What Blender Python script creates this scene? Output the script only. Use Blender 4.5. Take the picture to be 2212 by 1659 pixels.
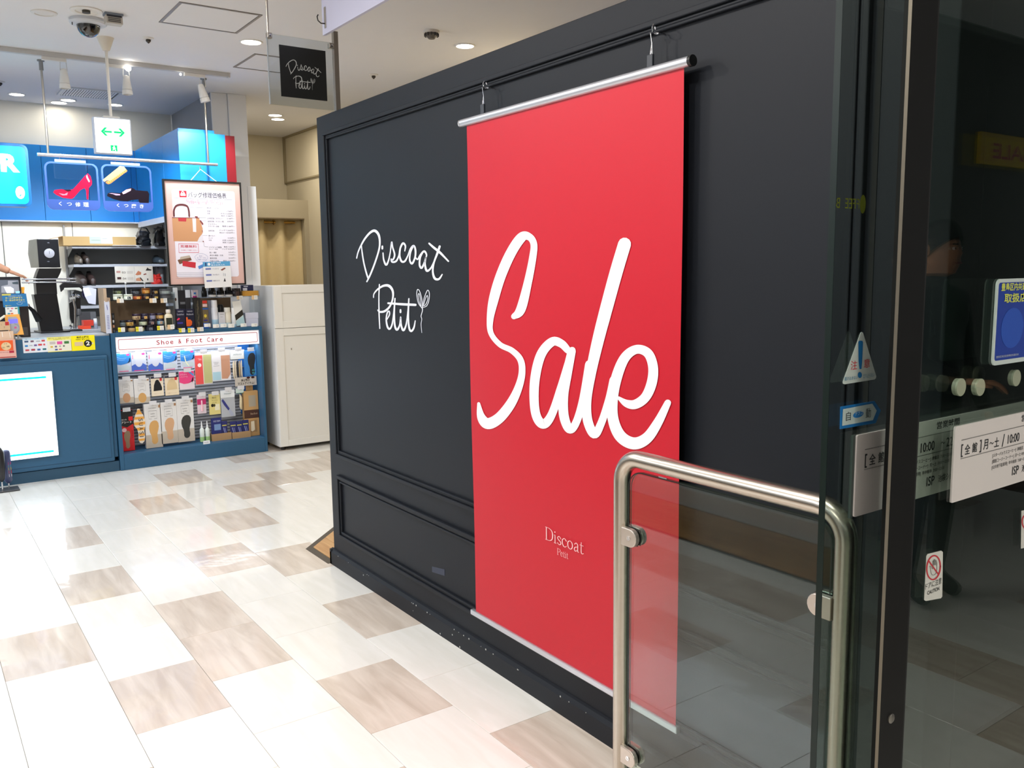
import bpy, bmesh, math, random
from mathutils import Vector, Matrix
random.seed(7)
SC = bpy.context.scene
COL = SC.collection
for o in list(bpy.data.objects): bpy.data.objects.remove(o)

# ------------------------------------------------------------------ camera
YAW, PIT, ROL, FPX, CH = math.radians(35.108), math.radians(-7.525), math.radians(-0.755), 1870.06, 1.5
_f = Vector((math.sin(YAW)*math.cos(PIT), math.cos(YAW)*math.cos(PIT), math.sin(PIT)))
_r = Vector((math.cos(YAW), -math.sin(YAW), 0)); _u = _r.cross(_f)
RT = math.cos(ROL)*_r + math.sin(ROL)*_u
UP = -math.sin(ROL)*_r + math.cos(ROL)*_u
cam = bpy.data.cameras.new('camera'); co = bpy.data.objects.new('camera', cam); COL.objects.link(co)
co.matrix_world = Matrix(((RT.x, UP.x, -_f.x, 0), (RT.y, UP.y, -_f.y, 0), (RT.z, UP.z, -_f.z, CH), (0, 0, 0, 1)))
cam.sensor_width = 36; cam.lens = FPX/2212*36; cam.clip_start = .02; cam.clip_end = 100
SC.camera = co

# ------------------------------------------------------------------ world, exposure, lights
SC.view_settings.view_transform = 'Standard'; SC.view_settings.look = 'None'
SC.view_settings.gamma = 1; SC.view_settings.use_curve_mapping = False
SC.view_settings.exposure = 0.0
w = bpy.data.worlds.new('world'); SC.world = w; w.use_nodes = True
w.node_tree.nodes['Background'].inputs[0].default_value = (.9, .95, 1, 1)
w.node_tree.nodes['Background'].inputs[1].default_value = .5

def area(loc, size, power, rgb=(1, .96, .9), rot=(0, 0, 0), sizey=None, shape='DISK', spread=180):
    l = bpy.data.lights.new('area_light', 'AREA'); l.shape = shape; l.size = size
    if sizey: l.size_y = sizey
    l.energy = power*.6; l.color = rgb; l.spread = math.radians(spread)
    o = bpy.data.objects.new('area_light', l); COL.objects.link(o); o.location = loc; o.rotation_euler = rot
    return o
def spot(loc, target, power, angle, rgb=(1, .95, .88), blend=.6, r=.03):
    l = bpy.data.lights.new('spot_light', 'SPOT'); l.energy = power; l.spot_size = math.radians(angle); l.spot_blend = blend
    l.shadow_soft_size = r; l.color = rgb
    o = bpy.data.objects.new('spot_light', l); COL.objects.link(o); o.location = loc
    o.rotation_euler = (Vector(target)-Vector(loc)).to_track_quat('-Z', 'Y').to_euler()
    return o
H = 3.0
WARM, NEUT, COOL = (1, .90, .76), (1, .96, .91), (.80, .89, 1)
# ceiling light panels added as unseen fill (left of and behind the camera)
FILL_PANELS = [(-2.2, .6), (-2.2, 3.4), (-2.2, 6.0), (.6, -2.6), (3.6, -2.9)]
for x, y in FILL_PANELS:
    area((x, y, H-.05), .58, 62, NEUT, sizey=1.18, shape='RECTANGLE')
# visible downlights and unseen ones added for fill: (x, y, power, colour)
SEEN_LAMPS = [(2.027, 5.80, 26, NEUT), (3.263, 5.14, 26, WARM), (.947, 8.45, 1.2, NEUT), (1.339, 8.50, .8, WARM),
              (1.29, 8.66, 1.0, WARM), (1.719, 8.52, .8, COOL), (3.10, 8.30, 10, WARM), (3.20, 8.50, 10, WARM)]
FILL_LAMPS = [(.35, 1.0, 38, NEUT), (.35, 2.4, 42, NEUT), (.25, 3.7, 38, NEUT), (-.3, 5.2, 42, COOL), (.6, 1.7, 30, NEUT), (1.0, -1.2, 12, NEUT), (4.6, 3.6, 26, WARM),
             (4.8, 6.2, 26, WARM), (-.9, 8.2, 20, COOL), (3.3, 3.0, 20, WARM)]
for x, y, p, c in SEEN_LAMPS+FILL_LAMPS:
    area((x, y, H-.012), .12, p*.88, c)
# the beams of the three track spotlights
spot((1.985, 6.70, 2.755), (2.07, 7.2, 2.25), 60, 75, (.9, .96, 1)); spot((1.055, 6.78, 2.75), (1.0, 7.95, 1.5), 95, 74, COOL); spot((1.455, 6.78, 2.75), (1.6, 7.95, 1.5), 95, 74, COOL)
# big soft cool fill added along the open hall, not a fixture
area((-3.6, 4.5, H-.06), 1.6, 230, (.72, .84, 1), sizey=5, shape='RECTANGLE')

# ------------------------------------------------------------------ helpers
def ray(px, py):
    return RT*((px-1106)/FPX) - UP*((py-829.5)/FPX) + _f
CP = Vector((0, 0, CH))
def PY(px, py, Y): d = ray(px, py); return CP + d*(Y/d.y)
def PX(px, py, X): d = ray(px, py); return CP + d*(X/d.x)
def PZ(px, py, Z): d = ray(px, py); return CP + d*((Z-CH)/d.z)
def crop(ox, oy, s): return lambda x, y: (ox+x/s, oy+y/s)

def lin(c): c /= 255; return c/12.92 if c <= .04045 else ((c+.055)/1.055)**2.4
def rgb(r, g, b): return (lin(r), lin(g), lin(b), 1)
_m = {}
def mat(name, c=(200, 200, 200), rough=.5, metal=0, emis=0, spec=.5, coat=0, alpha=1, noise=0, nscale=8, bump=0):
    if name in _m: return _m[name]
    m = bpy.data.materials.new(name); m.use_nodes = True; _m[name] = m
    n = m.node_tree.nodes; b = n['Principled BSDF']; L = m.node_tree.links
    col = rgb(*c); b.inputs['Base Color'].default_value = col
    b.inputs['Roughness'].default_value = rough; b.inputs['Metallic'].default_value = metal
    b.inputs['Specular IOR Level'].default_value = spec; b.inputs['Coat Weight'].default_value = coat
    b.inputs['Coat Roughness'].default_value = .08
    if emis:
        b.inputs['Emission Color'].default_value = col; b.inputs['Emission Strength'].default_value = emis
    if noise or bump:
        tc = n.new('ShaderNodeTexCoord'); nz = n.new('ShaderNodeTexNoise'); nz.inputs['Scale'].default_value = nscale
        nz.inputs['Detail'].default_value = 5; L.new(tc.outputs['Object'], nz.inputs['Vector'])
        if noise:
            mx = n.new('ShaderNodeMixRGB'); mx.inputs[1].default_value = tuple(v*(1-noise) for v in col[:3])+(1,)
            mx.inputs[2].default_value = tuple(min(1, v*(1+noise)) for v in col[:3])+(1,)
            L.new(nz.outputs['Fac'], mx.inputs[0]); L.new(mx.outputs[0], b.inputs['Base Color'])
        if bump:
            bp = n.new('ShaderNodeBump'); bp.inputs['Strength'].default_value = bump; bp.inputs['Distance'].default_value = .002
            L.new(nz.outputs['Fac'], bp.inputs['Height']); L.new(bp.outputs[0], b.inputs['Normal'])
    return m
def C(r, g, b, rough=.5, **k): return mat('paint_%d_%d_%d_%d' % (r, g, b, int(rough*100)), (r, g, b), rough, **k)
def glass(name, tint=(235, 243, 240), ior=1.5, refl=1.0, rough=0.0):
    if name in _m: return _m[name]
    m = bpy.data.materials.new(name); m.use_nodes = True; _m[name] = m
    n = m.node_tree.nodes; L = m.node_tree.links; n.clear()
    t = n.new('ShaderNodeBsdfTransparent'); t.inputs[0].default_value = rgb(*tint)
    g = n.new('ShaderNodeBsdfGlossy'); g.inputs['Roughness'].default_value = rough
    g.inputs[0].default_value = (refl, refl, refl, 1)
    f = n.new('ShaderNodeFresnel'); ge = n.new('ShaderNodeNewGeometry'); im = n.new('ShaderNodeMix')
    im.inputs[2].default_value = ior; im.inputs[3].default_value = 1/ior     # same reflectance on both faces of the pane
    L.new(ge.outputs['Backfacing'], im.inputs[0]); L.new(im.outputs[0], f.inputs[0])
    mx = n.new('ShaderNodeMixShader'); o = n.new('ShaderNodeOutputMaterial')
    L.new(f.outputs[0], mx.inputs[0]); L.new(t.outputs[0], mx.inputs[1]); L.new(g.outputs[0], mx.inputs[2]); L.new(mx.outputs[0], o.inputs[0])
    return m

def link(o, parent=None):
    COL.objects.link(o)
    if parent: o.parent = parent
    return o
def tag(o, label, cat=None, group=None, kind=None):
    if label: o['label'] = label
    if cat: o['category'] = cat
    if group: o['group'] = group
    if kind: o['kind'] = kind
    return o
def thing(name, label, cat, loc=(0, 0, 0), group=None):
    o = bpy.data.objects.new(name, None); o.empty_display_size = .05; o.location = loc
    COL.objects.link(o); return tag(o, label, cat, group)

class MB:
    def __init__(s): s.v = []; s.f = []
    def add(s, vs, fs):
        n = len(s.v); s.v += [tuple(v) for v in vs]; s.f += [tuple(i+n for i in f) for f in fs]; return s
    def box(s, x0, x1, y0, y1, z0, z1):
        return s.add([(x0, y0, z0), (x1, y0, z0), (x1, y1, z0), (x0, y1, z0), (x0, y0, z1), (x1, y0, z1), (x1, y1, z1), (x0, y1, z1)],
                     [(0, 3, 2, 1), (4, 5, 6, 7), (0, 1, 5, 4), (1, 2, 6, 5), (2, 3, 7, 6), (3, 0, 4, 7)])
    def prism(s, pts, ext):
        ext = Vector(ext); p = [Vector(q) for q in pts]; n = len(p)
        return s.add(p+[q+ext for q in p], [tuple(range(n)), tuple(range(2*n-1, n-1, -1))]+[(i, i+n, (i+1) % n+n, (i+1) % n) for i in range(n)])
    def sheet(s, pts): return s.add(pts, [tuple(range(len(pts)))])
    def tube(s, pts, r, seg=10, closed=False, caps=True):
        p = [Vector(q) for q in pts]; n = len(p); rs = r if isinstance(r, (list, tuple)) else [r]*n
        T = []
        for i in range(n):
            a = p[(i-1) % n] if (closed or i > 0) else p[i]; b = p[(i+1) % n] if (closed or i < n-1) else p[i]
            T.append((b-a).normalized())
        ref = Vector((0, 0, 1)) if abs(T[0].z) < .9 else Vector((1, 0, 0))
        N = (ref-T[0]*ref.dot(T[0])).normalized(); vs = []
        for i in range(n):
            N = (N-T[i]*N.dot(T[i])).normalized(); B = T[i].cross(N)
            for k in range(seg):
                a = 2*math.pi*k/seg; vs.append(p[i]+(N*math.cos(a)+B*math.sin(a))*rs[i])
        fs = []; m = n if closed else n-1
        for i in range(m):
            j = (i+1) % n
            for k in range(seg): fs.append((i*seg+k, i*seg+(k+1) % seg, j*seg+(k+1) % seg, j*seg+k))
        if not closed and caps: fs += [tuple(range(seg-1, -1, -1)), tuple(range((n-1)*seg, n*seg))]
        return s.add(vs, fs)
    def lathe(s, prof, c=(0, 0, 0), seg=20, axis='z', caps=True):
        vs = []; n = len(prof)
        for r, z in prof:
            for k in range(seg):
                a = 2*math.pi*k/seg; q = (r*math.cos(a), r*math.sin(a), z)
                if axis == 'y': q = (q[0], q[2], q[1])
                if axis == 'x': q = (q[2], q[0], q[1])
                vs.append((c[0]+q[0], c[1]+q[1], c[2]+q[2]))
        fs = [(i*seg+k, i*seg+(k+1) % seg, (i+1)*seg+(k+1) % seg, (i+1)*seg+k) for i in range(n-1) for k in range(seg)]
        if caps: fs += [tuple(range(seg-1, -1, -1)), tuple(range((n-1)*seg, n*seg))]
        return s.add(vs, fs)
    def ball(s, c, rx, ry=None, rz=None, seg=14, rings=9):
        ry = ry or rx; rz = rz or rx
        prof = [(math.sin(math.pi*i/rings), -math.cos(math.pi*i/rings)) for i in range(rings+1)]
        prof[0] = (.02, -1); prof[-1] = (.02, 1); n0 = len(s.v); s.lathe(prof, (0, 0, 0), seg)
        for i in range(n0, len(s.v)):
            x, y, z = s.v[i]; s.v[i] = (c[0]+x*rx, c[1]+y*ry, c[2]+z*rz)
        return s
    def build(s, name, m, parent=None, bevel=0, smooth=False, seg=2):
        me = bpy.data.meshes.new(name); me.from_pydata(s.v, [], s.f)
        bm = bmesh.new(); bm.from_mesh(me); bmesh.ops.recalc_face_normals(bm, faces=bm.faces[:])
        if bevel:
            es = [e for e in bm.edges if len(e.link_faces) == 2 and e.calc_face_angle(0) > .6]
            bmesh.ops.bevel(bm, geom=es, offset=bevel, segments=seg, profile=.5, affect='EDGES')
        bm.to_mesh(me); bm.free()
        if smooth:
            me.polygons.foreach_set('use_smooth', [True]*len(me.polygons)); me.set_sharp_from_angle(angle=math.radians(40))
        if isinstance(m, (list, tuple)):
            for q in m: me.materials.append(q)
        else: me.materials.append(m)
        return link(bpy.data.objects.new(name, me), parent)
    def struct(s, name, m, bevel=0): o = s.build(name, m, None, bevel); o['kind'] = 'structure'; return o

_tc = {}
def text_mesh(body, bold=0):
    k = (body, bold)
    if k in _tc: return _tc[k]
    c = bpy.data.curves.new('t', 'FONT'); c.body = body; c.offset = bold; c.resolution_u = 3
    o = bpy.data.objects.new('t', c); COL.objects.link(o)
    me = bpy.data.meshes.new_from_object(o.evaluated_get(bpy.context.evaluated_depsgraph_get()))
    v = [(q.co.x, q.co.y) for q in me.vertices]; f = [tuple(p.vertices) for p in me.polygons]
    bpy.data.objects.remove(o); bpy.data.curves.remove(c); bpy.data.meshes.remove(me)
    if not v: v = [(0, 0), (1, 0), (1, 1)]; f = []
    x0 = min(q[0] for q in v); x1 = max(q[0] for q in v); y0 = min(q[1] for q in v); y1 = max(q[1] for q in v)
    _tc[k] = ([((a-x0)/(x1-x0), (b-y0)/(y1-y0)) for a, b in v], f, (x1-x0)/(y1-y0)); return _tc[k]
def put_text(mb, body, o, U, V, w=None, h=None, bold=0, mirror=False):
    """o = lower-left of the ink box, U/V unit vectors, w/h ink size"""
    v, f, asp = text_mesh(body, bold)
    if w is None: w = h*asp
    if h is None: h = w/asp
    o = Vector(o); U = Vector(U); V = Vector(V)
    mb.add([o+U*((1-a if mirror else a)*w)+V*(b*h) for a, b in v], f); return mb
def stroke_outline(pts, closed=False, sub=6):
    """pts: (x, y, width) control points -> smooth ribbon outline quads list in 2D"""
    P = [Vector(p) for p in pts]; n = len(P); S = []
    if n == 2: S = [P[0].lerp(P[1], i/4) for i in range(5)]
    else:
        for i in range(n-1):
            p0, p1, p2, p3 = P[max(i-1, 0)], P[i], P[i+1], P[min(i+2, n-1)]
            for k in range(sub):
                t = k/sub; S.append(.5*((2*p1)+(p2-p0)*t+(2*p0-5*p1+4*p2-p3)*t*t+(3*p1-p0-3*p2+p3)*t**3))
        S.append(P[-1])
    L, R = [], []
    for i, q in enumerate(S):
        a = S[max(i-1, 0)]; b = S[min(i+1, len(S)-1)]; d = Vector((b.x-a.x, b.y-a.y)); d = d.normalized() if d.length > 1e-9 else Vector((1, 0))
        nn = Vector((-d.y, d.x))*(q.z/2); L.append((q.x+nn.x, q.y+nn.y)); R.append((q.x-nn.x, q.y-nn.y))
    quads = [(L[i], L[i+1], R[i+1], R[i]) for i in range(len(S)-1)]
    for e, dsg in ((0, -1), (-1, 1)):     # round ends
        q = S[e]; a = S[1 if e == 0 else -2]; d = Vector((q.x-a.x, q.y-a.y)); d = d.normalized() if d.length > 1e-9 else Vector((1, 0)); r = q.z/2
        ang = math.atan2(d.y, d.x); quads.append([(q.x+r*math.cos(ang-math.pi/2+math.pi*k/6), q.y+r*math.sin(ang-math.pi/2+math.pi*k/6)) for k in range(7)])
    return quads
def strokes(mb, lists, fn, sub=6):
    k = 0
    for st in lists:
        k += 1
        for q in stroke_outline(st, sub=sub):
            mb.sheet([fn(a, b, k) for a, b in q])
    return mb
def rrect(x0, x1, z0, z1, r, n=5):
    out = []
    for cx, cz, a0 in ((x1-r, z1-r, 0), (x0+r, z1-r, 90), (x0+r, z0+r, 180), (x1-r, z0+r, 270)):
        for k in range(n+1):
            a = math.radians(a0+90*k/n); out.append((cx+r*math.cos(a), cz+r*math.sin(a)))
    return out
def copy_tree(o, parent=None, loc=None):
    c = o.copy(); COL.objects.link(c); c.parent = parent
    if loc is not None: c.location = loc
    for ch in list(o.children): copy_tree(ch, c)
    return c
# strip light under the blue fascia
area((.3, 8.66, 1.955), 3.0, 8, (1, .97, .9), sizey=.05, shape='RECTANGLE')
# ------------------------------------------------------------------ materials with a surface of their own
def tile_mat(name, c1, c2, gloss):
    m = bpy.data.materials.new(name); m.use_nodes = True; n = m.node_tree.nodes; L = m.node_tree.links; b = n['Principled BSDF']
    tc = n.new('ShaderNodeTexCoord'); oi = n.new('ShaderNodeObjectInfo'); mp = n.new('ShaderNodeMapping'); mp.inputs['Scale'].default_value = (9, 1.3, 1)
    ad = n.new('ShaderNodeVectorMath'); ad.operation = 'ADD'; sc_ = n.new('ShaderNodeVectorMath'); sc_.operation = 'SCALE'; sc_.inputs[3].default_value = 37
    cx = n.new('ShaderNodeCombineXYZ')
    for i in range(3): L.new(oi.outputs['Random'], cx.inputs[i])
    L.new(cx.outputs[0], sc_.inputs[0]); L.new(tc.outputs['Object'], ad.inputs[0]); L.new(sc_.outputs[0], ad.inputs[1]); L.new(ad.outputs[0], mp.inputs[0])
    nz = n.new('ShaderNodeTexNoise'); nz.inputs['Scale'].default_value = 2.2; nz.inputs['Detail'].default_value = 6; nz.inputs['Distortion'].default_value = .6
    L.new(mp.outputs[0], nz.inputs['Vector'])
    cr = n.new('ShaderNodeValToRGB'); cr.color_ramp.elements[0].position = .33; cr.color_ramp.elements[1].position = .68
    cr.color_ramp.elements[0].color = rgb(*c1); cr.color_ramp.elements[1].color = rgb(*c2)
    L.new(nz.outputs['Fac'], cr.inputs[0]); L.new(cr.outputs[0], b.inputs['Base Color'])
    b.inputs['Roughness'].default_value = gloss; b.inputs['Coat Weight'].default_value = .6; b.inputs['Coat Roughness'].default_value = .06
    n2 = n.new('ShaderNodeTexNoise'); n2.inputs['Scale'].default_value = 7; n2.inputs['Detail'].default_value = 2
    ge = n.new('ShaderNodeNewGeometry'); L.new(ge.outputs['Position'], n2.inputs['Vector'])
    bp = n.new('ShaderNodeBump'); bp.inputs['Strength'].default_value = .35; bp.inputs['Distance'].default_value = .004
    L.new(n2.outputs['Fac'], bp.inputs['Height']); L.new(bp.outputs[0], b.inputs['Normal']); L.new(bp.outputs[0], b.inputs['Coat Normal'])
    return m
CREAM = tile_mat('cream_tile', (229, 227, 220), (238, 236, 231), .28)
BEIGE = tile_mat('beige_tile', (196, 182, 168), (222, 211, 199), .28)
CEIL = mat('ceiling_paint', (222, 221, 222), .85, noise=.02, nscale=3)
NAVY = mat('black_painted_wood', (23, 26, 32), .5, spec=.22, noise=.10, nscale=2.5)
BEIGEW = mat('beige_wall_paint', (206, 196, 170), .8, noise=.03, nscale=2)
WHITEW = mat('white_wall_paint', (226, 226, 226), .6)
BLUE = mat('blue_panel', (28, 140, 222), .35)
CBLUE = mat('counter_blue', (40, 88, 122), .45, noise=.05, nscale=40)
STEEL = mat('brushed_steel', (176, 170, 160), .3, metal=1)
CHROME = mat('chrome', (215, 215, 218), .15, metal=1)
ALU = mat('aluminium', (205, 208, 215), .38, metal=.85)
BLACKM = mat('black_metal', (14, 15, 16), .45)
GLASS = glass('clear_glass', (232, 242, 238), 1.52)
SMOKE = glass('door_glass', (226, 233, 229), 1.5)
ACRYL = glass('clear_acrylic', (238, 242, 244), 1.45)
DARKIN = mat('dark_interior', (10, 10, 9), .9)
def wood_mat(name, c1, c2):
    m = mat(name, c1, .35); n = m.node_tree.nodes; L = m.node_tree.links; b = n['Principled BSDF']
    tc = n.new('ShaderNodeTexCoord'); mp = n.new('ShaderNodeMapping'); mp.inputs['Scale'].default_value = (14, 1.2, 1)
    nz = n.new('ShaderNodeTexNoise'); nz.inputs['Scale'].default_value = 3; nz.inputs['Detail'].default_value = 6
    cr = n.new('ShaderNodeValToRGB'); cr.color_ramp.elements[0].position = .3; cr.color_ramp.elements[1].position = .7
    cr.color_ramp.elements[0].color = rgb(*c1); cr.color_ramp.elements[1].color = rgb(*c2)
    L.new(tc.outputs['Object'], mp.inputs[0]); L.new(mp.outputs[0], nz.inputs['Vector']); L.new(nz.outputs['Fac'], cr.inputs[0]); L.new(cr.outputs[0], b.inputs['Base Color'])
    return m
OAK = wood_mat('oak_planks', (168, 122, 74), (201, 160, 108))

# ------------------------------------------------------------------ floor of tiles laid in half-offset columns
floor = MB().box(-6.2, 8, -4.2, 9.9, -.12, -.006).struct('floor', C(150, 140, 128, .8))
TW, TL, X0 = .3128, .4575, .515
DARK = {(-1, 3), (0, 1), (1, 2), (1, 3), (0, 4), (0, 6), (2, 7), (3, 6), (2, 4), (3, 4), (4, 7), (3, 9), (3, 2), (2, 0), (3, -1), (5, 8), (6, 8), (-1, 7), (-2, 3), (6, 10), (-2, 6), (1, -1), (-1, 0), (7, 9), (5, 10)}
tm = MB().box(-TW/2+.0007, TW/2-.0007, -TL/2+.0007, TL/2-.0007, -.006, 0)
proto = [tm.build('tile', CREAM, floor, .0008, seg=1), tm.build('tile', BEIGE, floor, .0008, seg=1)]
cells = []
for k in range(-21, 24):
    for n in range(-15, 12):
        x = X0+TW*(k+.5); y = (2.45 if k % 2 == 0 else 2.22)+TL*(n+.5)
        if not (-6 < x < 7.8 and -4 < y < 7.75): continue
        if y > 7.3 and x < 2.4: continue
        if x > 1.95 and y < 3.6 and y > .9: continue
        inv = (k >= -2 and y > 1.6 and (x < 1.9 or y > 4)) and x < 3.2
        dark = (k, n) in DARK if inv else random.random() < .27
        cells.append((0 if inv else 1, (x-.3)**2+(y-1.8)**2, x, y, dark))
cells.sort(); first = [True, True]
for i, (a, b_, x, y, d) in enumerate(cells[:298]):
    p = proto[1 if d else 0]
    if first[1 if d else 0]: t = p; first[1 if d else 0] = False
    else: t = p.copy(); COL.objects.link(t)
    t.parent = floor; t.location = (x, y, 0)
for d in (False, True):
    mb = MB()
    for a, b_, x, y, dd in cells[298:]:
        if dd == d: mb.box(x-TW/2+.0007, x+TW/2-.0007, y-TL/2+.0007, y+TL/2-.0007, -.006, 0)
    mb.build('tiles', BEIGE if d else CREAM, floor)['kind'] = 'stuff'

# oak floors of the shops on either side
def plank_floor(name, x0, x1, y0, y1, clip, edge):
    f = MB().prism([(a, b, -.004) for a, b in edge], (0, 0, .006)).struct(name, C(70, 62, 52, .5))
    x = x0; i = 0
    while x < x1-.01:
        y = y0-(i % 3)*.4
        while y < y1:
            a0, a1, b0, b1 = x+.001, min(x+.12, x1)-.001, max(y, y0)+.001, min(y+1.2, y1)-.001
            poly = clip(a0, a1, b0, b1)
            if poly: MB().prism([(p, q, .002) for p, q in poly], (0, 0, .004)).build('plank', OAK, f)
            y += 1.2
        x += .12; i += 1
    return f
def clipR(a0, a1, b0, b1):
    t0, t1 = min(b1, 4.37+(a0-1.72)), min(b1, 4.37+(a1-1.72))
    if t0 <= b0+.02: return None
    return [(a0, b0), (a1, b0), (a1, t1), (a0, t0)]
plank_floor('floor_2', 1.74, 3.6, 1.2, 6.2, clipR, [(1.70, 4.10), (3.62, 4.10), (3.62, 6.32), (1.70, 4.40)])
plank_floor('floor_3', -1.1, -.62, 1.6, 5.6, lambda a0, a1, b0, b1: [(a0, b0), (a1, b0), (a1, b1), (a0, b1)], [(-1.12, 1.58), (-.6, 1.58), (-.6, 5.62), (-1.12, 5.62)])

# ------------------------------------------------------------------ ceiling and walls
MB().box(-6.2, 8, -4.2, 9.9, H, H+.1).struct('ceiling', CEIL)
MB().box(-6.3, -6.2, -4.2, 9.9, 0, H).struct('wall_left', C(205, 203, 200, .7))
MB().box(-6.2, 3.4, -4.3, -4.2, 0, H).struct('wall_front', C(200, 198, 190, .7))
MB().box(3.4, 8, -1.45, -1.3, 0, H).struct('wall_front.001', C(92, 92, 86, .7))
MB().box(3.4, 8, -1.3, -1.27, 0, .16).struct('baseboard_front', C(30, 28, 24, .6))
MB().box(-6.2, 2.26, 8.8, 8.9, 0, H).struct('wall_back', C(232, 228, 214, .7))
cxl, cxm, cxr = PY(479, 183, 7.52).x, PY(491, 183, 7.52).x, PY(530, 183, 7.52).x
MB().box(cxl-.09, cxl, 7.56, 8.8, 0, H).struct('wall_partition', C(150, 152, 156, .7))
MB().box(cxm, cxr, 7.52, 9.6, 0, H).box(cxl-.09, cxm-.001, 7.54, 7.559, 0, H).struct('wall_column', WHITEW, .004)
MB().box(cxr-.03, cxr+.045, 7.515, 7.7, 1.0, PY(538, 402, 7.51).z).struct('trim_1', WHITEW, .003)
MB().box(2.45, 3.9, 9.6, 9.7, 0, H).struct('wall_back.001', BEIGEW)
wr = MB().box(3.68, 3.78, 4.5, 9.6, 0, H).struct('wall_right', BEIGEW)
MB().box(3.66, 3.68, 4.5, 9.6, 2.49, 2.505).box(3.66, 3.68, 4.5, 9.6, 2.98, 3.0).box(3.655, 3.68, 9.575, 9.6, 2.49, 3.0).build('joint_strip', C(150, 138, 108, .8), wr)
# lower wall in front of the fitting room, with an opening
yf = 9.0
zt = PY(610, 431, yf).z; ol = PY(500, 471, yf).x; orr = PY(657, 473, yf).x; ot = PY(600, 472, yf).z
fw = MB().box(2.57, ol, yf, yf+.08, 0, zt).box(orr, 3.68, yf, yf+.08, 0, zt).box(ol, orr, yf, yf+.08, ot, zt).struct('wall_fitting_room', mat('greige_wall', (174, 163, 138), .8, noise=.03))
MB().box(ol, orr, yf-.006, yf, ot-.004, ot+.008).build('trim_strip', C(120, 105, 80, .6), fw)
tp = [(ol+i*.1, zt+random.uniform(-.006, .006)) for i in range(int((3.68-2.45)/.1))]
MB().box(orr+.14, orr+.2, yf-.01, yf, 1.55, 1.68).build('switch_plate', C(190, 184, 165, .5), fw)
# curtain on a brass pole
cur = thing('curtain', 'beige eyelet curtain hanging in the fitting room opening', 'curtain', (ol, yf+.12, .9))
zr = PY(600, 480, yf+.12).z
N = 120; vs = []; cz = [0.05-.9, .9-.9, zr+.05-.9]
for j, z in enumerate(cz):
    for i in range(N+1):
        t = i/N; ph = t*(orr-ol)/.215*2*math.pi+1.2
        vs.append((t*(orr-ol), .042*math.sin(ph)+(.004*math.sin(ph*2.3) if j == 0 else 0), z))
fs = [(j*(N+1)+i, j*(N+1)+i+1, (j+1)*(N+1)+i+1, (j+1)*(N+1)+i) for j in range(2) for i in range(N)]
cl = MB().add(vs, fs).build('cloth', mat('beige_cloth', (206, 186, 142), .9, noise=.05, nscale=30), cur, smooth=True)
sm = cl.modifiers.new('thick', 'SOLIDIFY'); sm.thickness = .003
MB().tube([(-.05, 0, zr-.9), (orr-ol+.02, 0, zr-.9)], .012).build('pole', mat('brass', (190, 150, 80), .25, metal=1), cur, smooth=True)
for i in range(5):
    xx = (i+.5)*.1075*1.0
    MB().tube([(xx, .02*math.cos(a), zr-.9+.026*math.sin(a)) for a in [k*math.pi/6 for k in range(12)]], .004, 6, closed=True).build('eyelet', _m['brass'], cur, smooth=True)

# ------------------------------------------------------------------ black panelled partition
WX = 1.73
bw = MB().box(WX, 1.85, .93, 4.082, 0, 2.242).box(1.85, 8, .93, 1.03, 0, H).box(WX+.004, 1.85, .93, 1.098, 2.242, H).struct('wall_black_partition', NAVY, .003)
MB().box(WX-.0015, WX+.01, 1.094, 1.106, .078, 2.2).build('joint_strip', C(6, 6, 6, .8), bw)
MB().box(1.713, WX, 1.11, 4.10, 0, .066).prism([(1.713, 1.11, .066), (WX, 1.11, .066), (WX, 1.11, .084), (1.721, 1.11, .08)], (0, 2.99, 0)).box(1.713, 1.86, 4.082, 4.10, 0, .08).struct('baseboard_right', NAVY)
def moulding(y0, y1, z0, z1):
    mb = MB()
    for ins, ww, pr in ((0, .017, .016), (.017, .010, .008), (.027, .009, .012)):
        a0, a1, b0, b1 = y0+ins, y1-ins, z0+ins, z1-ins
        for q in ((a0, a1, b1-ww, b1), (a0, a1, b0, b0+ww), (a0, a0+ww, b0+ww, b1-ww), (a1-ww, a1, b0+ww, b1-ww)):
            mb.box(WX-pr, WX+.001, q[0], q[1], q[2], q[3])
    return mb.build('moulding', NAVY, bw, .003)
moulding(1.118, 3.985, .585, 2.16)
moulding(1.118, 3.985, .168, .49)
# paint scuffs and chips on the baseboard
ch = MB(); 
for i in range(26):
    y = random.uniform(1.9, 4.0); z = random.choice((.066, .066, random.uniform(.005, .08))); a = random.uniform(.001, .003)
    ch.box(1.7122, 1.7135, y, y+a*2, z-a, z+a)
ch.build('paint_chips', C(190, 190, 185, .8), bw)['kind'] = 'stuff'

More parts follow.
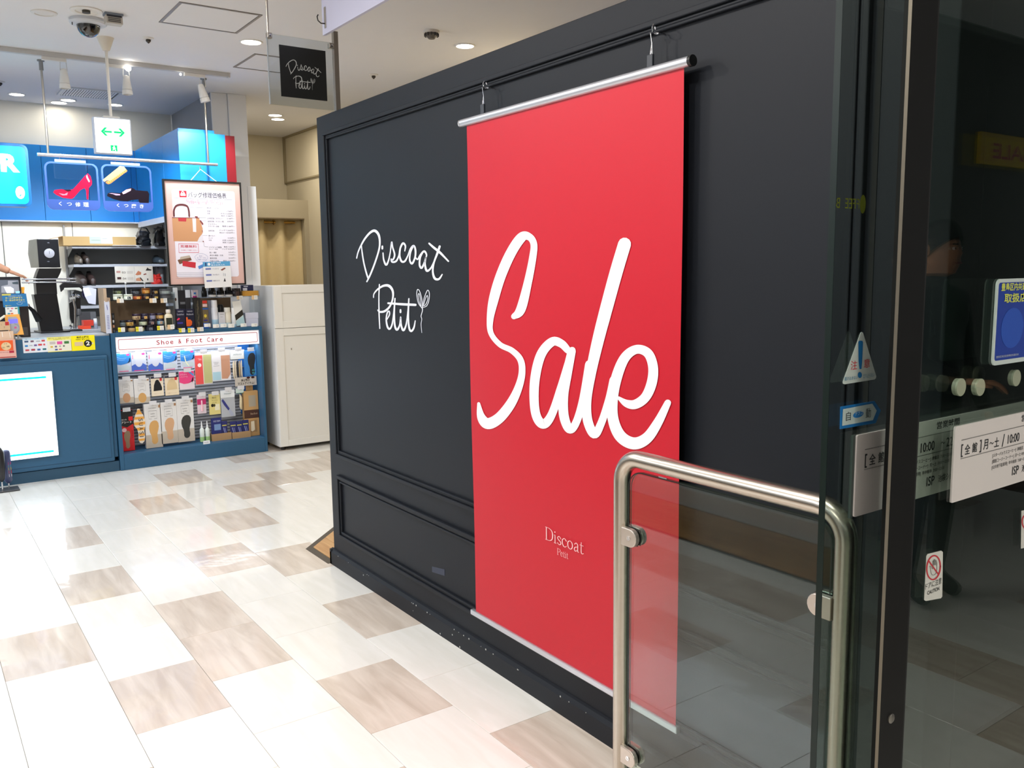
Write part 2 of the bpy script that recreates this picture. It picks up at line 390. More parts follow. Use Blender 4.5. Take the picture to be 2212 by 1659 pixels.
# handwritten lettering on the partition (traced pen strokes)
D = [[(168,540,14),(185,470,16),(215,400,18),(265,310,22),(330,235,26),(385,213,32),(430,260,28),(445,350,22),(432,450,20),(385,600,20),(330,740,20),(290,820,16)],
 [(225,385,12),(235,480,16),(255,600,17),(285,720,19),(308,785,20)],
 [(483,478,14),(492,560,18),(520,620,24),(548,570,18),(570,470,14),(586,345,14),(598,410,18),(622,500,20),(600,560,20),(578,548,12),(592,585,20),(640,575,22),(672,510,16),(690,420,20),(722,362,24),(750,395,20),(743,455,12)],
 [(690,420,18),(682,510,20),(705,578,24),(745,575,22),(780,510,16),(810,430,16),(848,390,20),(870,440,22),(866,530,20),(830,605,24),(802,560,20),(812,470,18),(846,392,18)],
 [(866,520,12),(895,555,18),(930,500,18),(975,458,24),(1003,500,18),(992,545,14)],
 [(965,460,16),(928,530,20),(920,620,22),(945,657,24),(978,590,18),(996,525,16),(985,610,20),(1005,690,26),(1050,665,20),(1090,590,18),(1130,490,24),(1160,400,26)],
 [(1160,400,26),(1125,500,24),(1090,600,20),(1078,700,22),(1100,780,28),(1150,790,24),(1190,735,14)],
 [(1034,364,20),(1085,410,26),(1160,470,28),(1215,525,22),(1264,577,18)],
 [(475,400,22),(475,426,22)],
 [(440,855,14),(434,1000,14),(436,1200,16),(445,1380,13)],
 [(370,1010,12),(376,965,14),(420,912,20),(490,870,26),(555,872,32),(598,930,26),(600,1020,20),(565,1115,22),(505,1172,26),(445,1182,22),(420,1160,12)],
 [(532,1270,12),(560,1215,16),(556,1175,16),(535,1190,16),(522,1270,18),(535,1355,22),(562,1386,22),(592,1330,18),(610,1200,14),(626,1022,16)],
 [(626,1022,16),(618,1190,18),(624,1340,22),(650,1395,26),(682,1340,18),(694,1240,14),(700,1340,20),(726,1402,26),(758,1340,18),(778,1200,14),(792,1025,16)],
 [(792,1025,14),(786,1240,18),(795,1370,22),(820,1412,24),(852,1370,20),(868,1288,12)],
 [(692,1158,20),(692,1186,22)],
 [(545,1078,22),(700,1090,28),(870,1098,28)],
 [(945,1135,6),(905,1075,7),(886,980,7),(893,918,8),(915,925,8),(938,990,8),(952,1080,8),(945,1135,6)],
 [(935,1120,6),(912,1050,7),(903,980,7),(915,965,7),(930,1030,7),(938,1110,6)],
 [(958,1120,6),(972,1030,7),(1000,950,8),(1020,922,8),(1037,960,8),(1032,1040,8),(1005,1110,8),(958,1130,6)],
 [(968,1110,6),(985,1040,7),(1010,985,7),(1018,1030,7),(995,1090,8),(972,1112,6)],
 [(950,1130,14),(955,1165,9),(938,1230,9),(946,1270,7),(938,1330,7),(946,1430,6)]]
cd = crop(740, 460, 5.53)
def wallpt(a, b, k=0): return PX(*cd(a, b), WX-.0012-k*.00002)
strokes(MB(), D, wallpt).build('lettering', C(222, 226, 236, .5), bw)
# dark tape patch and a smudge
MB().prism([PX(*crop(640, 950, 2.3395)(a, b), WX-.0008) for a, b in ((686, 640), (750, 655), (750, 688), (686, 668))], (.0006, 0, 0)).build('tape_patch', C(24, 34, 58, .4), bw)

# ------------------------------------------------------------------ red sale banner
ban = thing('sale_banner', 'red fabric banner with white Sale lettering hung from an aluminium rail on the black partition', 'banner', (1.70, 2.15, .2))
def loc(mb, o): # move world geometry into an empty's space
    L0 = o.location; mb.v = [(x-L0.x, y-L0.y, z-L0.z) for x, y, z in mb.v]; return mb
def wx_banner(z): # slight standing away from the wall
    return 1.690
mb = MB(); NY, NZ = 24, 40
for j in range(NZ+1):
    for i in range(NY+1):
        t = i/NY; s = j/NZ; y = 1.622+t*1.040; z = .215+s*(2.005-.215)
        mb.v.append((1.690+.004*math.sin(t*5+.6)*math.sin(math.pi*s)+.002*math.sin(s*9), y, z))
mb.f = [(j*(NY+1)+i, j*(NY+1)+i+1, (j+1)*(NY+1)+i+1, (j+1)*(NY+1)+i) for j in range(NZ) for i in range(NY)]
RED = mat('red_banner_fabric', (186, 18, 38), .42, spec=.35)
fb = loc(mb, ban).build('fabric', RED, ban, smooth=True)
loc(MB().tube([(1.690, 1.600, 2.018), (1.690, 2.692, 2.018)], .0135, 16), ban).build('top_rail', ALU, ban, smooth=True)
loc(MB().tube([(1.690, 1.590, 2.018), (1.690, 1.600, 2.018)], .0145, 16), ban).build('end_cap', BLACKM, ban)
loc(MB().tube([(1.690, 2.692, 2.018), (1.690, 2.699, 2.018)], .0145, 16), ban).build('end_cap', CHROME, ban)
loc(MB().box(1.682, 1.698, 1.612, 2.690, .196, .216), ban).build('bottom_rail', ALU, ban, .003)
for y in (2.553, 1.741):
    loc(MB().box(1.684, 1.692, y-.011, y+.011, 2.022, 2.062), ban).build('clip', C(36, 40, 48, .4), ban, .002)
    loc(MB().tube([(1.686, y, 2.056), (1.692, y, 2.09), (1.688, y+.001, 2.118)], .0016, 6).tube([(1.690, y-.004, 2.058), (1.690, y-.003, 2.09), (1.688, y+.001, 2.118)], .0012, 6), ban).build('wire', CHROME, ban)
    loc(MB().tube([(1.730, y-.012, 2.116), (1.706, y-.010, 2.116)]+[(1.697+.012*math.cos(a), y+.006*math.cos(a)-.003, 2.126+.012*math.sin(a)) for a in [math.radians(q) for q in (-40, -90, -150, 160, 110, 60, 20)]], .0022, 8), ban).build('hook', CHROME, ban, smooth=True)
cs = crop(1000, 450, 2.074)
SALE = [[(232,484,26),(262,452,42),(292,330,36),(312,220,32),(316,160,30),(296,128,32),(262,130,44),(215,200,46),(170,305,46),(140,410,44),(125,500,30),(130,560,24),(170,610,24),(225,638,26),(262,680,28),(268,740,30),(250,810,36),(215,880,44),(165,940,48),(115,964,50),(85,935,38),(74,875,14)],
 [(468,635,30),(440,606,36),(400,598,40),(352,655,42),(326,760,42),(322,870,40),(335,940,40),(365,966,42),(400,920,36),(440,800,34),(470,700,34),(488,636,30)],
 [(486,640,36),(466,740,42),(450,840,42),(452,930,42),(476,990,38),(505,960,34),(535,860,34),(565,700,40)],
 [(718,160,58),(680,290,58),(635,460,56),(600,600,52),(570,740,46),(552,860,42),(556,950,42),(585,1012,40),(615,965,34),(650,860,34),(672,770,38)],
 [(694,850,14),(730,875,34),(770,878,42),(815,845,44),(843,780,46),(848,710,44),(825,650,42),(775,632,40),(725,665,44),(690,740,48),(668,840,48),(668,940,48),(700,1020,52),(760,1054,54),(820,1030,50),(870,960,42),(915,872,30)]]
def banpt(a, b, k=0):
    p = PX(*cs(a, b), 1.6865); t_, s_ = (p.y-1.622)/1.04, (p.z-.215)/1.79
    p.x = 1.6882-k*.00005+.004*math.sin(t_*5+.6)*math.sin(math.pi*s_)+.002*math.sin(s_*9); return p-ban.location
strokes(MB(), SALE, banpt, 8).build('sale_lettering', C(236, 236, 238, .45), ban)
# small serif lettering
GLY = {'D': [[(0,0,.03),(.38,0,.03)],[(.1,0,.07),(.1,1,.07)],[(0,1,.03),(.38,1,.03)],[(.36,1,.03),(.62,.85,.06),(.7,.5,.08),(.62,.15,.06),(.36,0,.03)]],
 'P': [[(0,0,.03),(.25,0,.03)],[(.1,0,.07),(.1,1,.07)],[(0,1,.03),(.35,1,.03)],[(.33,1,.03),(.55,.9,.06),(.56,.65,.06),(.35,.5,.03),(.1,.5,.03)]],
 'i': [[(0,0,.03),(.22,0,.03)],[(.11,0,.06),(.11,.62,.06)],[(0,.62,.03),(.11,.62,.04)],[(.1,.86,.08),(.1,.88,.08)]],
 's': [[(.36,.5,.05),(.22,.65,.04),(.06,.55,.05),(.1,.4,.06),(.3,.27,.06),(.36,.12,.06),(.2,-.01,.04),(.03,.1,.05)]],
 'c': [[(.4,.5,.06),(.24,.65,.04),(.06,.52,.06),(.03,.3,.07),(.12,.05,.06),(.28,-.01,.04),(.42,.12,.03)]],
 'o': [[(.24,.65,.04),(.07,.52,.06),(.03,.32,.07),(.08,.1,.06),(.24,0,.04),(.4,.1,.06),(.46,.32,.07),(.4,.54,.06),(.24,.65,.04)]],
 'a': [[(.07,.52,.05),(.2,.65,.04),(.34,.55,.06),(.34,.2,.06),(.36,.02,.05),(.44,.02,.03)],[(.34,.38,.03),(.12,.3,.05),(.04,.14,.06),(.14,0,.05),(.34,.14,.03)]],
 't': [[(.14,.85,.04),(.13,.15,.06),(.2,0,.05),(.34,.06,.03)],[(.02,.63,.03),(.32,.63,.03)]],
 'e': [[(.05,.36,.03),(.38,.36,.03),(.36,.55,.05),(.22,.65,.04),(.07,.52,.06),(.03,.3,.07),(.12,.05,.06),(.26,-.01,.04),(.39,.12,.03)]]}
ADV = {'D': .82, 'i': .3, 's': .46, 'c': .5, 'o': .58, 'a': .52, 't': .38, 'P': .66, 'e': .5}
def serif(mb, word, fn):
    x = 0
    tot = sum(ADV[c] for c in word)-.05
    for c in word:
        for st in GLY[c]:
            for q in stroke_outline(st, sub=3): mb.sheet([fn((x+a)/tot, b) for a, b in q])
        x += ADV[c]
    return mb
c2 = crop(640, 950, 2.3395)
mbs = MB()
for word, pl, pr, hpx in (('Discoat', (1255, 505), (1447, 578), 62), ('Petit', (1315, 584), (1370, 600), 32)):
    a = PX(*c2(*pl), 1.6835); b = PX(*c2(*pr), 1.6835); tpt = PX(*c2(pl[0], pl[1]-hpx), 1.6835); hh = tpt.z-a.z
    zb = (a.z+b.z)/2
    serif(mbs, word, lambda s, t, a=a, b=b, hh=hh, zb=zb: Vector((1.6868, a.y+(b.y-a.y)*s, zb+hh*t))-ban.location)
mbs.build('shop_name_lettering', C(238, 205, 205, .5), ban)

# ------------------------------------------------------------------ ceiling fittings
def downlight(x, y, r, label, group=None, em=14, c=(255, 250, 240)):
    t = thing('recessed_downlight', label, 'ceiling light', (x, y, H), group)
    MB().lathe([(r, -.002), (r*1.02, -.006), (r*1.18, -.006), (r*1.22, 0)], seg=28, caps=False).build('rim', C(228, 226, 222, .4), t, smooth=True)
    MB().lathe([(r, -.001), (r*.5, -.0035), (.002, -.004)], seg=28).build('diffuser', mat('lamp_glow_%d' % c[2], c, .5, emis=em), t, smooth=True)
    return t
LB = ['large bright downlight right of the square hatch, left of the hanging black sign', 'round downlight in the beige ceiling above the black partition',
      'leftmost small downlight of the shoe repair ceiling', 'small downlight just left of the ceiling air grille corner', 'warm downlight nearest the back wall of the shoe repair shop',
      'small downlight behind the exit sign pole', 'left one of two close downlights near the fitting room', 'right one of two close downlights near the fitting room']
for (x, y, p, c), l, r in zip(SEEN_LAMPS, LB, (.062, .058, .055, .055, .06, .055, .06, .06)): downlight(x, y, r, l)
for x, y, p, c in FILL_LAMPS: downlight(x, y, .06, 'white recessed downlight in the ceiling outside the picture', 'downlights outside the picture')
for x, y in FILL_PANELS:
    t = thing('fill_light_panel', 'flat white light panel in the ceiling outside the picture', 'ceiling light', (x, y, H), 'light panels outside the picture')
    MB().box(-.32, .32, -.62, .62, -.03, 0).build('housing', C(225, 225, 225, .5), t)
    MB().box(-.29, .29, -.59, .59, -.034, -.03).build('diffuser', mat('panel_glow', (255, 252, 245), .5, emis=4), t)
def hatch(px, label):
    t = thing('ceiling_hatch', label, 'hatch', (0, 0, H))
    P = [PZ(a, b, H) for a, b in px]; x0 = min(p.x for p in P[:2]); x1 = max(p.x for p in P); y0 = min(p.y for p in P); y1 = max(p.y for p in P)
    t.location = ((x0+x1)/2, (y0+y1)/2, H); w_ = .235
    mb = MB()
    for a0, a1, b0, b1 in ((-w_, w_, -w_, -w_+.014), (-w_, w_, w_-.014, w_), (-w_, -w_+.014, -w_+.014, w_-.014), (w_-.014, w_, -w_+.014, w_-.014)):
        mb.box(a0, a1, b0, b1, -.005, 0)
    mb.build('frame', C(138, 132, 126, .5, metal=0), t)
    MB().box(-w_+.019, w_-.019, -w_+.019, w_-.019, -.003, 0).build('panel', CEIL, t)
hatch([(347, 48), (391, 4), (560, 30), (510, 70)], 'square inspection hatch in the ceiling right of the dome camera')
hatch([(508, 142), (546, 116), (685, 136), (640, 160)], 'square inspection hatch partly behind the hanging black sign')
def sprinkler(px, label, s=1.0, dark=False, nm='sprinkler_head'):
    p = PZ(px[0], px[1], H); t = thing(nm, label, 'sprinkler' if nm == 'sprinkler_head' else 'detector', (p.x, p.y, H))
    MB().lathe([(.036*s, 0), (.034*s, -.006*s), (.018*s, -.010*s)], seg=20).build('cover_plate', C(222, 218, 212, .5), t, smooth=True)
    MB().lathe([(.014*s, -.008*s), (.016*s, -.02*s), (.008*s, -.028*s), (.003, -.034*s)], seg=12).build('nozzle', C(78, 74, 70, .4, metal=1), t, smooth=True)
sprinkler((320, 82), 'small sprinkler head left of the lit track spotlight row')
sprinkler((807, 161), 'small sprinkler head in the beige ceiling near the black partition edge')
sprinkler((672, 290), 'small sprinkler head high up beside the black partition corner', 1)
sprinkler((0, 176), 'tiny sprinkler head at the left edge of the picture')
p = PZ(932, 67, H); t = thing('heat_detector', 'ribbed dark heat detector on a white base in the beige ceiling', 'detector', (p.x, p.y, H))
MB().lathe([(.052, 0), (.05, -.012), (.042, -.016)], seg=24).build('base', C(220, 214, 206, .5), t, smooth=True)
MB().lathe([(.042, -.016), (.044, -.03), (.03, -.036), (.02, -.048), (.004, -.05)], seg=24).build('sensor', C(92, 86, 80, .5), t, smooth=True)
for k in range(12):
    a = k*math.pi/6; MB().box(-.003, .003, .036, .047, -.034, -.016).build('rib', C(50, 47, 44, .5), t).rotation_euler.z = a
# dome camera, disc, fire sensor and box beside it
p = PZ(190, 43, H); t = thing('dome_camera', 'black dome security camera with a white collar under the ceiling', 'camera', (p.x, p.y, H))
MB().lathe([(.10, 0), (.104, -.018), (.098, -.028), (.07, -.034)], seg=36).build('collar', C(205, 208, 214, .4), t, smooth=True)
MB().lathe([(.066*math.cos(a), -.03-.07*math.sin(a)) for a in [i*math.pi/2/9 for i in range(9)]]+[(.002, -.1)], seg=32).build('dome', mat('dark_dome', (10, 11, 14), .06, coat=1), t, smooth=True)
MB().tube([(-.09, -.02, -.02), (-.09, -.02, -.045)], .003, 6).build('screw', C(60, 60, 64, .4), t)
p = PZ(186, 22, H); t = thing('ceiling_speaker', 'round white recessed fitting with a dark centre above the dome camera', 'speaker', (p.x, p.y, H))
MB().lathe([(.085, 0), (.084, -.006), (.06, -.008), (.055, -.002), (.002, -.002)], seg=32).build('ring', C(220, 216, 208, .5), t, smooth=True)
MB().lathe([(.022, 0), (.022, -.016), (.003, -.018)], seg=16).build('centre', C(60, 56, 50, .5), t)
p = PZ(95, 27, H); t = thing('ceiling_disc', 'plain round white cover plate at the top left of the ceiling', 'cover', (p.x, p.y, H))
MB().lathe([(.07, 0), (.068, -.006), (.05, -.009), (.048, -.005), (.002, -.005)], seg=32).build('plate', C(214, 210, 204, .5), t, smooth=True)
p = PZ(240, 30, H); t = thing('smoke_sensor_box', 'small grey ventilated box on the ceiling beside the dome camera', 'sensor', (p.x+.01, p.y, H))
MB().box(-.05, .05, -.035, .035, -.012, 0).build('base', C(120, 128, 140, .5), t, .002)
MB().box(-.046, .046, -.03, .03, -.06, -.012).build('body', C(188, 182, 172, .5), t, .004)
for k in range(4): MB().box(-.034, .034, -.032, -.03, -.05+k*.009, -.046+k*.009).build('slot', C(50, 48, 46, .6), t)
MB().box(-.04, .04, -.033, -.03, -.022, -.012).build('dark_band', C(40, 42, 50, .5), t)
# air grille
P = [PZ(a, b, H) for a, b in ((122, 203), (142, 184), (262, 200), (243, 213))]
x0, x1, y0, y1 = P[0].x, P[2].x, (P[1].y+P[2].y)/2, (P[0].y+P[3].y)/2
t = thing('air_grille', 'rectangular ceiling air grille with dark slats above the shoe repair counter', 'vent', ((x0+x1)/2, (y0+y1)/2, H))
gw, gh = (x1-x0)/2, (y1-y0)/2
MB().box(-gw, gw, -gh, -gh+.02, -.012, 0).box(-gw, gw, gh-.02, gh, -.012, 0).box(-gw, -gw+.02, -gh+.02, gh-.02, -.012, 0).box(gw-.02, gw, -gh+.02, gh-.02, -.012, 0).build('frame', C(200, 205, 210, .4), t)
MB().box(-gw+.02, gw-.02, -gh+.02, gh-.02, -.002, 0).build('backing', C(10, 13, 18, .9), t)
sl = None
for k in range(20):
    o = MB().box(-.0055, .0055, -gh+.02, gh-.02, -.012, -.010).build('slat', C(206, 212, 220, .4), t) if sl is None else sl.copy()
    if sl is not None: COL.objects.link(o)
    sl = o; o.location.x = -gw+.035+k*(2*gw-.07)/19; o.rotation_euler.y = .5
# lighting track with three spotlights
ty = 6.78
t = thing('lighting_track', 'long white lighting track across the ceiling above the shoe repair counter', 'lighting track', (0, ty, H))
MB().box(-2.2, 2.175, -.018, .018, -.032, 0).build('rail', C(190, 188, 186, .4), t, .002)
MB().box(2.175, 2.19, -.02, .02, -.034, 0).build('end_cap', C(200, 198, 196, .4), t)
for i, (xa, hx, tilt, lab) in enumerate(((1.0, 1.055, 0, 'left track spotlight hanging straight down'), (1.40, 1.455, 0, 'middle track spotlight beside the exit sign pole'), (1.93, 1.985, -.25, 'right tilted track spotlight near the white column'))):
    s = thing('track_spotlight', 'white '+lab, 'spotlight', (hx, ty, H-.032), 'track spotlights')
    MB().box(-.13, .02, -.016, .016, -.024, 0).build('adapter', C(214, 210, 204, .4), s, .003)
    MB().tube([(-.018, 0, -.024), (-.022, 0, -.07), (-.02, 0, -.09)], .0025, 6).tube([(.018, 0, -.024), (.022, 0, -.07), (.02, 0, -.09)], .0025, 6).build('yoke', C(205, 203, 200, .4), s)
    hd = MB().lathe([(.006, .07), (.018, .065), (.022, .05), (.026, .02), (.032, -.02), (.032, -.028), (.029, -.03), (.034, -.034), (.036, -.062), (.030, -.064), (.028, -.045), (.002, -.045)], seg=24).build('lamp_head', C(216, 214, 210, .4), s, smooth=True)
    hd.location = (0, 0, -.135); hd.rotation_euler = (0, tilt, 0)
    if i: 
        MB().ball((.012 if i == 1 else -.16, -.02, -.02), .02 if i == 1 else .008).build('lit_bulb', mat('lamp_glow_240', (255, 250, 240), .5, emis=14), s)

# ------------------------------------------------------------------ exit sign on a pole
ey = PZ(232, 80, H).y
ex = PY(243, 256, ey).x
xl, xr = PY(203, 290, ey).x, PY(284, 290, ey).x; zt_, zb_ = PY(243, 255, ey).z, PY(247, 333, ey).z
es = thing('exit_sign', 'square white illuminated exit sign with green arrows hanging on a white pole', 'sign', ((xl+xr)/2, ey, zb_))
W2, HH = (xr-xl)/2, zt_-zb_
MB().box(-W2, W2, 0, .05, 0, HH).build('housing', C(190, 198, 215, .5), es, .004)
MB().box(-W2+.008, W2-.008, -.003, 0, .006, HH-.006).build('face', mat('exit_face', (250, 255, 250), .4, emis=1.6), es)
MB().box(-.05, .05, .005, .045, HH, HH+.012).build('bracket', C(200, 200, 198, .5), es)
MB().tube([(0, .025, HH+.01), (0, .025, H-zb_-.05)], .009, 12).build('pole', C(214, 210, 202, .5), es, smooth=True)
MB().lathe([(.02, H-zb_-.08), (.026, H-zb_-.07), (.05, H-zb_-.004), (.052, H-zb_)], c=(0, .025, 0), seg=24).build('ceiling_rose', C(214, 206, 192, .5), es, smooth=True)
GR = mat('sign_green', (0, 200, 120), .4, emis=.8)
mb = MB(); zc = HH*.61
for sg in (-1, 1):
    f = lambda x, z: (sg*x, -.0045, zc+z)
    mb.prism([f(.006, -.006), f(.052, -.006), f(.052, .006), f(.006, .006)], (0, .001, 0))
    mb.prism([f(.072, 0), f(.048, .026), f(.032, .026), f(.055, 0), f(.032, -.026), f(.048, -.026)], (0, .001, 0))
mb.build('arrows', GR, es)
mb = MB().box(-.020, .020, -.0045, -.0035, .018, .056); mb.build('pictogram_field', GR, es)
strokes(MB(), [[(0, .050, .006), (.001, .047, .006)], [(0, .044, .007), (-.002, .034, .006), (-.008, .024, .004)], [(-.001, .034, .005), (.006, .028, .004), (.008, .021, .004)], [(-.009, .038, .003), (0, .042, .004), (.009, .036, .003)]], lambda a, b, k=0: (a, -.0052, b)).build('running_figure', mat('exit_face', (250, 255, 250)), es)
# ------------------------------------------------------------------ hanging black name sign above the partition end
sy = 4.09
hs = thing('hanging_sign', 'black square name sign behind clear acrylic between two steel posts', 'sign', (1.69, sy, 2.25))
def hl(mb): return loc(mb, hs)
hl(MB().box(1.508, 1.83, sy-.004, sy+.004, 2.286, 2.606)).build('acrylic_plate', ACRYL, hs)
hl(MB().box(1.560, 1.792, sy-.006, sy-.0045, 2.327, 2.562)).build('black_panel', C(12, 14, 14, .4), hs)
hl(MB().box(1.504, 1.5075, sy-.004, sy+.004, 2.286, 2.606)).build('edge_strip', mat('acrylic_edge', (150, 156, 160), .2), hs)
hl(MB().tube([(1.512, sy, 2.606), (1.512, sy, H)], .006, 10)).build('left_rod', STEEL, hs, smooth=True)
hl(MB().box(1.835, 1.858, sy-.012, sy+.012, 2.242, 2.66)).build('right_post', mat('post_steel', (150, 142, 132), .35, metal=.8), hs)
for x, z in ((1.515, 2.596), (1.822, 2.590), (1.826, 2.268)):
    hl(MB().box(x-.012, x+.012, sy-.014, sy+.010, z-.012, z+.012)).build('clamp', STEEL, hs, .002)
    hl(MB().lathe([(.006, -.014), (.006, -.018), (.001, -.019)], c=(x, sy, z), seg=12, axis='y')).build('bolt', CHROME, hs)
# same handwriting, scaled to the plate
pa = [(a, b) for st in D for a, b, _ in st]; ax0, ax1 = 160, 1270; bx0, bx1 = 200, 1430
wy0 = wallpt(160, 500).y; wy1 = wallpt(1270, 500).y; wz1 = wallpt(385, 213).z; wz0 = wallpt(946, 1430).z
def signpt(a, b, k=0):
    p = wallpt(a, b); s = (p.y-wy0)/(wy1-wy0); v = (p.z-wz0)/(wz1-wz0)
    return Vector((1.588+s*.178, sy-.0064-k*.00002, 2.372+v*.128))-hs.location
strokes(MB(), D, signpt, 4).build('lettering', C(176, 178, 176, .5), hs)
# white board with hooks above the partition
wb = thing('hanging_board', 'white overhead board with steel side hooks hanging above the black partition', 'board', (1.77, 3.4, 2.62))
MB().box(-.008, .008, -.9, .64, 0, .36).build('board', C(205, 205, 228, .5), wb, .001)
for yy in (.60, .02, -.5):
    z0 = .045
    MB().box(-.012, -.008, yy-.008, yy+.008, z0-.02, z0+.075).build('hook_plate', STEEL, wb, .001)
    MB().tube([(-.012, yy, z0), (-.03, yy+.004, z0+.0), (-.042, yy+.01, z0+.012), (-.044, yy+.014, z0+.03), (-.038, yy+.014, z0+.04)], .003, 8).build('hook', C(70, 68, 66, .3, metal=1), wb, smooth=True)
#@@SHOP
# ------------------------------------------------------------------ helpers for objects standing on planes facing the aisle
def ext(b, Y, cf):
    """crop bbox (x0,y0,x1,y1) -> world X0,X1,Z0,Z1 on the plane y = Y"""
    mx, my = (b[0]+b[2])/2, (b[1]+b[3])/2
    return PY(*cf(b[0], my), Y).x, PY(*cf(b[2], my), Y).x, PY(*cf(mx, b[3]), Y).z, PY(*cf(mx, b[1]), Y).z
ID = lambda x, y: (x, y)
cA, cB, cC, cD, cE, cF, cG, cP, cJ, cK, cL, cM = (crop(0, 0, 3.95), crop(0, 260, 6.144), crop(340, 260, 6.144), crop(0, 480, 7.373), crop(200, 500, 5.821),
    crop(0, 680, 6.9125), crop(240, 700, 5.53), crop(340, 370, 6.635), crop(380, 600, 11.06), crop(220, 600, 12.29), crop(140, 500, 6.917), crop(0, 560, 6.9125))
class Kit:
    """a thing facing -Y, drawn from its own bounding box; u,v in 0..1 across its front"""
    def __init__(s, name, label, cat, b, Y, cf=ID, group=None, depth=.02, bottom=None, floorz=None):
        s.X0, s.X1, s.Z0, s.Z1 = ext(b, Y, cf)
        if bottom is not None: s.Z0 = bottom
        s.Y = Y; s.d = depth; s.w = s.X1-s.X0; s.h = s.Z1-s.Z0
        s.o = thing(name, label, cat, ((s.X0+s.X1)/2, Y+depth/2, s.Z0), group); s.n = 0
    def X(s, u): return (u-.5)*s.w
    def Zv(s, v): return v*s.h
    def box(s, name, c, u0=0, u1=1, v0=0, v1=1, y0=0, y1=None, bevel=0, smooth=False, parent=None):
        y1 = s.d if y1 is None else y1
        m = c if not isinstance(c, tuple) else C(*c)
        return MB().box(s.X(u0), s.X(u1), y0-s.d/2, y1-s.d/2, s.Zv(v0), s.Zv(v1)).build(name, m, parent or s.o, bevel)
    def face(s, name, c, u0, u1, v0, v1, k=1, r=0):
        s.n += 1; y = -s.d/2-.0004*k
        m = c if not isinstance(c, tuple) else C(*c)
        pts = rrect(s.X(u0), s.X(u1), s.Zv(v0), s.Zv(v1), r) if r else [(s.X(u0), s.Zv(v0)), (s.X(u1), s.Zv(v0)), (s.X(u1), s.Zv(v1)), (s.X(u0), s.Zv(v1))]
        return MB().prism([(a, y, b) for a, b in pts], (0, .0004, 0)).build(name, m, s.o)
    def poly(s, name, c, uv, k=1, th=.0004):
        m = c if not isinstance(c, tuple) else C(*c); y = -s.d/2-.0004*k
        return MB().prism([(s.X(u), y, s.Zv(v)) for u, v in uv], (0, th, 0)).build(name, m, s.o)
    def oval(s, name, c, u, v, ru, rv, k=1, n=20):
        return s.poly(name, c, [(u+ru*math.cos(2*math.pi*i/n), v+rv*math.sin(2*math.pi*i/n)) for i in range(n)], k)
    def text(s, name, c, rows, k=2, bold=0):
        """rows: (text, u0, v0, u1, v1)"""
        m = c if not isinstance(c, tuple) else C(*c); mb = MB(); y = -s.d/2-.0004*k-.0002
        for t, u0, v0, u1, v1 in rows:
            put_text(mb, t, (s.X(u0), y, s.Zv(v0)), (1, 0, 0), (0, 0, 1), (u1-u0)*s.w, (v1-v0)*s.h, bold)
        return mb.build(name, m, s.o)
    def ink(s, name, c, lists, k=2):
        m = c if not isinstance(c, tuple) else C(*c); y = -s.d/2-.0004*k
        return strokes(MB(), lists, lambda a, b, q=0: (s.X(a), y-q*.00002, s.Zv(b)), 4).build(name, m, s.o)
def sole(u0, u1, v0, v1, full=True):
    base = [(.5, 0), (.68, .02), (.82, .09), (.85, .2), (.80, .33), (.82, .45), (.93, .6), (1, .74), (.97, .88), (.84, .97), (.62, 1), (.38, .98), (.18, .91), (.05, .79), (.02, .66), (.08, .5), (.2, .38), (.24, .25), (.22, .12), (.32, .03)]
    return [(u0+(u1-u0)*a, v0+(v1-v0)*b) for a, b in base]
HOOKM = CHROME

# ------------------------------------------------------------------ shoe repair shop: back wall fascia
YB = 8.72
fa = thing('blue_fascia', 'tall blue panelled band running along the back and side wall of the shoe repair shop', 'fascia', (1.0, YB, 1.98))
z0, z1 = 1.985-1.98, 2.635-1.98
xs = [-3.0+.364*i+.0 for i in range(20)]; off = PY(286, 420, YB).x
xs = sorted([off-.366*i for i in range(0, 12)]+[1.90])
for a, b in zip(xs[:-1], xs[1:]): MB().box(a-1+.0015, b-1-.0015, 0, .07, z0, z1).build('panel', BLUE, fa, .001)
ys = [7.205, 7.72, 8.1, 8.46, 8.72]
for a, b in zip(ys[:-1], ys[1:]): MB().box(.90, 1.18, a-YB+.0015, b-YB-.0015, z0, z1).build('panel', BLUE, fa, .001)
MB().box(-4, .9, -.02, .07, z0-.012, z0-.002).build('lower_trim', C(215, 225, 238, .4), fa)
MB().box(.885, .90, 7.6-YB, 0, z0-.05, z0-.002).build('lower_trim', C(215, 225, 238, .4), fa)
ce = thing('end_panel', 'bright sky blue end panel with a shadowed hanger beside the white column', 'panel', (2.07, 7.19, 2.0))
MB().box(-.18, .185, -.012, .012, -.02, .605).build('panel', BLUE, ce, .001)
MB().box(.186, .262, -.012, .012, -.02, .60).build('red_strip', mat('dark_red_strip', (130, 12, 28), .4), ce, .001)
# vertical joints in the white wall below the fascia
for px in (5, 157, 352):
    p = PY(px, 505, 8.8); MB().box(p.x-.003, p.x+.003, 8.797, 8.8, .8, 1.97).struct('trim_2', C(90, 92, 92, .6))
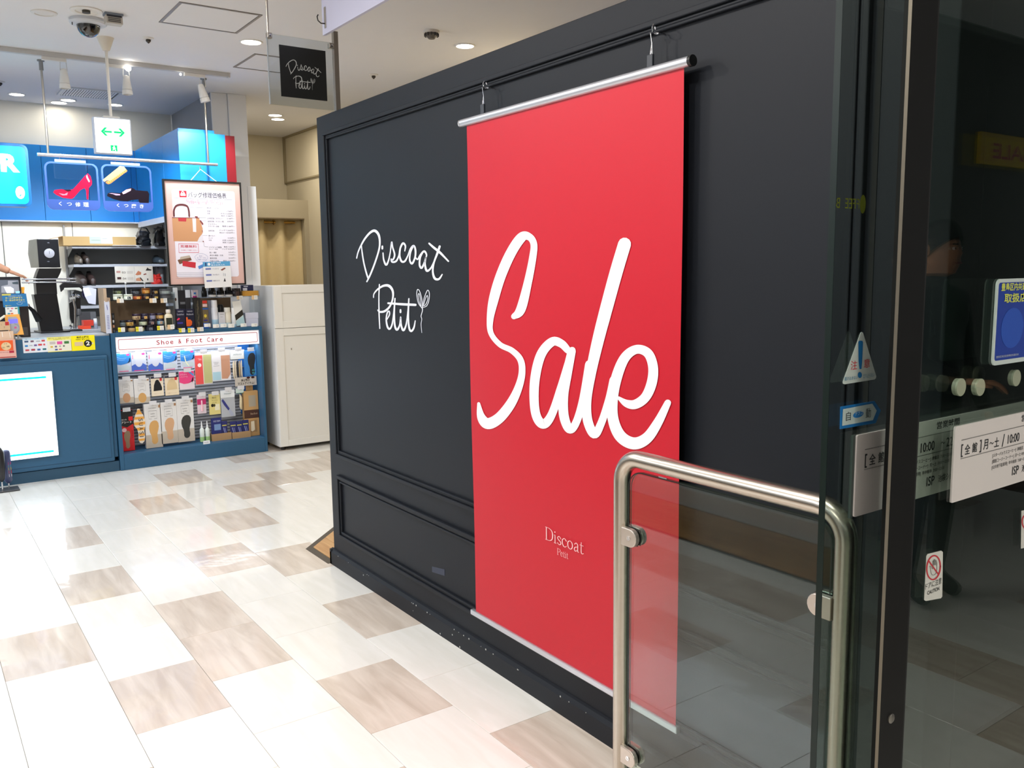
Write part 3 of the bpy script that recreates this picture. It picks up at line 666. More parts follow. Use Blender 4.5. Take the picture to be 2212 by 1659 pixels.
# shoe repair lightbox with R
k = Kit('lightbox_sign', 'large sky blue illuminated sign with a white letter R at the left edge', 'sign', (-230, 303, 64, 443), 7.45, depth=.12)
MB().prism([(a, -.06, b) for a, b in rrect(-k.w/2, k.w/2, 0, k.h, .045)], (0, .12, 0)).build('housing', C(24, 112, 182, .4), k.o)
CY = mat('lit_cyan', (0, 205, 240), .4, emis=1.25); LW = mat('lit_white', (255, 255, 255), .4, emis=1.35)
MB().prism([(a, -.062, b) for a, b in rrect(-k.w/2+.02, k.w/2-.02, .02, k.h-.02, .032)], (0, .003, 0)).build('face', CY, k.o)
k.d = .125
fu = lambda px: (PY(px, 350, 7.45).x-k.X0)/k.w
u0, u1 = fu(0.5), fu(41.5)
k.text('letter', LW, [('R', u0, .545, u1, .83), ('E', u0-.09, .545, u0-.02, .83), ('D', u0-.19, .545, u0-.11, .83)], bold=.05)
cu = fu(38); k.oval('emblem', LW, cu, .225, .036, .1, 2, 24)
k.ink('emblem_marks', CY, [[(cu-.016, .24, .006), (cu, .265, .004), (cu+.014, .25, .004)], [(cu-.012, .22, .004), (cu+.014, .22, .004)], [(cu-.004, .17, .012), (cu+.004, .19, .012)]], 4)

# hanging rail with rods
yb = 7.05
a = PY(80, 331, yb); b = PY(470, 358, yb); hz = (a.z+b.z)/2
hr = thing('hanging_rail', 'long horizontal steel rail hung from the ceiling on two thin rods', 'rail', ((a.x+b.x)/2, yb, hz))
hw = (b.x-a.x)/2
MB().tube([(-hw, 0, 0), (hw, 0, 0)], .0125, 14).build('rail', mat('rail_steel', (220, 222, 228), .25, metal=.9), hr, smooth=True)
for px in (104, 450):
    x = PY(px, 330 if px < 200 else 352, yb).x-hr.location.x
    MB().tube([(x, 0, .012), (x, 0, H-hz)], .008, 10).build('rod', STEEL, hr, smooth=True)
    MB().lathe([(.014, H-hz-.07), (.014, H-hz-.012), (.024, H-hz-.01), (.024, H-hz)], (x, 0, 0), 16).build('flange', mat('flange_steel', (150, 150, 150), .4, metal=.8), hr, smooth=True)
def acrylic_sign(bb, cap, label):
    k = Kit('hanging_shoe_sign', label, 'sign', bb, yb, cB, depth=.006, group='clear hanging signs')
    MB().prism([(a, -.003, b) for a, b in rrect(-k.w/2, k.w/2, 0, k.h, .045)], (0, .006, 0)).build('plate', ACRYL, k.o)
    BO = C(60, 92, 168, .5); n = 5
    o_ = rrect(-k.w/2, k.w/2, 0, k.h, .045, n); i_ = rrect(-k.w/2+.013, k.w/2-.013, .012, k.h-.012, .034, n)
    mb = MB(); m_ = len(o_)
    mb.add([(a, -.0036, b) for a, b in o_]+[(a, -.0036, b) for a, b in i_], [(i, (i+1) % m_, (i+1) % m_+m_, i+m_) for i in range(m_)])
    zc = k.h*.215
    pts = [(a, b) for a, b in rrect(-k.w/2+.005, k.w/2-.005, .004, k.h-.01, .04) if b < zc]+[(k.w/2-.005, zc)]
    pts = [(-k.w/2+.005, zc)]+[q for q in pts]
    lo = [(a, b) for a, b in rrect(-k.w/2+.005, k.w/2-.005, .004, k.h, .04) if b < zc]
    mb.sheet([(a, -.0038, b) for a, b in [(-k.w/2+.005, zc)]+lo+[(k.w/2-.005, zc)]])
    mb.build('border', BO, k.o)
    k.text('caption', C(225, 230, 245, .5), cap, 3, .015)
    k.box('hanger_plate', (132, 140, 190, .5), .2, .78, 1.0, 1.055, 0, .006)
    top = hz+.0125-(k.o.location.z)
    for u in (.3, .68): MB().tube([(k.X(u), 0, k.h*1.02), (k.X(u), 0, top-.026)], .0025, 6).build('hanging_wire', CHROME, k.o)
    return k
k = acrylic_sign((605, 560, 1315, 1190), [('く', .215, .085, .27, .17), ('つ', .365, .09, .455, .155), ('修', .52, .075, .62, .17), ('理', .67, .075, .775, .17)], 'clear hanging sign with a glossy red high heel shoe')
PINK = C(222, 22, 60, .25); 
k.poly('heel_shoe_print', PINK, [(.13, .36), (.16, .41), (.28, .43), (.42, .42), (.50, .44), (.62, .58), (.75, .74), (.80, .79), (.85, .73), (.87, .62), (.86, .55), (.80, .48), (.775, .235), (.745, .235), (.745, .42), (.72, .475), (.64, .43), (.5, .26), (.46, .235), (.30, .25), (.18, .31)], 3)
k.poly('shoe_lining_print', C(60, 12, 30, .3), [(.32, .425), (.40, .385), (.47, .405), (.45, .43)], 4)
k.poly('shoe_highlight_print', C(250, 215, 225, .3), [(.785, .76), (.80, .70), (.83, .62), (.81, .60), (.775, .68), (.765, .72)], 4)
k.poly('shoe_highlight_print', C(240, 130, 150, .3), [(.23, .345), (.33, .33), (.40, .37), (.38, .31), (.30, .30)], 4)
k = acrylic_sign((1358, 595, 2020, 1210), [('く', .26, .09, .31, .17), ('つ', .40, .095, .49, .155), ('磨', .55, .08, .65, .17), ('き', .72, .08, .80, .165)], 'clear hanging sign with a polishing brush above a black leather shoe')
k.poly('brush_back_print', C(246, 190, 110, .4), [(.02, .66), (.05, .62), (.10, .66), (.16, .645), (.50, .90), (.46, .965), (.38, .975)], 3)
k.poly('bristles_print', C(190, 112, 48, .6), [(.07, .60), (.12, .57), (.17, .59), (.52, .875), (.50, .91), (.16, .645), (.09, .64)], 4)
k.ink('bristle_gaps_print', C(232, 170, 96, .6), [[(.12+.035*i, .635+.0245*i, .008), (.14+.035*i, .60+.0245*i, .008)] for i in range(11)], 5)
k.poly('leather_shoe_print', C(24, 14, 26, .3), [(.08, .32), (.10, .38), (.16, .40), (.34, .39), (.46, .47), (.56, .52), (.62, .505), (.66, .47), (.84, .46), (.90, .46), (.93, .40), (.91, .20), (.72, .20), (.70, .27), (.56, .25), (.48, .22), (.34, .225), (.20, .26)], 3)
k.poly('shoe_highlight_print', C(214, 170, 190, .3), [(.38, .41), (.47, .475), (.57, .50), (.56, .455), (.44, .385), (.40, .37)], 4)
k.poly('shoe_highlight_print', C(190, 150, 176, .3), [(.12, .375), (.18, .385), (.34, .37), (.34, .345), (.26, .34), (.20, .365)], 4)

# ------------------------------------------------------------------ framed price poster
ypz = 7.0
p = Kit('price_poster', 'black framed bag repair price poster hanging in front of the white column', 'poster', (358, 389, 527, 616), ypz, depth=.02)
p.Z1, p.Z0 = 2.216, 1.408; p.h = .808; p.o.location.z = 1.408; p.w = .596; p.o.location.x = 2.006
for n_, a in (('top', (0, 1, .985, 1)), ('bottom', (0, 1, 0, .015)), ('left', (0, .02, .015, .985)), ('right', (.98, 1, .015, .985))): p.box('frame_bar', BLACKM, *a, y0=-.008)
p.box('backing', C(214, 176, 168, .45), .02, .98, .015, .985, 0, .02)
MB().prism([(a, -.0106, b) for a, b in rrect(-.235, .245, .066, .735, .018)], (0, .0006, 0)).build('white_sheet', C(232, 228, 240, .5), p.o)
def pu(x, y): # crop cP -> u,v on the poster by its four corners
    x0 = 92+ (140-92)*((y-85)/(1615-85)); x1 = 1222+(1262-1222)*((y-160)/(1630-160))
    u = (x-x0)/(x1-x0); t = 85+(160-85)*u; bt = 1618+12*u
    return u, 1-(y-t)/(bt-t)
def PT(lists): return [pu(*q) for q in lists]
p.poly('bag_icon_field', C(190, 30, 52, .5), PT([(320, 255), (424, 260), (424, 352), (324, 348)]), 3)
p.poly('bag_icon', C(240, 235, 238, .5), PT([(335, 300), (352, 288), (398, 290), (412, 318), (408, 332), (338, 330)]), 4)
p.ink('bag_icon_handle', C(240, 235, 238, .5), [[(*pu(350, 290), .008), (*pu(368, 264), .008), (*pu(392, 290), .008)]], 4)
def row(t, x0, y0, x1, y1): a = pu(x0, y1); b = pu(x1, y0); c_ = pu(x0, y0); d_ = pu(x1, y1); return (t, a[0], (a[1]+d_[1])/2, b[0], (b[1]+c_[1])/2)
DK = C(48, 44, 60, .6); RD = C(205, 60, 84, .6)
p.text('title', DK, [row('バッグ修理価格表', 446, 290, 1000, 368)], 3, .008)
p.text('subtitle', C(225, 150, 165, .6), [row('素敵な時間とお使いいただく為に修理いたします。', 412, 388, 915, 430), row('バッグ修理専門の職人が丁寧にリペアいたします。', 372, 420, 960, 462)], 3)
p.ink('rule_lines', C(150, 150, 165, .6), [[(*pu(245, 355), .003), (*pu(1088, 402), .003)], [(*pu(462, 492), .002), (*pu(692, 508), .002)], [(*pu(500, 645), .002), (*pu(690, 650), .002)], [(*pu(600, 690), .002), (*pu(700, 692), .002)], [(*pu(640, 900), .002), (*pu(706, 902), .002)], [(*pu(650, 1000), .003), (*pu(655, 1055), .003), (*pu(710, 1066), .003)]]+[[(*pu(245, 1430+26*i), .0022), (*pu(670, 1440+24*i), .0022)] for i in range(4)], 3)
rows = []
for t, x0, y, x1, hh in (('持ち手（ハンドル）', 710, 514, 885, 24), ('修理', 712, 556, 754, 24), ('交換', 712, 588, 752, 24), ('止め具交換（マグネット）', 714, 662, 940, 26), ('金具交換（ナスカン等）', 716, 706, 955, 26), ('ファスナー', 718, 744, 846, 22), ('スライダー交換', 720, 774, 878, 22), ('全体交換', 722, 836, 808, 22), ('肩ベルト', 722, 908, 818, 22), ('ホック', 722, 942, 778, 18), ('作成', 724, 972, 764, 18), ('パイピング補強', 724, 1076, 908, 26), ('カット・内袋', 726, 1102, 850, 18), ('縫い・補修', 728, 1150, 830, 24), ('革切れ補強・交換', 732, 1192, 928, 24), ('裏地交換', 732, 1232, 834, 24), ('内張り交換', 734, 1272, 862, 22)):
    rows.append(row(t, x0, y-hh/2, x1, y+hh/2))
for t, x0, y in (('1,728円〜', 995, 568), ('片方 13,608円〜', 912, 600), ('両方 17,280円〜', 916, 632), ('2,160円〜', 1000, 670), ('2,052円〜', 1002, 712), ('鞄用 5,184円〜', 930, 780), ('バッグ 7,344円〜', 880, 838), ('30cm〜 8,424円〜', 884, 872), ('4,104円〜', 1004, 950), ('片側 14,904円〜', 924, 982), ('両側 17,280円〜', 926, 1014), ('鞄用 7,344円〜', 944, 1076), ('バッグ 8,424円〜', 914, 1106), ('3,024円〜', 1010, 1156), ('7,776円〜', 1012, 1192), ('8,424円〜', 1012, 1238), ('鞄用 12,960円〜', 928, 1278)):
    rows.append(row(t, x0, y-11, 1112+(y-568)*.014, y+11))
p.text('price_rows', C(84, 80, 98, .6), rows, 3)
p.poly('bag_body_print', C(200, 146, 104, .6), PT([(210, 635), (590, 652), (610, 700), (640, 800), (640, 860), (560, 985), (222, 972)]), 3)
p.poly('bag_corner_print', C(222, 218, 228, .6), PT([(636, 872), (648, 990), (556, 988), (585, 930)]), 4)
p.ink('bag_handle_print', C(96, 40, 44, .6), [[(*pu(238, 610), .022), (*pu(240, 530), .022), (*pu(275, 470), .02), (*pu(350, 455), .02), (*pu(425, 478), .02), (*pu(448, 540), .022), (*pu(452, 620), .022)]], 4)
p.poly('bag_flap_print', C(190, 52, 62, .6), PT([(294, 638), (412, 644), (406, 696), (298, 688)]), 4)
p.poly('bag_strap_print', C(226, 218, 222, .6), PT([(495, 640), (548, 644), (546, 850), (500, 846)]), 4)
p.ink('bag_piping_print', C(130, 60, 60, .6), [[(*pu(540, 632), .014), (*pu(568, 636), .014)], [(*pu(610, 690), .014), (*pu(640, 735), .02)], [(*pu(632, 832), .008), (*pu(634, 845), .008)], [(*pu(638, 985), .01), (*pu(646, 990), .01)], [(*pu(212, 634), .005), (*pu(595, 650), .005)]], 5)
p.ink('notice_frame', RD, [[(*pu(*a), .004), (*pu(*b), .004)] for a, b in (((290, 1010), (570, 1020)), ((570, 1020), (572, 1145)), ((572, 1145), (292, 1138)), ((292, 1138), (290, 1010)))], 3)
p.text('notice_text', RD, [row('見積無料', 312, 1032, 545, 1072), row('お気軽にご相談ください', 320, 1100, 555, 1112)], 3, .01)
p.poly('brown_wallet_print', C(112, 76, 56, .6), PT([(268, 1245), (440, 1180), (470, 1250), (295, 1305)]), 3)
p.poly('wallet_flap_print', C(186, 172, 158, .6), PT([(310, 1200), (440, 1180), (450, 1215), (300, 1240)]), 4)
p.poly('red_wallet_print', C(196, 40, 56, .6), PT([(338, 1258), (525, 1285), (520, 1368), (335, 1330)]), 5)
p.poly('blue_card_case_print', C(84, 140, 205, .6), PT([(555, 1342), (635, 1310), (650, 1350), (570, 1386)]), 3)
p.ink('speech_cloud_print', C(170, 180, 215, .6), [[(*pu(512, 1205), .003), (*pu(560, 1165), .003), (*pu(640, 1165), .003), (*pu(700, 1210), .003), (*pu(660, 1270), .003), (*pu(560, 1275), .003), (*pu(512, 1205), .003)]], 3)
p.text('cloud_text', C(110, 120, 170, .6), [row('財布・', 575, 1188, 635, 1204), row('キーケースも', 545, 1212, 672, 1230), row('ご相談ください', 545, 1238, 680, 1256)], 3)
hx = 2.007-p.o.location.x; hzz = hz-.014-p.o.location.z
MB().tube([(-.085, .0, .808), (hx, .03, hzz-.03), (.11, .0, .808)], .0028, 6).build('hanging_cord', C(225, 228, 232, .4), p.o)
MB().tube([(hx, .03, hzz-.03), (hx, .04, hzz-.01)], .005, 6).build('hook', CHROME, p.o)

# ------------------------------------------------------------------ blue counter (left) and shoe care case (right)
YC = 7.09
xsep = PY(248, 850, YC).x
ct = thing('service_counter', 'dark blue service counter with a raised front panel left of the shoe care case', 'counter', (-.2, YC+.3, 0))
def cl_(mb): return loc(mb, ct)
XL = -1.6
zt1 = PY(120, 727, YC+.02).z; zt1 = 1.045
cl_(MB().box(XL, xsep-.002, YC+.02, YC+.62, .11, zt1)).build('body', CBLUE, ct, .004)
zl = PY(200, 768, YC).z
z3 = PY(200, 1002, YC).z
cl_(MB().box(XL, xsep-.03, YC, YC+.02, z3, zl)).build('front_panel', CBLUE, ct, .012)
mb = MB()
a0, a1, b0, b1 = XL+.02, xsep-.052, z3+.03, zl-.03
for q in ((a0, a1, b1-.004, b1), (a1-.004, a1, b0, b1), (a0, a1, b0, b0+.004)): mb.box(q[0], q[1], YC-.001, YC+.002, q[2], q[3])
cl_(mb).build('panel_groove', C(28, 66, 96, .5), ct)
cl_(MB().box(XL, xsep-.002, YC+.012, YC+.5, 0, z3-.004)).build('kick_board', mat('kick_blue', (36, 74, 100), .5), ct)
cl_(MB().box(XL, xsep-.002, YC+.03, YC+.62, zt1, zt1+.012)).build('worktop', C(176, 180, 184, .4), ct, .002)
# lit menu board let into the counter front
mn = Kit('lit_menu_board', 'glowing white menu board with turquoise bars on the blue counter front', 'lightbox', (-190, 805, 122, 992), YC-.0225, depth=.02)
x1_ = PY(120, 900, YC-.02).x; mn.o.location.x = x1_-mn.w/2
mzt, mzb = PY(112, 802, YC-.02).z, PY(127, 983, YC-.02).z; mn.o.location.z = mzb; mn.h = mzt-mzb
mn.box('frame', C(235, 240, 248, .4), 0, 1, 0, 1, .002)
mn.face('lit_face', mat('menu_glow', (235, 246, 255), .4, emis=3.2), .003, .997, .005, .995, 1)
TQ = mat('turquoise_print', (0, 200, 230), .4, emis=.9)
mn.face('turquoise_bar', TQ, .04, .955, .925, .95, 2); mn.face('turquoise_bar', TQ, .04, .965, .045, .07, 2)
PALE = mat('pale_print', (205, 246, 248), .4, emis=2.0)
mn.text('menu_text', PALE, [('修理', .62, .81, .70, .85), ('料金', .86, .81, .90, .85), ('1,100円', .70, .69, .83, .72), ('かかと修理', .58, .56, .80, .60), ('980円', .86, .56, .93, .60), ('つま先', .60, .43, .70, .47), ('1,200円', .84, .43, .94, .47), ('中敷き', .62, .30, .78, .33), ('980円', .86, .30, .92, .33), ('ご相談', .60, .15, .74, .18), ('無料', .88, .17, .93, .21)], 3)
# stickers on the counter front
YS = YC+.02
def sticker(bb, base, label, nm='payment_sticker', cat='sticker'):
    k = Kit(nm, label, cat, bb, YS-.001, cF, depth=.001, group='payment stickers on the counter'); k.box('card', base, bevel=0); return k
k = sticker((342, 346, 708, 564), C(226, 232, 240, .4), 'pale sticker with small credit card marks, left of three on the counter')
k.face('header_band', C(200, 225, 238, .5), 0, 1, .88, 1, 1); k.text('header_text', C(60, 96, 160, .5), [('各種クレジットカードがご利用いただけます', .1, .91, .9, .97)], 2)
for i, (u, v, w_, c_) in enumerate([(.07, .72, .16, (60, 90, 130)), (.32, .72, .13, (120, 90, 110)), (.77, .73, .14, (200, 70, 80)), (.08, .42, .12, (40, 130, 200)), (.45, .44, .12, (110, 90, 150)), (.62, .46, .16, (205, 60, 70)), (.83, .46, .08, (215, 80, 90)), (.08, .13, .16, (200, 80, 90)), (.32, .14, .16, (170, 50, 70)), (.57, .13, .13, (50, 90, 160)), (.79, .14, .15, (40, 110, 120))]):
    k.face('card_mark', C(*c_, .5), u, u+w_, v, v+.12, 2, .002)
k.text('card_mark_text', C(60, 60, 70, .5), [('VISA', .54, .73, .72, .81), ('JCB', .26, .45, .38, .53)], 3)
k = sticker((706, 330, 1068, 550), C(232, 230, 214, .4), 'cream sticker with transit card marks, middle of three on the counter')
k.face('header_band', C(238, 232, 120, .5), 0, 1, .78, 1, 1); k.text('header_text', C(90, 86, 60, .5), [('電子マネーがご利用いただけます', .06, .87, .92, .95), ('交通系ICカード', .26, .8, .76, .85)], 2)
for u, v, w_, hh, c_ in [(.1, .52, .24, .18, (196, 186, 182)), (.4, .5, .22, .2, (225, 80, 160)), (.7, .52, .2, .17, (60, 120, 60)), (.12, .30, .1, .1, (210, 170, 50)), (.3, .3, .09, .11, (110, 90, 140)), (.48, .32, .07, .09, (160, 160, 165)), (.64, .32, .07, .1, (90, 100, 90)), (.3, .1, .11, .1, (50, 80, 160)), (.46, .12, .12, .07, (200, 60, 90))]:
    k.face('card_mark', C(*c_, .5), u, u+w_, v, v+hh, 2, .002)
k.face('yellow_edge', C(230, 220, 30, .5), 0, 1, 0, .03, 2)
k = sticker((1062, 308, 1418, 532), C(246, 232, 20, .4), 'bright yellow sticker with a black circle and the number 2 on the counter')
k.text('header_text', C(40, 38, 10, .5), [('毎週土曜日', .24, .82, .74, .95), ('ポイント', .45, .70, .78, .79), ('TOKYU', .2, .70, .4, .77)], 2, .02)
k.face('card_print', C(214, 190, 150, .5), .14, .5, .32, .58, 2, .002); k.oval('black_disc', C(14, 14, 12, .5), .7, .45, .17, .24, 2)
k.text('numeral', C(245, 245, 240, .5), [('2', .62, .32, .78, .60), ('倍', .86, .40, .93, .50)], 3, .03)

cs_ = thing('shoe_care_case', 'dark blue lit display case titled Shoe & Foot Care', 'display case', (1.865, YC+.2, 0))
XA, XB_ = xsep+.002, PY(578.5, 960, YC).x
ZT = 1.062
def cc(mb): return loc(mb, cs_)
oz0, oz1 = .125, 1.03
ox0, ox1 = PY(258, 850, YC).x, XB_-.022
cc(MB().box(XA, ox0, YC, YC+.4, 0, ZT)).build('side_panel', CBLUE, cs_, .003)
cc(MB().box(ox1, XB_, YC, YC+.4, 0, ZT)).build('side_panel', CBLUE, cs_, .003)
cc(MB().box(ox0, ox1, YC, YC+.4, oz1, ZT)).build('top_board', CBLUE, cs_, .003)
cc(MB().box(ox0, ox1, YC, YC+.4, 0, oz0)).build('base_board', CBLUE, cs_, .003)
cc(MB().box(ox0, ox1, YC+.3, YC+.4, oz0, oz1)).build('back_board', C(150, 152, 158, .5), cs_)
zs0, zs1 = PY(400, 768, YC+.03).z, oz1
hd = Vector((ox0, YC+.02, .905))
cc(MB().box(ox0, ox1, YC+.02, YC+.06, .915, oz1)).build('header_sign', mat('header_glow', (255, 250, 251), .4, emis=.55), cs_, .001)
RDP = C(176, 20, 56, .6)
o_ = rrect(ox0+.02, ox1-.012, .93, oz1-.018, .012, 4); i_ = rrect(ox0+.024, ox1-.016, .934, oz1-.022, .009, 4); m_ = len(o_)
cc(MB().add([(a, YC+.0185, b) for a, b in o_]+[(a, YC+.0185, b) for a, b in i_], [(i, (i+1) % m_, (i+1) % m_+m_, i+m_) for i in range(m_)])).build('header_outline', RDP, cs_)
tx0, tx1 = PY(*cG(540, 180), YC).x, PY(*cG(1350, 160), YC).x
mb = MB(); xx = tx0; ttl = 'Shoe & Foot Care'
ws = [1.0 if ch != ' ' else .8 for ch in ttl]; tot = sum(ws)
for ch_, w_ in zip(ttl, ws):
    st_ = (tx1-tx0)*w_/tot
    if ch_ != ' ':
        hh = .036 if ch_ in 'SFC&h' else (.034 if ch_ == 't' else .026)
        v_, f_, asp = text_mesh(ch_, .01)
        put_text(mb, ch_, (xx+.004, YC+.0182, .954), (1, 0, 0), (0, 0, 1), min(st_*.72, hh*asp*1.15), hh, .01)
    xx += st_
cc(mb).build('header_text', RDP, cs_)
cc(MB().box(ox0, ox1, YC+.07, YC+.16, .985, 1.0)).build('light_tube', mat('tube_glow', (235, 244, 255), .4, emis=5), cs_)
area(((ox0+ox1)/2, YC+.09, .905), 1.1, 2.6, (.88, .94, 1), sizey=.05, shape='RECTANGLE')
mb = MB()
for i in range(31): mb.box(ox0+.001, ox1-.001, YC+.285, YC+.30, oz0+.01+i*.0255, oz0+.028+i*.0255)
cc(mb).build('slat_wall', C(196, 197, 202, .45), cs_)['kind'] = 'stuff'
cc(MB().box(ox1-.1, ox1-.003, YC+.28, YC+.284, .30, .96)).build('blue_backing', C(30, 110, 190, .5), cs_)
# three plain glass shelf fronts / price rails
for z in (.70, .455):
    cc(MB().box(ox0+.001, ox1-.06, YC+.262, YC+.285, z, z+.004)).build('shelf_rail', C(110, 112, 116, .4), cs_)
#@@ITEMS
# ------------------------------------------------------------------ goods hanging in the shoe care case
YH = 7.20
def hang(k, tagc=(214, 214, 218)):
    """steel display hook reaching back to the slat wall, with a price card"""
    y1 = YC+.284-k.o.location.y
    MB().tube([(0, -k.d/2-.03, k.h-.008), (0, y1, k.h-.003)], .0018, 6).build('display_hook', HOOKM, k.o)
    if tagc: MB().box(-.028, .028, -k.d/2-.032, -k.d/2-.030, k.h-.006, k.h+.026).build('price_card', C(*tagc, .5), k.o)
def pack(bb, label, nm='insole_pack', depth=.012, base=(225, 225, 230), hk=True, Y=YH, cf=cG, bottom=None, cat='package', group='packs in the shoe care case', tagc=(214, 214, 218)):
    k = Kit(nm, label, cat, bb, Y, cf, depth=depth, bottom=bottom, group=group); k.o.location.x = min(k.o.location.x, ox1-.004-k.w/2); k.box('package', base if not isinstance(base, tuple) else C(*base, .4), bevel=.001)
    if hk: hang(k, tagc)
    return k
BLU, PK = C(56, 132, 208, .35), C(236, 60, 120, .4)
def gelpack(bb, label, heel):
    k = pack(bb, label, base=(196, 204, 222))
    if heel:
        k.poly('blue_print', BLU, [(0, .42), (.3, .38), (.6, .42), (1, .52), (1, .99), (0, .99)], 1)
        k.poly('heel_print', C(16, 22, 40, .4), [(.68, .42), (.86, .56), (.90, .70), (.96, .72), (.94, .56), (.88, .50), (.86, .42), (.84, .5)], 3)
        k.ink('wave_print', C(150, 200, 236, .4), [[(.08, .78, .03), (.4, .70, .02), (.7, .74, .012)], [(.08, .68, .02), (.35, .62, .02), (.6, .64, .01)]], 2)
        k.poly('gel_pad', C(196, 208, 214, .2), [(.1, .12), (.9, .12), (.92, .3), (.6, .38), (.1, .34)], 2)
    else:
        k.poly('blue_print', C(74, 104, 190, .35), [(0, .02), (1, .02), (1, .30), (.75, .42), (.2, .38), (0, .3)], 1)
        k.oval('gel_pad', C(206, 210, 224, .2), .5, .55, .27, .32, 2)
        k.ink('pink_side_print', PK, [[(.10, .86, .04), (.10, .66, .04)]], 2)
    k.oval('pink_dot', PK, .82, .90, .12, .06, 3); k.face('pink_line', PK, .15, .8, .03, .06, 3)
    return k
gelpack((62, 345, 238, 575), 'leftmost blue gel pad pack with a high heel print in the top row', True)
gelpack((242, 335, 420, 565), 'lavender gel pad pack, second in the top row', False)
gelpack((440, 330, 618, 560), 'lavender gel pad pack, third in the top row', False)
gelpack((622, 318, 790, 550), 'blue gel pad pack with heel print, fourth in the top row', True)
k = gelpack((830, 308, 1000, 530), 'blue pack with a pale curved strip, fifth in the top row', True)
k.ink('curved_strip', C(236, 238, 200, .3), [[(.28, .66, .06), (.36, .36, .06), (.55, .14, .06)]], 4)
k = pack((1003, 340, 1205, 720), 'tall coral and olive insole pack in the top row', base=(222, 216, 214))
k.face('coral_card', C(226, 84, 84, .4), 0, .46, .01, .92, 1); k.face('olive_sheet', C(186, 184, 128, .6), .5, .98, .03, .93, 1)
k.oval('white_emblem', C(240, 235, 235, .4), .27, .61, .11, .06, 2); k.text('card_text', C(250, 220, 220, .4), [('靴用', .24, .76, .40, .81), ('足', .22, .585, .32, .635), ('レザー', .14, .80, .36, .83)], 3)
k = pack((1205, 318, 1425, 675), 'white pack with a tan leather sheet in the top row', base=(228, 226, 230))
k.face('pale_blue_block', C(170, 206, 220, .5), .02, .46, .02, .30, 1); k.poly('tan_sheet', C(196, 146, 118, .6), [(.5, .06), (.82, .05), (.98, .2), (.99, .84), (.5, .84)], 1)
k.text('card_text', C(130, 136, 140, .4), [('INSOLE', .1, .60, .36, .63), ('SHEET', .12, .55, .34, .58)], 2); k.face('line_print', C(150, 150, 156, .5), .08, .4, .5, .51, 2)
k = pack((1424, 310, 1592, 420), 'white header card with five pairs of shoe laces hanging below it', 'shoe_laces', base=(226, 228, 226))
for i, c_ in enumerate(((222, 206, 176), (205, 190, 165), (30, 30, 32), (176, 152, 112), (214, 200, 176))):
    x = k.X(.22+i*.14); MB().tube([(x, 0, -.012), (x-.004, -.002, -.04), (x-.003, 0, -.13), (x, 0, -.165)], [.004, .007, .007, .004], 8).build('lace_bundle', C(*c_, .8), k.o, smooth=True)
k.text('card_text', C(130, 140, 140, .4), [('SHOELACE', .2, .45, .8, .6)], 2)
k = pack((1628, 310, 1770, 620), 'blue pack with a black insole at the right end of the top row', base=(60, 128, 196))
k.poly('black_insole', C(34, 36, 38, .7), sole(.28, .95, .04, .9), 1); k.text('card_text', C(90, 200, 200, .4), [('fit', .62, .08, .92, .16), ('air', .62, .2, .92, .28)], 3)
TAN = C(214, 164, 104, .6); GRY = C(60, 58, 54, .7)
def insole_card(bb, label, padc, half, depth=.014, hk=True, bottom=None):
    k = pack(bb, label, base=(226, 224, 222), depth=depth, hk=hk, bottom=bottom)
    k.face('beige_band', C(196, 184, 168, .5), 0, 1, 0, .30 if not half else .24, 1)
    u0, u1, v0, v1 = (.22, .82, .08, .62) if not half else (.22, .78, .03, .46)
    if half: k.oval('insole', padc, .5, .22, .26, .2, 2)
    else: k.poly('insole', padc, sole(u0, u1, v0, v1), 2)
    z = (.50, .74) if half else (.66, .84)
    k.ink('label_frame', C(150, 150, 150, .5), [[(a, b, .008), (c, d, .008)] for a, b, c, d in ((.26, z[0], .26, z[1]), (.26, z[1], .74, z[1]), (.74, z[1], .74, z[0]), (.26, z[0], .42, z[0]), (.58, z[0], .74, z[0]))], 2)
    k.text('card_text', C(120, 120, 122, .5), [('SHOE INSOLE', .26, z[1]+.05, .70, z[1]+.07), ('Leather', .36, z[1]-.08, .64, z[1]-.05), ('comfort', .36, z[0]+.04, .64, z[0]+.07)], 2)
    k.face('brown_tab', C(168, 128, 92, .5), .86, .98, .90, .96, 2)
    return k
insole_card((92, 660, 268, 945), 'white card with a tan half insole, leftmost in the middle row', C(206, 158, 118, .6), True)
insole_card((275, 650, 462, 945), 'white card with a golden tan half insole, second in the middle row', C(208, 160, 96, .6), True)
k = pack((480, 625, 625, 860), 'cream pack with a black pointed toe pad in the middle row', base=(236, 222, 198))
k.poly('black_pad', C(18, 18, 20, .8), [(.16, .26), (.86, .28), (.88, .42), (.78, .62), (.62, .80), (.5, .84), (.36, .78), (.22, .56)], 2); k.face('red_tab', C(206, 44, 52, .5), .72, .90, .76, .92, 2); k.face('dark_header', C(30, 34, 60, .5), 0, 1, .9, 1, 2); k.text('card_text', C(190, 160, 130, .5), [('つま先クッション', .14, .10, .84, .14)], 2)
k = pack((645, 615, 808, 850), 'cream pack with a beige pad in the middle row', base=(234, 216, 186))
k.poly('beige_pad', C(216, 190, 146, .7), [(.12, .28), (.88, .30), (.86, .56), (.66, .82), (.5, .86), (.3, .78), (.14, .55)], 2); k.face('red_tab', C(206, 44, 52, .5), .72, .90, .76, .92, 2); k.face('dark_header', C(30, 34, 60, .5), 0, 1, .9, 1, 2); k.text('card_text', C(170, 140, 110, .5), [('足裏クッション', .14, .10, .84, .14)], 2)
k = pack((815, 560, 995, 780), 'pink pack with a black heel print in the middle row', base=(224, 210, 218))
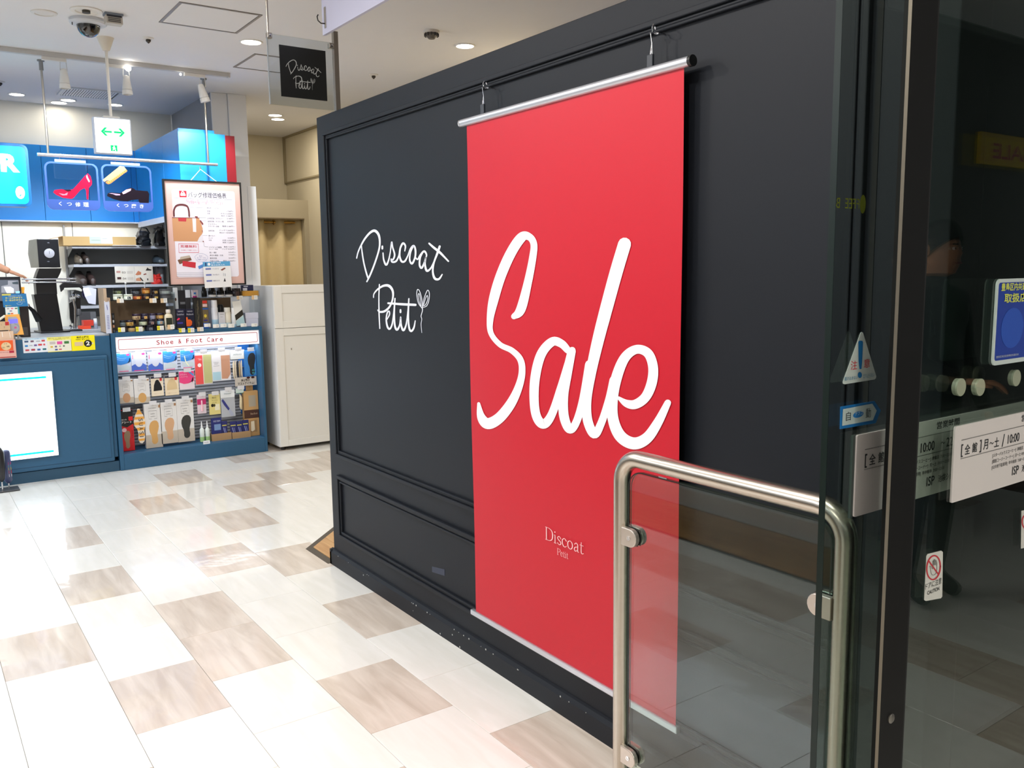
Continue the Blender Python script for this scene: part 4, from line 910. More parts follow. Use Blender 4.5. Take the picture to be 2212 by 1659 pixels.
k.poly('pink_print', C(230, 70, 130, .35), [(0, .40), (.3, .30), (.6, .32), (.98, .44), (.98, .98), (0, .98)], 1); k.poly('heel_print', C(20, 16, 26, .4), [(.6, .34), (.80, .44), (.88, .62), (.94, .64), (.92, .48), (.86, .38), (.84, .34), (.82, .42)], 3)
k.poly('blue_flash', C(70, 150, 216, .4), [(.55, .98), (.7, .98), (.98, .78), (.95, .70)], 3); k.text('card_text', C(250, 225, 238, .4), [('さらさら', .08, .78, .5, .86), ('インソール', .08, .66, .56, .73)], 2)
k = Kit('slogan_card', 'beige card reading gentlemen shoe must items, with a sunglasses print, in the case', 'card', (1480, 632, 1738, 736), YH-.02, cG, depth=.002); k.box('card', C(196, 188, 178, .5)); hang(k, None)
k.text('card_text', C(26, 24, 24, .5), [('紳士靴の', .28, .48, .68, .78), ('マストアイテム!', .12, .12, .88, .42)], 2, .02)
for u in (.62, .83): k.oval('sunglasses_print', C(70, 30, 26, .4), u, .9, .08, .12, 3)
k = pack((1030, 845, 1135, 1070), 'small clear pack with a pink applicator bottle in the case', base=(222, 206, 214)); k.face('magenta_band', C(196, 50, 110, .4), 0, 1, .48, .78, 1)
MB().lathe([(.008, -.0), (.009, .045), (.006, .055), (.006, .085), (.003, .09)], (0, -.010, .02), 12).build('applicator', C(238, 190, 200, .3), k.o, smooth=True)
k = pack((1172, 835, 1305, 1080), 'yellow boxed pack with black circle prints in the case', base=(222, 208, 134)); k.oval('black_disc_print', C(30, 28, 20, .5), .28, .45, .12, .08, 2); k.oval('black_disc_print', C(70, 64, 30, .5), .45, .45, .1, .07, 3); k.face('clear_window', C(232, 226, 196, .3), .5, .92, .2, .5, 2); k.text('card_text', C(90, 80, 40, .5), [('靴ひも', .3, .78, .66, .86), ('ワックス', .25, .66, .75, .72), ('ロー引', .3, .55, .66, .61)], 2)
k = pack((1312, 785, 1480, 1110), 'clear pack with a navy handled shoe horn in the case', base=(178, 182, 188)); k.face('white_header', C(232, 236, 238, .5), 0, 1, .72, .98, 1)
k.poly('navy_handle', C(54, 60, 130, .4), [(.05, .62), (.14, .68), (.28, .58), (.60, .30), (.50, .24), (.2, .46)], 3); k.poly('shoe_horn_blade', C(170, 176, 196, .3), [(.50, .25), (.60, .31), (.86, .12), (.84, .03), (.66, .03)], 3); k.text('card_text', C(110, 140, 140, .5), [('SHOE HORN', .25, .84, .75, .88)], 2)
k = pack((1492, 768, 1585, 830), 'green edged card with a cream lace bundle in the case', 'shoe_laces', base=(216, 232, 224)); k.face('green_edge', C(40, 110, 84, .5), 0, 1, 0, .12, 1)
MB().tube([(0, 0, -.006), (.006, -.004, -.04), (.002, -.004, -.11), (.006, 0, -.135)], [.004, .011, .012, .007], 8).build('lace_bundle', C(212, 196, 160, .8), k.o, smooth=True)
KR = C(196, 154, 100, .7)
k = pack((1640, 795, 1812, 1115), 'upper kraft brush box with a dark brown band at the case right end', 'brush_box', base=(196, 154, 100), depth=.05, hk=False, group='kraft brush boxes')
MB().box(-.03, .03, .0, .004, k.h, k.h+.045).build('hanging_tab', KR, k.o); MB().tube([(0, -.01, k.h+.03), (0, YC+.284-k.o.location.y, k.h+.03)], .0018, 6).build('display_hook', HOOKM, k.o)
k.face('window', C(172, 160, 140, .3), .34, .82, .42, .84, 1); k.face('brown_band', C(74, 44, 32, .5), -.01, 1.0, .0, .30, 1); k.text('card_text', C(200, 170, 140, .5), [('Shoe Brush', .42, .12, .9, .19)], 2)
k = pack((1655, 1118, 1830, 1330), 'lower kraft brush box with a window onto a pale brush', 'brush_box', base=(190, 146, 92), depth=.05, hk=False, group='kraft brush boxes')
k.face('window', C(158, 122, 80, .4), .36, .84, .22, .88, 1); k.poly('pale_brush', C(222, 206, 176, .7), [(.42, .3), (.5, .25), (.68, .34), (.66, .84), (.44, .82)], 2)
MB().box(-k.w/2, k.w/2, -.025, YC+.28-k.o.location.y, -.012, -.0005).build('black_tray', C(18, 18, 20, .4), k.o)
# bottom row
zb = oz0+.003
k = pack((112, 1030, 270, 1478), 'tall red and black insole box with a brown insole print, bottom left of the case', base=(206, 26, 34), depth=.03, bottom=zb, tagc=(206, 208, 212))
k.poly('black_top', C(26, 26, 28, .4), [(0, .64), (.5, .58), (1, .66), (1, 1), (0, 1)], 1); k.poly('insole', C(150, 126, 100, .6), sole(.22, .72, .06, .50), 2); k.oval('pink_bubble', C(236, 190, 196, .5), .28, .52, .18, .05, 3); k.face('red_tab', C(226, 30, 40, .4), .66, .98, .74, .84, 2)
k.text('brand_text', C(240, 238, 238, .4), [('アシート', .10, .68, .88, .735), ('足入れ', .12, .76, .52, .79)], 3, .02); k.text('red_text', C(120, 16, 22, .4), [('消', .82, .46, .94, .49), ('臭', .82, .41, .94, .44), ('吸', .82, .36, .94, .39), ('汗', .82, .31, .94, .34)], 3)
k = Kit('striped_insole', 'white insole with orange stripes and large dark letters in a clear pack, bottom row', 'insole', (270, 1010, 412, 1430), YH-.01, cG, depth=.012, group='packs in the shoe care case')
OR = C(240, 170, 70, .5)
sp = [(.5, 1), (.62, .985), (.66, .92), (.85, .82), (1.0, .66), (.98, .5), (.86, .36), (.90, .18), (.82, .06), (.62, .0), (.42, .03), (.32, .12), (.36, .3), (.28, .42), (.06, .52), (.04, .66), (.18, .82), (.36, .92), (.38, .985)]
k.poly('insole', C(236, 224, 206, .5), sp, 1, .008)
def band(v0, v1):
    out = []
    def at(v):
        us = []
        for (a, b), (c, d) in zip(sp, sp[1:]+sp[:1]):
            if (b-v)*(d-v) <= 0 and b != d: us.append(a+(c-a)*(v-b)/(d-b))
        return min(us)+.01, max(us)-.01
    vs_ = [v0+(v1-v0)*i/3 for i in range(4)]; L_ = [(at(v)[0], v) for v in vs_]; R_ = [(at(v)[1], v) for v in vs_]
    return L_+R_[::-1]
for v0, v1 in ((.84, .97), (.70, .77), (.54, .62), (.38, .46), (.22, .29), (.08, .14)): k.poly('orange_stripe', OR, band(v0, v1), 3)
mb = MB()
for i, ch_ in enumerate('SUASI'):
    if ch_ == 'I': continue
    put_text(mb, ch_, (k.X(.44), -k.d/2-.0026, k.Zv(.72-.125*i)), (0, 0, -1), (1, 0, 0), .022, .030)
put_text(mb, 'I', (k.X(.44), -k.d/2-.0026, k.Zv(.21)), (0, 0, -1), (1, 0, 0), .005, .030)
mb.build('insole_text', C(60, 50, 44, .5), k.o); hang(k, None)
insole_card((405, 950, 605, 1465), 'tall white box with a tan leather insole, third in the bottom row', C(216, 166, 100, .6), False, .04, True, zb)
insole_card((592, 930, 790, 1425), 'tall white card with a pinkish tan insole, fourth in the bottom row', C(214, 168, 128, .6), False)
insole_card((790, 890, 990, 1405), 'tall white card with a black insole, fifth in the bottom row', C(56, 56, 52, .7), False)
for i, bb in enumerate(((1060, 1165, 1122, 1400), (1126, 1160, 1188, 1395))):
    k = Kit('spray_bottle', ('left' if i == 0 else 'right')+' one of two small clear spray bottles with green labels in the case', 'bottle', bb, YH-.01, cG, depth=.03, bottom=zb, group='green spray bottles')
    r = k.w/2*.9; h_ = k.h
    MB().lathe([(r*.9, 0), (r, .004), (r, h_*.6), (r*.5, h_*.68), (r*.35, h_*.7)], seg=16).build('body', C(214, 222, 216, .25), k.o, smooth=True)
    MB().lathe([(r*1.02, h_*.02), (r*1.02, h_*.25)], seg=16).build('green_label', C(160, 200, 130, .5), k.o, smooth=True)
    MB().lathe([(r*.42, h_*.70), (r*.42, h_*.78), (r*.26, h_*.8), (r*.2, h_*.99), (.001, h_)], seg=12).build('nozzle', C(236, 238, 238, .3), k.o, smooth=True)
k = Kit('price_stand', 'small folded white price stand below the spray bottles', 'price card', (1098, 1378, 1182, 1420), YC+.01, cG, depth=.01, bottom=None); k.o.location.z = oz0; k.poly('card', C(236, 238, 242, .5), [(0, 0), (1, 0), (.96, 1), (.04, 1)], 1, .001); k.text('price', C(90, 90, 96, .5), [('¥1,080', .2, .35, .8, .7)], 2)
def tray(bb, label, items):
    k = Kit('kraft_tray', label, 'tray', bb, YH-.02, cG, depth=.06, bottom=oz0)
    th = .002; w_, h_, d_ = k.w/2, k.h, .03
    MB().box(-w_, w_, -d_, -d_+th, 0, h_).box(-w_, w_, d_-th, d_, 0, h_).box(-w_, -w_+th, -d_+th, d_-th, 0, h_).box(w_-th, w_, -d_+th, d_-th, 0, h_).box(-w_+th, w_-th, -d_+th, d_-th, 0, th).build('tray', C(178, 142, 100, .7), k.o)
    return k
tray((1205, 1305, 1440, 1385), 'left low kraft tray of navy polish packs', 0)
tray((1448, 1285, 1668, 1360), 'right low kraft tray of navy polish packs', 0)
k = pack((1200, 1122, 1322, 1330), 'navy pack with a lighter blue window in the left kraft tray', 'polish_pack', base=(36, 44, 112), hk=False, Y=YH-.008, group='navy packs in kraft trays', depth=.015, bottom=oz0+.003); k.face('window', C(120, 150, 196, .3), .26, .9, .45, .72, 1); k.text('pack_text', C(200, 206, 230, .5), [('SHOE CREAM', .2, .82, .86, .9)], 2); k.face('price_card', C(214, 206, 190, .5), .5, 1.05, .0, .12, 3)
for i, (bb, lab) in enumerate((((1325, 1160, 1390, 1320), 'navy tube pack with a yellow strip in the left kraft tray'), ((1425, 1165, 1500, 1305), 'navy pack with a yellow strip, leftmost in the right kraft tray'), ((1503, 1160, 1570, 1300), 'navy pack with white tubes, middle of the right kraft tray'), ((1573, 1145, 1645, 1290), 'navy pack with a chrome hook above it, right in the right kraft tray'))):
    k = pack(bb, lab, 'polish_pack', base=(38, 42, 104), hk=False, Y=YH-.006, group='navy packs in kraft trays', bottom=oz0+.003); k.face('yellow_strip', C(206, 196, 90, .5), .05, .85, .74, .80, 1); k.ink('tube_print', C(150, 160, 210, .4), [[(.3, .62, .1), (.6, .2, .1)], [(.55, .62, .06), (.8, .25, .06)]], 2)
# ------------------------------------------------------------------ acrylic display on top of the case
YT = 7.13
zt = ZT+.0005
ad = thing('acrylic_display', 'clear acrylic two tier display stand with kraft backing on top of the shoe care case', 'display stand', (1.86, 7.3, ZT))
def ac(mb): return loc(mb, ad)
ax0_, ax1_ = PY(239, 680, YT).x, PY(*cJ(2010, 900), YT).x; aj = PY(*cK(1960, 900), YT).x
zsh = PY(*cK(1000, 575), YT+.03).z; ztop = PY(*cK(1000, 300), YT+.2).z
ac(MB().box(ax0_-.008, ax0_, YT-.02, YT+.27, ZT, zsh+.02)).build('side_panel', C(168, 140, 112, .6), ad)
ac(MB().box(ax0_-.03, ax0_-.009, YT+.05, YT+.27, ZT, zsh+.09)).build('kraft_board', C(176, 152, 126, .7), ad)
ac(MB().box(ax0_, aj-.01, YT+.25, YT+.26, ZT, zsh-.006)).build('back_board', mat('brown_board', (132, 106, 78), .6), ad)
ac(MB().box(aj+.20, ax1_-.16, YT+.25, YT+.26, ZT, zsh-.006)).build('back_board', mat('brown_board', (132, 106, 78), .6), ad)
ac(MB().box(ax0_, aj-.002, YT+.01, YT+.25, zsh-.006, zsh)).build('upper_shelf', ACRYL, ad)
ac(MB().box(aj+.17, ax1_, YT+.01, YT+.25, zsh-.004, zsh+.002)).build('upper_shelf', ACRYL, ad)
for x in (aj, aj+.165, ax1_+.002): ac(MB().box(x-.002, x+.001, YT-.01, YT+.26, ZT, zsh+.05)).build('acrylic_side', ACRYL, ad)
k = Kit('care_leaflet', 'narrow white printed strip fixed to the left side of the acrylic display', 'leaflet', (85, 640, 225, 1370), YT-.025, cK, depth=.002, bottom=ZT); k.box('strip', C(200, 204, 220, .5)); k.ink('blue_print', C(70, 80, 150, .5), [[(.45, .88, .08), (.55, .78, .1)]]+[[(.3, .55-.05*i, .015), (.75, .555-.05*i, .015)] for i in range(9)], 1)
for u in (.1, .8): k.oval('pin', C(230, 232, 236, .3), u, 1.02, .1, .012, 1)
def tin(bb, Y, body, lid, lab, label, cf=cK, base=None, cat='tin', square=False, nm='shoe_cream_jar', group='shoe cream jars on the acrylic display'):
    k = Kit(nm, label, cat, bb, Y, cf, depth=.0, bottom=base, group=group); r = min(k.w/2, .042); h_ = k.h; k.o.location.y = Y+r; k.d = 2*r; s = k.w/2/r
    b_ = MB().lathe([(r*.92, 0), (r, .003), (r, h_*.6), (r*.96, h_*.64)], seg=20).build('jar', C(*body, .3), k.o, smooth=True)
    l_ = MB().lathe([(r*.98, h_*.64), (r*1.0, h_*.66), (r*1.0, h_*.95), (r*.94, h_), (.001, h_)], seg=20).build('lid', C(*lid, .3), k.o, smooth=True)
    for o in (b_, l_): o.scale.x = s
    if lab: MB().prism([(r*s*1.01*math.sin(a), -r*1.012*math.cos(a), z) for a, z in [(q, h_*.1) for q in (-.35, -.1, .15, .4)]+[(q, h_*.56) for q in (.4, .15, -.1, -.35)]], (0, .001, 0)).build('label', C(*lab, .4), k.o)
    return k
GOLD, DKB = (214, 170, 92), (30, 26, 30)
zr1 = zsh+.0005
ROWU = [((320, 440, 580, 565), (214, 218, 200), (206, 212, 196), (60, 66, 60), 'white jar with a dark crest, leftmost in the front row of the upper tier'),
      ((600, 440, 840, 565), (216, 220, 204), (208, 214, 198), (50, 60, 70), 'white jar with dark lettering, second in the front row of the upper tier'),
      ((850, 445, 1080, 570), (160, 72, 26), (40, 26, 24), GOLD, 'amber brown jar in the front row of the upper tier'),
      ((1095, 445, 1310, 570), (60, 30, 22), DKB, GOLD, 'dark jar with a gold label right of the amber jar, upper tier'),
      ((1325, 445, 1560, 545), (40, 30, 28), DKB, (196, 168, 90), 'black jar with a gold label beside the grey tin, front row of the upper tier'),
      ((1590, 430, 1880, 540), (84, 84, 86), (60, 60, 62), None, 'dark grey jar at the right end of the front row, upper tier')]
for bb, bd, ld, lb, tx in ROWU: tin(bb, YT+.02, bd, ld, lb, tx, base=zr1)
zr2 = zsh+.0005
ROWB = [((320, 290, 580, 440), (60, 66, 50), (24, 26, 22), (120, 128, 84), 'olive and black jar, leftmost in the back row of the upper tier'),
      ((800, 295, 1060, 440), (30, 34, 38), (16, 18, 20), (90, 96, 100), 'black jar with a grey crest in the back row of the upper tier'),
      ((1080, 275, 1305, 420), (206, 130, 50), (150, 90, 40), GOLD, 'bright orange jar in the back row of the upper tier'),
      ((1330, 285, 1545, 430), (44, 30, 26), DKB, GOLD, 'black jar with a gold label right of the orange jar, back row'),
      ((1570, 300, 1860, 430), (160, 164, 160), (96, 96, 96), (180, 190, 180), 'pale grey jar at the right end of the back row, upper tier')]
for bb, bd, ld, lb, tx in ROWB:
    k = tin(bb, YT+.13, bd, ld, lb, tx); dz = k.o.location.z-zr2
    k.o.location.z = zr2
    if dz > 0.004: MB().lathe([(min(k.w/2, .04)*.9, 0), (min(k.w/2, .04)*.9, dz)], seg=16).build('under_jar', C(22, 22, 24, .4), k.o); [setattr(c_.location, 'z', dz) for c_ in k.o.children if not c_.name.startswith('under_jar')]
zc0 = ZT+.0005
LO = [((490, 1225, 700, 1345), (60, 50, 46), DKB, None, 'dark jar at the left end of the bottom layer'), ((700, 1230, 900, 1360), (196, 160, 104), DKB, None, 'tan jar, second in the bottom layer'),
      ((910, 1225, 1150, 1360), (190, 186, 150), DKB, None, 'pale green jar in the middle of the bottom layer'), ((1170, 1220, 1430, 1355), (40, 42, 50), (26, 24, 34), (120, 124, 130), 'charcoal jar with a grey crest in the bottom layer'),
      ((1440, 1215, 1660, 1350), (30, 28, 44), (22, 20, 34), None, 'navy black jar at the right end of the bottom layer')]
MI = [((485, 1090, 645, 1222), (100, 112, 116), (24, 30, 38), None, 'blue grey jar at the left end of the middle layer'), ((655, 1080, 860, 1222), (206, 164, 90), (36, 30, 46), (150, 112, 50), 'golden jar in the middle layer'),
      ((1000, 1080, 1220, 1222), (170, 180, 150), (34, 36, 40), (206, 210, 180), 'pale green jar in the middle layer'), ((1235, 1075, 1450, 1218), (46, 36, 48), (30, 26, 44), (150, 120, 110), 'dark plum jar in the middle layer'), ((1478, 1080, 1670, 1215), (130, 168, 186), (30, 28, 52), (196, 150, 110), 'light blue jar in the middle layer')]
TO = [((820, 910, 1045, 1065), (186, 160, 120), (40, 28, 50), (96, 72, 60), 'beige jar at the left end of the top layer'), ((1050, 910, 1270, 1062), (40, 34, 56), (36, 28, 52), GOLD, 'navy jar with a gold label in the top layer'),
      ((1280, 900, 1442, 1058), (130, 130, 156), (48, 38, 64), (150, 150, 176), 'silver lilac jar in the top layer'), ((1450, 905, 1680, 1062), (150, 112, 60), (38, 28, 48), GOLD, 'brown jar with a gold label at the right end of the top layer')]
prev = zc0
for rowi, (R_, yy) in enumerate(((LO, YT), (MI, YT+.001), (TO, YT+.002))):
    hh = []
    for bb, bd, ld, lb, tx in R_:
        k = tin(bb, YT+.03, bd, ld, lb, tx, base=None); s_ = .0445/k.h; k.o.location.z = prev; k.o.scale = (.97, 1, s_); hh.append(.0445)
    prev += .0452
k = tin((868, 1095, 995, 1218), YT+.02, (140, 132, 134), (60, 54, 60), None, 'small grey jar between the golden and pale green jars of the lower tier', base=None); k.o.location.z = zc0; k.o.scale.z = .089/k.h; k.o.location.y += .10
for i, (c1_, c2_, tx) in enumerate((((40, 42, 48), (90, 92, 96), 'bottom black can of the narrow stack'), ((96, 70, 56), (206, 150, 116), 'tan labelled can, second from the bottom of the narrow stack'), ((60, 58, 62), (214, 216, 218), 'white labelled can, third from the bottom of the narrow stack'), ((34, 36, 40), (86, 90, 92), 'topmost black can of the narrow stack'))):
    k = tin((248, 1000, 350, 1110), YT+.0, c1_, (30, 30, 34), c2_, tx+' in the display'); k.o.location.z = zc0+i*.0375; k.o.scale.z = .037/k.h; k.o.scale.x = .9
k = Kit('cleaner_bottle', 'white bottle with a black label at the right of the lower tier', 'bottle', (1678, 845, 1898, 1350), YT-.005, cK, depth=.04, bottom=zc0)
r = k.w/2; h_ = k.h
MB().lathe([(r*.9, 0), (r, .004), (r, h_*.66), (r*.86, h_*.74), (r*.5, h_*.80), (r*.48, h_*.84)], seg=24).build('body', C(216, 206, 180, .35), k.o, smooth=True).scale.y = .6
MB().lathe([(r*.55, h_*.84), (r*.58, h_*.86), (r*.58, h_*.985), (r*.5, h_)], seg=20).build('cap', C(232, 222, 212, .35), k.o, smooth=True)
MB().prism([(-r*.72, -r*.62, h_*.16), (r*.72, -r*.62, h_*.16), (r*.72, -r*.62, h_*.6), (-r*.72, -r*.62, h_*.6)], (0, .0015, 0)).build('black_label', C(38, 44, 30, .5), k.o)
def card(bb, cf, left, label, Y=YT-.035, rest=(236, 236, 232)):
    k = Kit('price_card', label, 'price card', bb, Y, cf, depth=.001, group='small price cards'); k.box('card', C(*rest, .5))
    if left: k.face('colour_field', C(*left, .5), 0, .44, 0, 1, 1); 
    k.ink('price_marks', C(110, 104, 100, .5), [[(.56, .7, .05), (.9, .7, .05)], [(.56, .45, .04), (.85, .45, .04)], [(.6, .2, .04), (.9, .2, .04)]], 2)
    if left == YEL: k.text('mark', C(50, 50, 20, .5), [('NEW', .08, .4, .36, .6)], 2)
YEL = (226, 214, 50); BG = (220, 190, 150)
for bb, cf, l, y_, tx in (((430, 1320, 615, 1440), cK, YEL, -.045, 'yellow and white price card, leftmost below the lower tier jars'), ((900, 1300, 1080, 1425), cK, YEL, -.045, 'yellow and white price card, second below the lower tier jars'),
    ((1465, 1275, 1645, 1390), cK, YEL, -.045, 'yellow and white price card left of the white bottle'), ((1740, 1245, 1925, 1365), cK, BG, -.05, 'beige and white price card in front of the white bottle'),
    ((395, 555, 580, 665), cK, BG, -.0, 'beige price card under the leftmost white jar'), ((1265, 545, 1450, 665), cK, BG, 0, 'beige price card under the dark gold jar'), ((1560, 545, 1735, 665), cK, BG, 0, 'beige price card under the dark grey jar'),
    ((70, 1205, 220, 1305), cJ, YEL, -.045, 'yellow and white price card below the navy pack with the pink shape'), ((285, 1200, 440, 1305), cJ, YEL, -.045, 'yellow and white price card below the navy pack with the orange shape'), ((510, 1180, 660, 1280), cJ, BG, -.045, 'beige price card below the tall dark box'),
    ((675, 1095, 825, 1175), cJ, None, -.04, 'white price card below the slim red and blue pack'), ((885, 1110, 1030, 1195), cJ, None, -.04, 'white price card below the tall white spray can'), ((1065, 1100, 1210, 1180), cJ, None, -.04, 'white price card below the pale blue box'),
    ((1250, 1100, 1395, 1190), cJ, None, -.04, 'white price card below the cream pump bottle'), ((1545, 1090, 1685, 1170), cJ, None, -.04, 'white price card below the tilted box'), ((1805, 1090, 1945, 1165), cJ, None, -.04, 'white price card below the flat white boxes'),
    ((1450, 430, 1595, 520), cJ, BG, 0, 'beige and white price card under the dark jar of the right tier'), ((1810, 420, 1950, 520), cJ, BG, 0, 'beige and white price card under the gold box')):
    card(bb, cf, l, tx, YT+y_)
def boxed(bb, label, c, Y=YT+.0, depth=.04, cf=cJ, base=zc0, nm='shoe_care_box', cat='box', group=None):
    k = Kit(nm, label, cat, bb, Y, cf, depth=depth, bottom=base, group=group); k.box('carton', C(*c, .4), bevel=.001); return k
k = boxed((15, 745, 225, 1195), 'navy carton with a pink and violet shape', (30, 30, 54)); k.text('carton_text', C(190, 190, 200, .5), [('NANO', .2, .85, .8, .92), ('Leather', .1, .7, .9, .78)], 1); k.poly('pink_shape', C(220, 50, 90, .4), [(.02, .5), (.25, .58), (.4, .54), (.3, .48), (.05, .44)], 1); k.face('violet_band', C(60, 56, 150, .4), .06, .7, .28, .36, 1); k.face('gold_text_block', C(180, 150, 70, .5), .05, .4, .03, .07, 1)
k = boxed((238, 745, 445, 1190), 'navy carton with a large orange letter b shape', (26, 28, 50)); k.text('carton_text', C(190, 190, 200, .5), [('NANO', .2, .85, .8, .92), ('Nubuck', .1, .7, .9, .78)], 1); k.poly('orange_shape', C(226, 96, 40, .4), [(.02, .15), (.02, .6), (.2, .6), (.22, .48), (.5, .48), (.7, .38), (.66, .22), (.4, .14)], 1); k.face('blue_band', C(40, 110, 190, .4), .1, .75, .05, .11, 1)
k = boxed((450, 480, 602, 1180), 'tall dark carton with a faint pine cone pattern', (44, 42, 38)); k.ink('cone_print', C(92, 84, 66, .5), [[(.5+.12*math.sin(i*2.1), .08+.085*i, .12), (.5-.12*math.sin(i*1.3), .12+.085*i, .08)] for i in range(10)], 1)
k = boxed((82, 300, 230, 745), 'dark spray carton behind the navy cartons', (40, 38, 40), YT+.08); k.face('grey_band', C(120, 120, 122, .5), .1, .9, .64, .70, 1); k.face('wine_band', C(96, 40, 40, .5), .1, .6, .2, .3, 1)
k = boxed((232, 290, 350, 745), 'white topped spray carton beside the dark spray carton', (58, 56, 58), YT+.08); k.face('white_top', C(236, 236, 238, .4), 0, 1, .80, 1, 1); k.face('silver_cap_print', C(170, 176, 180, .3), .2, .8, .4, .5, 1)
k = boxed((1925, 265, 2020, 740), 'narrow white carton with a brown oval print at the junction of the displays', (216, 216, 212), YT+.09, cf=cK); k.oval('brown_oval', C(84, 56, 44, .5), .3, .72, .26, .04, 1); k.face('dark_band', C(50, 52, 60, .5), 0, 1, .3, .46, 1)
k = boxed((390, 290, 530, 470), 'white pack with blue and magenta prints on top of the tall dark carton', (226, 214, 222), YT+.03, .03, base=None); k.face('blue_print', C(50, 130, 210, .5), .25, .62, .42, .66, 1); k.face('magenta_print', C(196, 40, 140, .5), .05, .75, 0, .2, 1)
MB().box(-.012, .012, -.01, .01, ZT-k.o.location.z+.0005, 0).build('stand_leg', C(60, 58, 56, .5), k.o)
k = boxed((640, 545, 772, 1090), 'slim pack with a red top, brown middle and blue foot', (110, 96, 70), YT+.0, .02); k.face('red_top', C(214, 60, 50, .4), .05, .85, .90, 1, 1); k.face('pale_print', C(226, 190, 190, .4), .05, .85, .78, .88, 1); k.face('blue_band', C(40, 90, 170, .4), 0, 1, .68, .74, 1); k.oval('yellow_print', C(206, 180, 60, .4), .45, .45, .25, .06, 1); k.face('blue_foot', C(40, 100, 190, .4), 0, 1, 0, .2, 1); k.face('violet_print', C(60, 56, 120, .4), .1, .8, .26, .32, 1)
k = boxed((778, 540, 862, 1150), 'tall lavender grey carton behind the white spray can', (176, 178, 196), YT+.06, .03)
def spray(bb, label, c1_, c2_, cap, Y=YT+.0, cf=cJ, base=zc0, capf=.26, foot=.3, nm='spray_can', group=None):
    k = Kit(nm, label, 'bottle', bb, Y, cf, depth=.03, bottom=base, group=group); r = k.w/2; h_ = k.h; k.o.location.y = Y+r
    MB().lathe([(r*.93, 0), (r, .003), (r, h_*foot)], seg=20).build('foot_band', C(*c2_, .35), k.o, smooth=True)
    MB().lathe([(r, h_*foot), (r, h_*(1-capf)-.004), (r*.9, h_*(1-capf))], seg=20).build('body', C(*c1_, .35), k.o, smooth=True)
    MB().lathe([(r*.86, h_*(1-capf)), (r*.88, h_*(1-capf)+.002), (r*.88, h_*.98), (r*.8, h_)], seg=20).build('cap', C(*cap, .3), k.o, smooth=True)
    return k
spray((868, 535, 1024, 1150), 'tall white and pale blue spray can on the right display', (222, 224, 232), (168, 204, 226), (232, 232, 236))
k = boxed((1026, 822, 1180, 1140), 'pale carton with a blue foot below the black pump', (206, 206, 212), YT+.0, .03); k.face('blue_foot', C(186, 206, 222, .5), 0, 1, 0, .3, 1); k.ink('line_print', C(140, 140, 146, .5), [[(.2, .85, .02), (.8, .85, .02)], [(.25, .7, .02), (.6, .7, .02)]], 2)
k = spray((1018, 640, 1148, 830), 'black pump bottle behind the pale carton', (24, 24, 24), (20, 20, 20), (30, 30, 30), Y=YT+.10, base=None, capf=.15, foot=.1); MB().lathe([(.012, ZT-k.o.location.z), (.012, 0)], seg=12).build('stem', C(30, 30, 30, .4), k.o)
spray((1172, 712, 1332, 1150), 'cream pump bottle with a pale blue label foot', (222, 216, 200), (196, 212, 216), (228, 224, 212), capf=.22, foot=.24)
spray((1338, 718, 1456, 1145), 'slim white and pale blue bottle left of the tilted box', (216, 220, 222), (176, 206, 224), (230, 230, 230), capf=.3, foot=.15)
k = boxed((1440, 580, 1640, 1085), 'tilted white carton with a broad black diagonal band and pale blue foot', (226, 226, 222), YT+.0, .03); k.poly('black_band', C(44, 42, 36, .4), [(0, .22), (1, .40), (1, .62), (0, .44)], 1); k.poly('blue_foot', C(176, 208, 216, .4), [(0, 0), (1, 0), (1, .38), (0, .2)], 1); k.o.rotation_euler.y = -.16*-1*-1
k.o.rotation_euler.y = -.14; k.o.location.z += .012
for i, (bb, tx) in enumerate((((1675, 972, 1968, 1112), 'lower of two flat lilac white boxes at the display right end'), ((1660, 825, 1968, 962), 'upper of two flat lilac white boxes at the display right end'))):
    k = boxed(bb, tx, (206, 208, 226), YT+.02, .06, base=zc0 if i == 0 else None, group='flat white boxes'); k.h0 = k.h
    if i == 1: k.o.location.z = zc0+h1+.0005
    h1 = k.h
# right upper tier
zr3 = zsh+.003
for i, bb in enumerate(((605, 210, 745, 375), (765, 205, 965, 370), (975, 208, 1160, 370), (1165, 208, 1360, 365))):
    k = Kit('lidded_jar', ('first', 'second', 'third', 'fourth')[i]+' wide black lidded jar from the left in front of the care leaflet', 'jar', bb, YT+.10, cJ, depth=.02, group='black lidded jars'); r = k.w/2*.94; h_ = k.h
    low = zr3-k.o.location.z
    MB().lathe([(r*.9, low), (r, low+.004), (r, h_*.35), (r*.9, h_*.40)], seg=20).build('jar', C(22, 22, 22, .35), k.o, smooth=True)
    MB().lathe([(r*.72, h_*.40), (r*.80, h_*.45), (r*.62, h_*.97), (r*.5, h_)], seg=20).build('lid', C(14, 14, 14, .3), k.o, smooth=True)
    if i in (1, 3): MB().prism([(r*.1, -r*1.01, h_*.02), (r*.7, -r*.78, h_*.02), (r*.7, -r*.78, h_*.22), (r*.1, -r*1.01, h_*.22)], (0, .001, 0)).build('white_label', C(206, 206, 208, .4), k.o)
for i, bb in enumerate(((800, 375, 985, 458), (1000, 380, 1170, 458), (1195, 375, 1378, 458))):
    tin(bb, YT+.01, (222, 222, 224), (20, 20, 22), None, ('left', 'middle', 'right')[i]+' white jar with a black lid under the black lidded jars', cJ, zr3, nm='white_jar', group='white jars on the right tier')
tin((1372, 250, 1570, 440), YT+.02, (40, 30, 32), (34, 26, 28), (70, 44, 40), 'tall dark brown jar beside the gold box', cJ, zr3)
k = boxed((1590, 312, 1975, 435), 'flat gold box on the right tier', (196, 146, 62), YT+.02, .07, base=zr3); gz = k.o.location.z+k.h
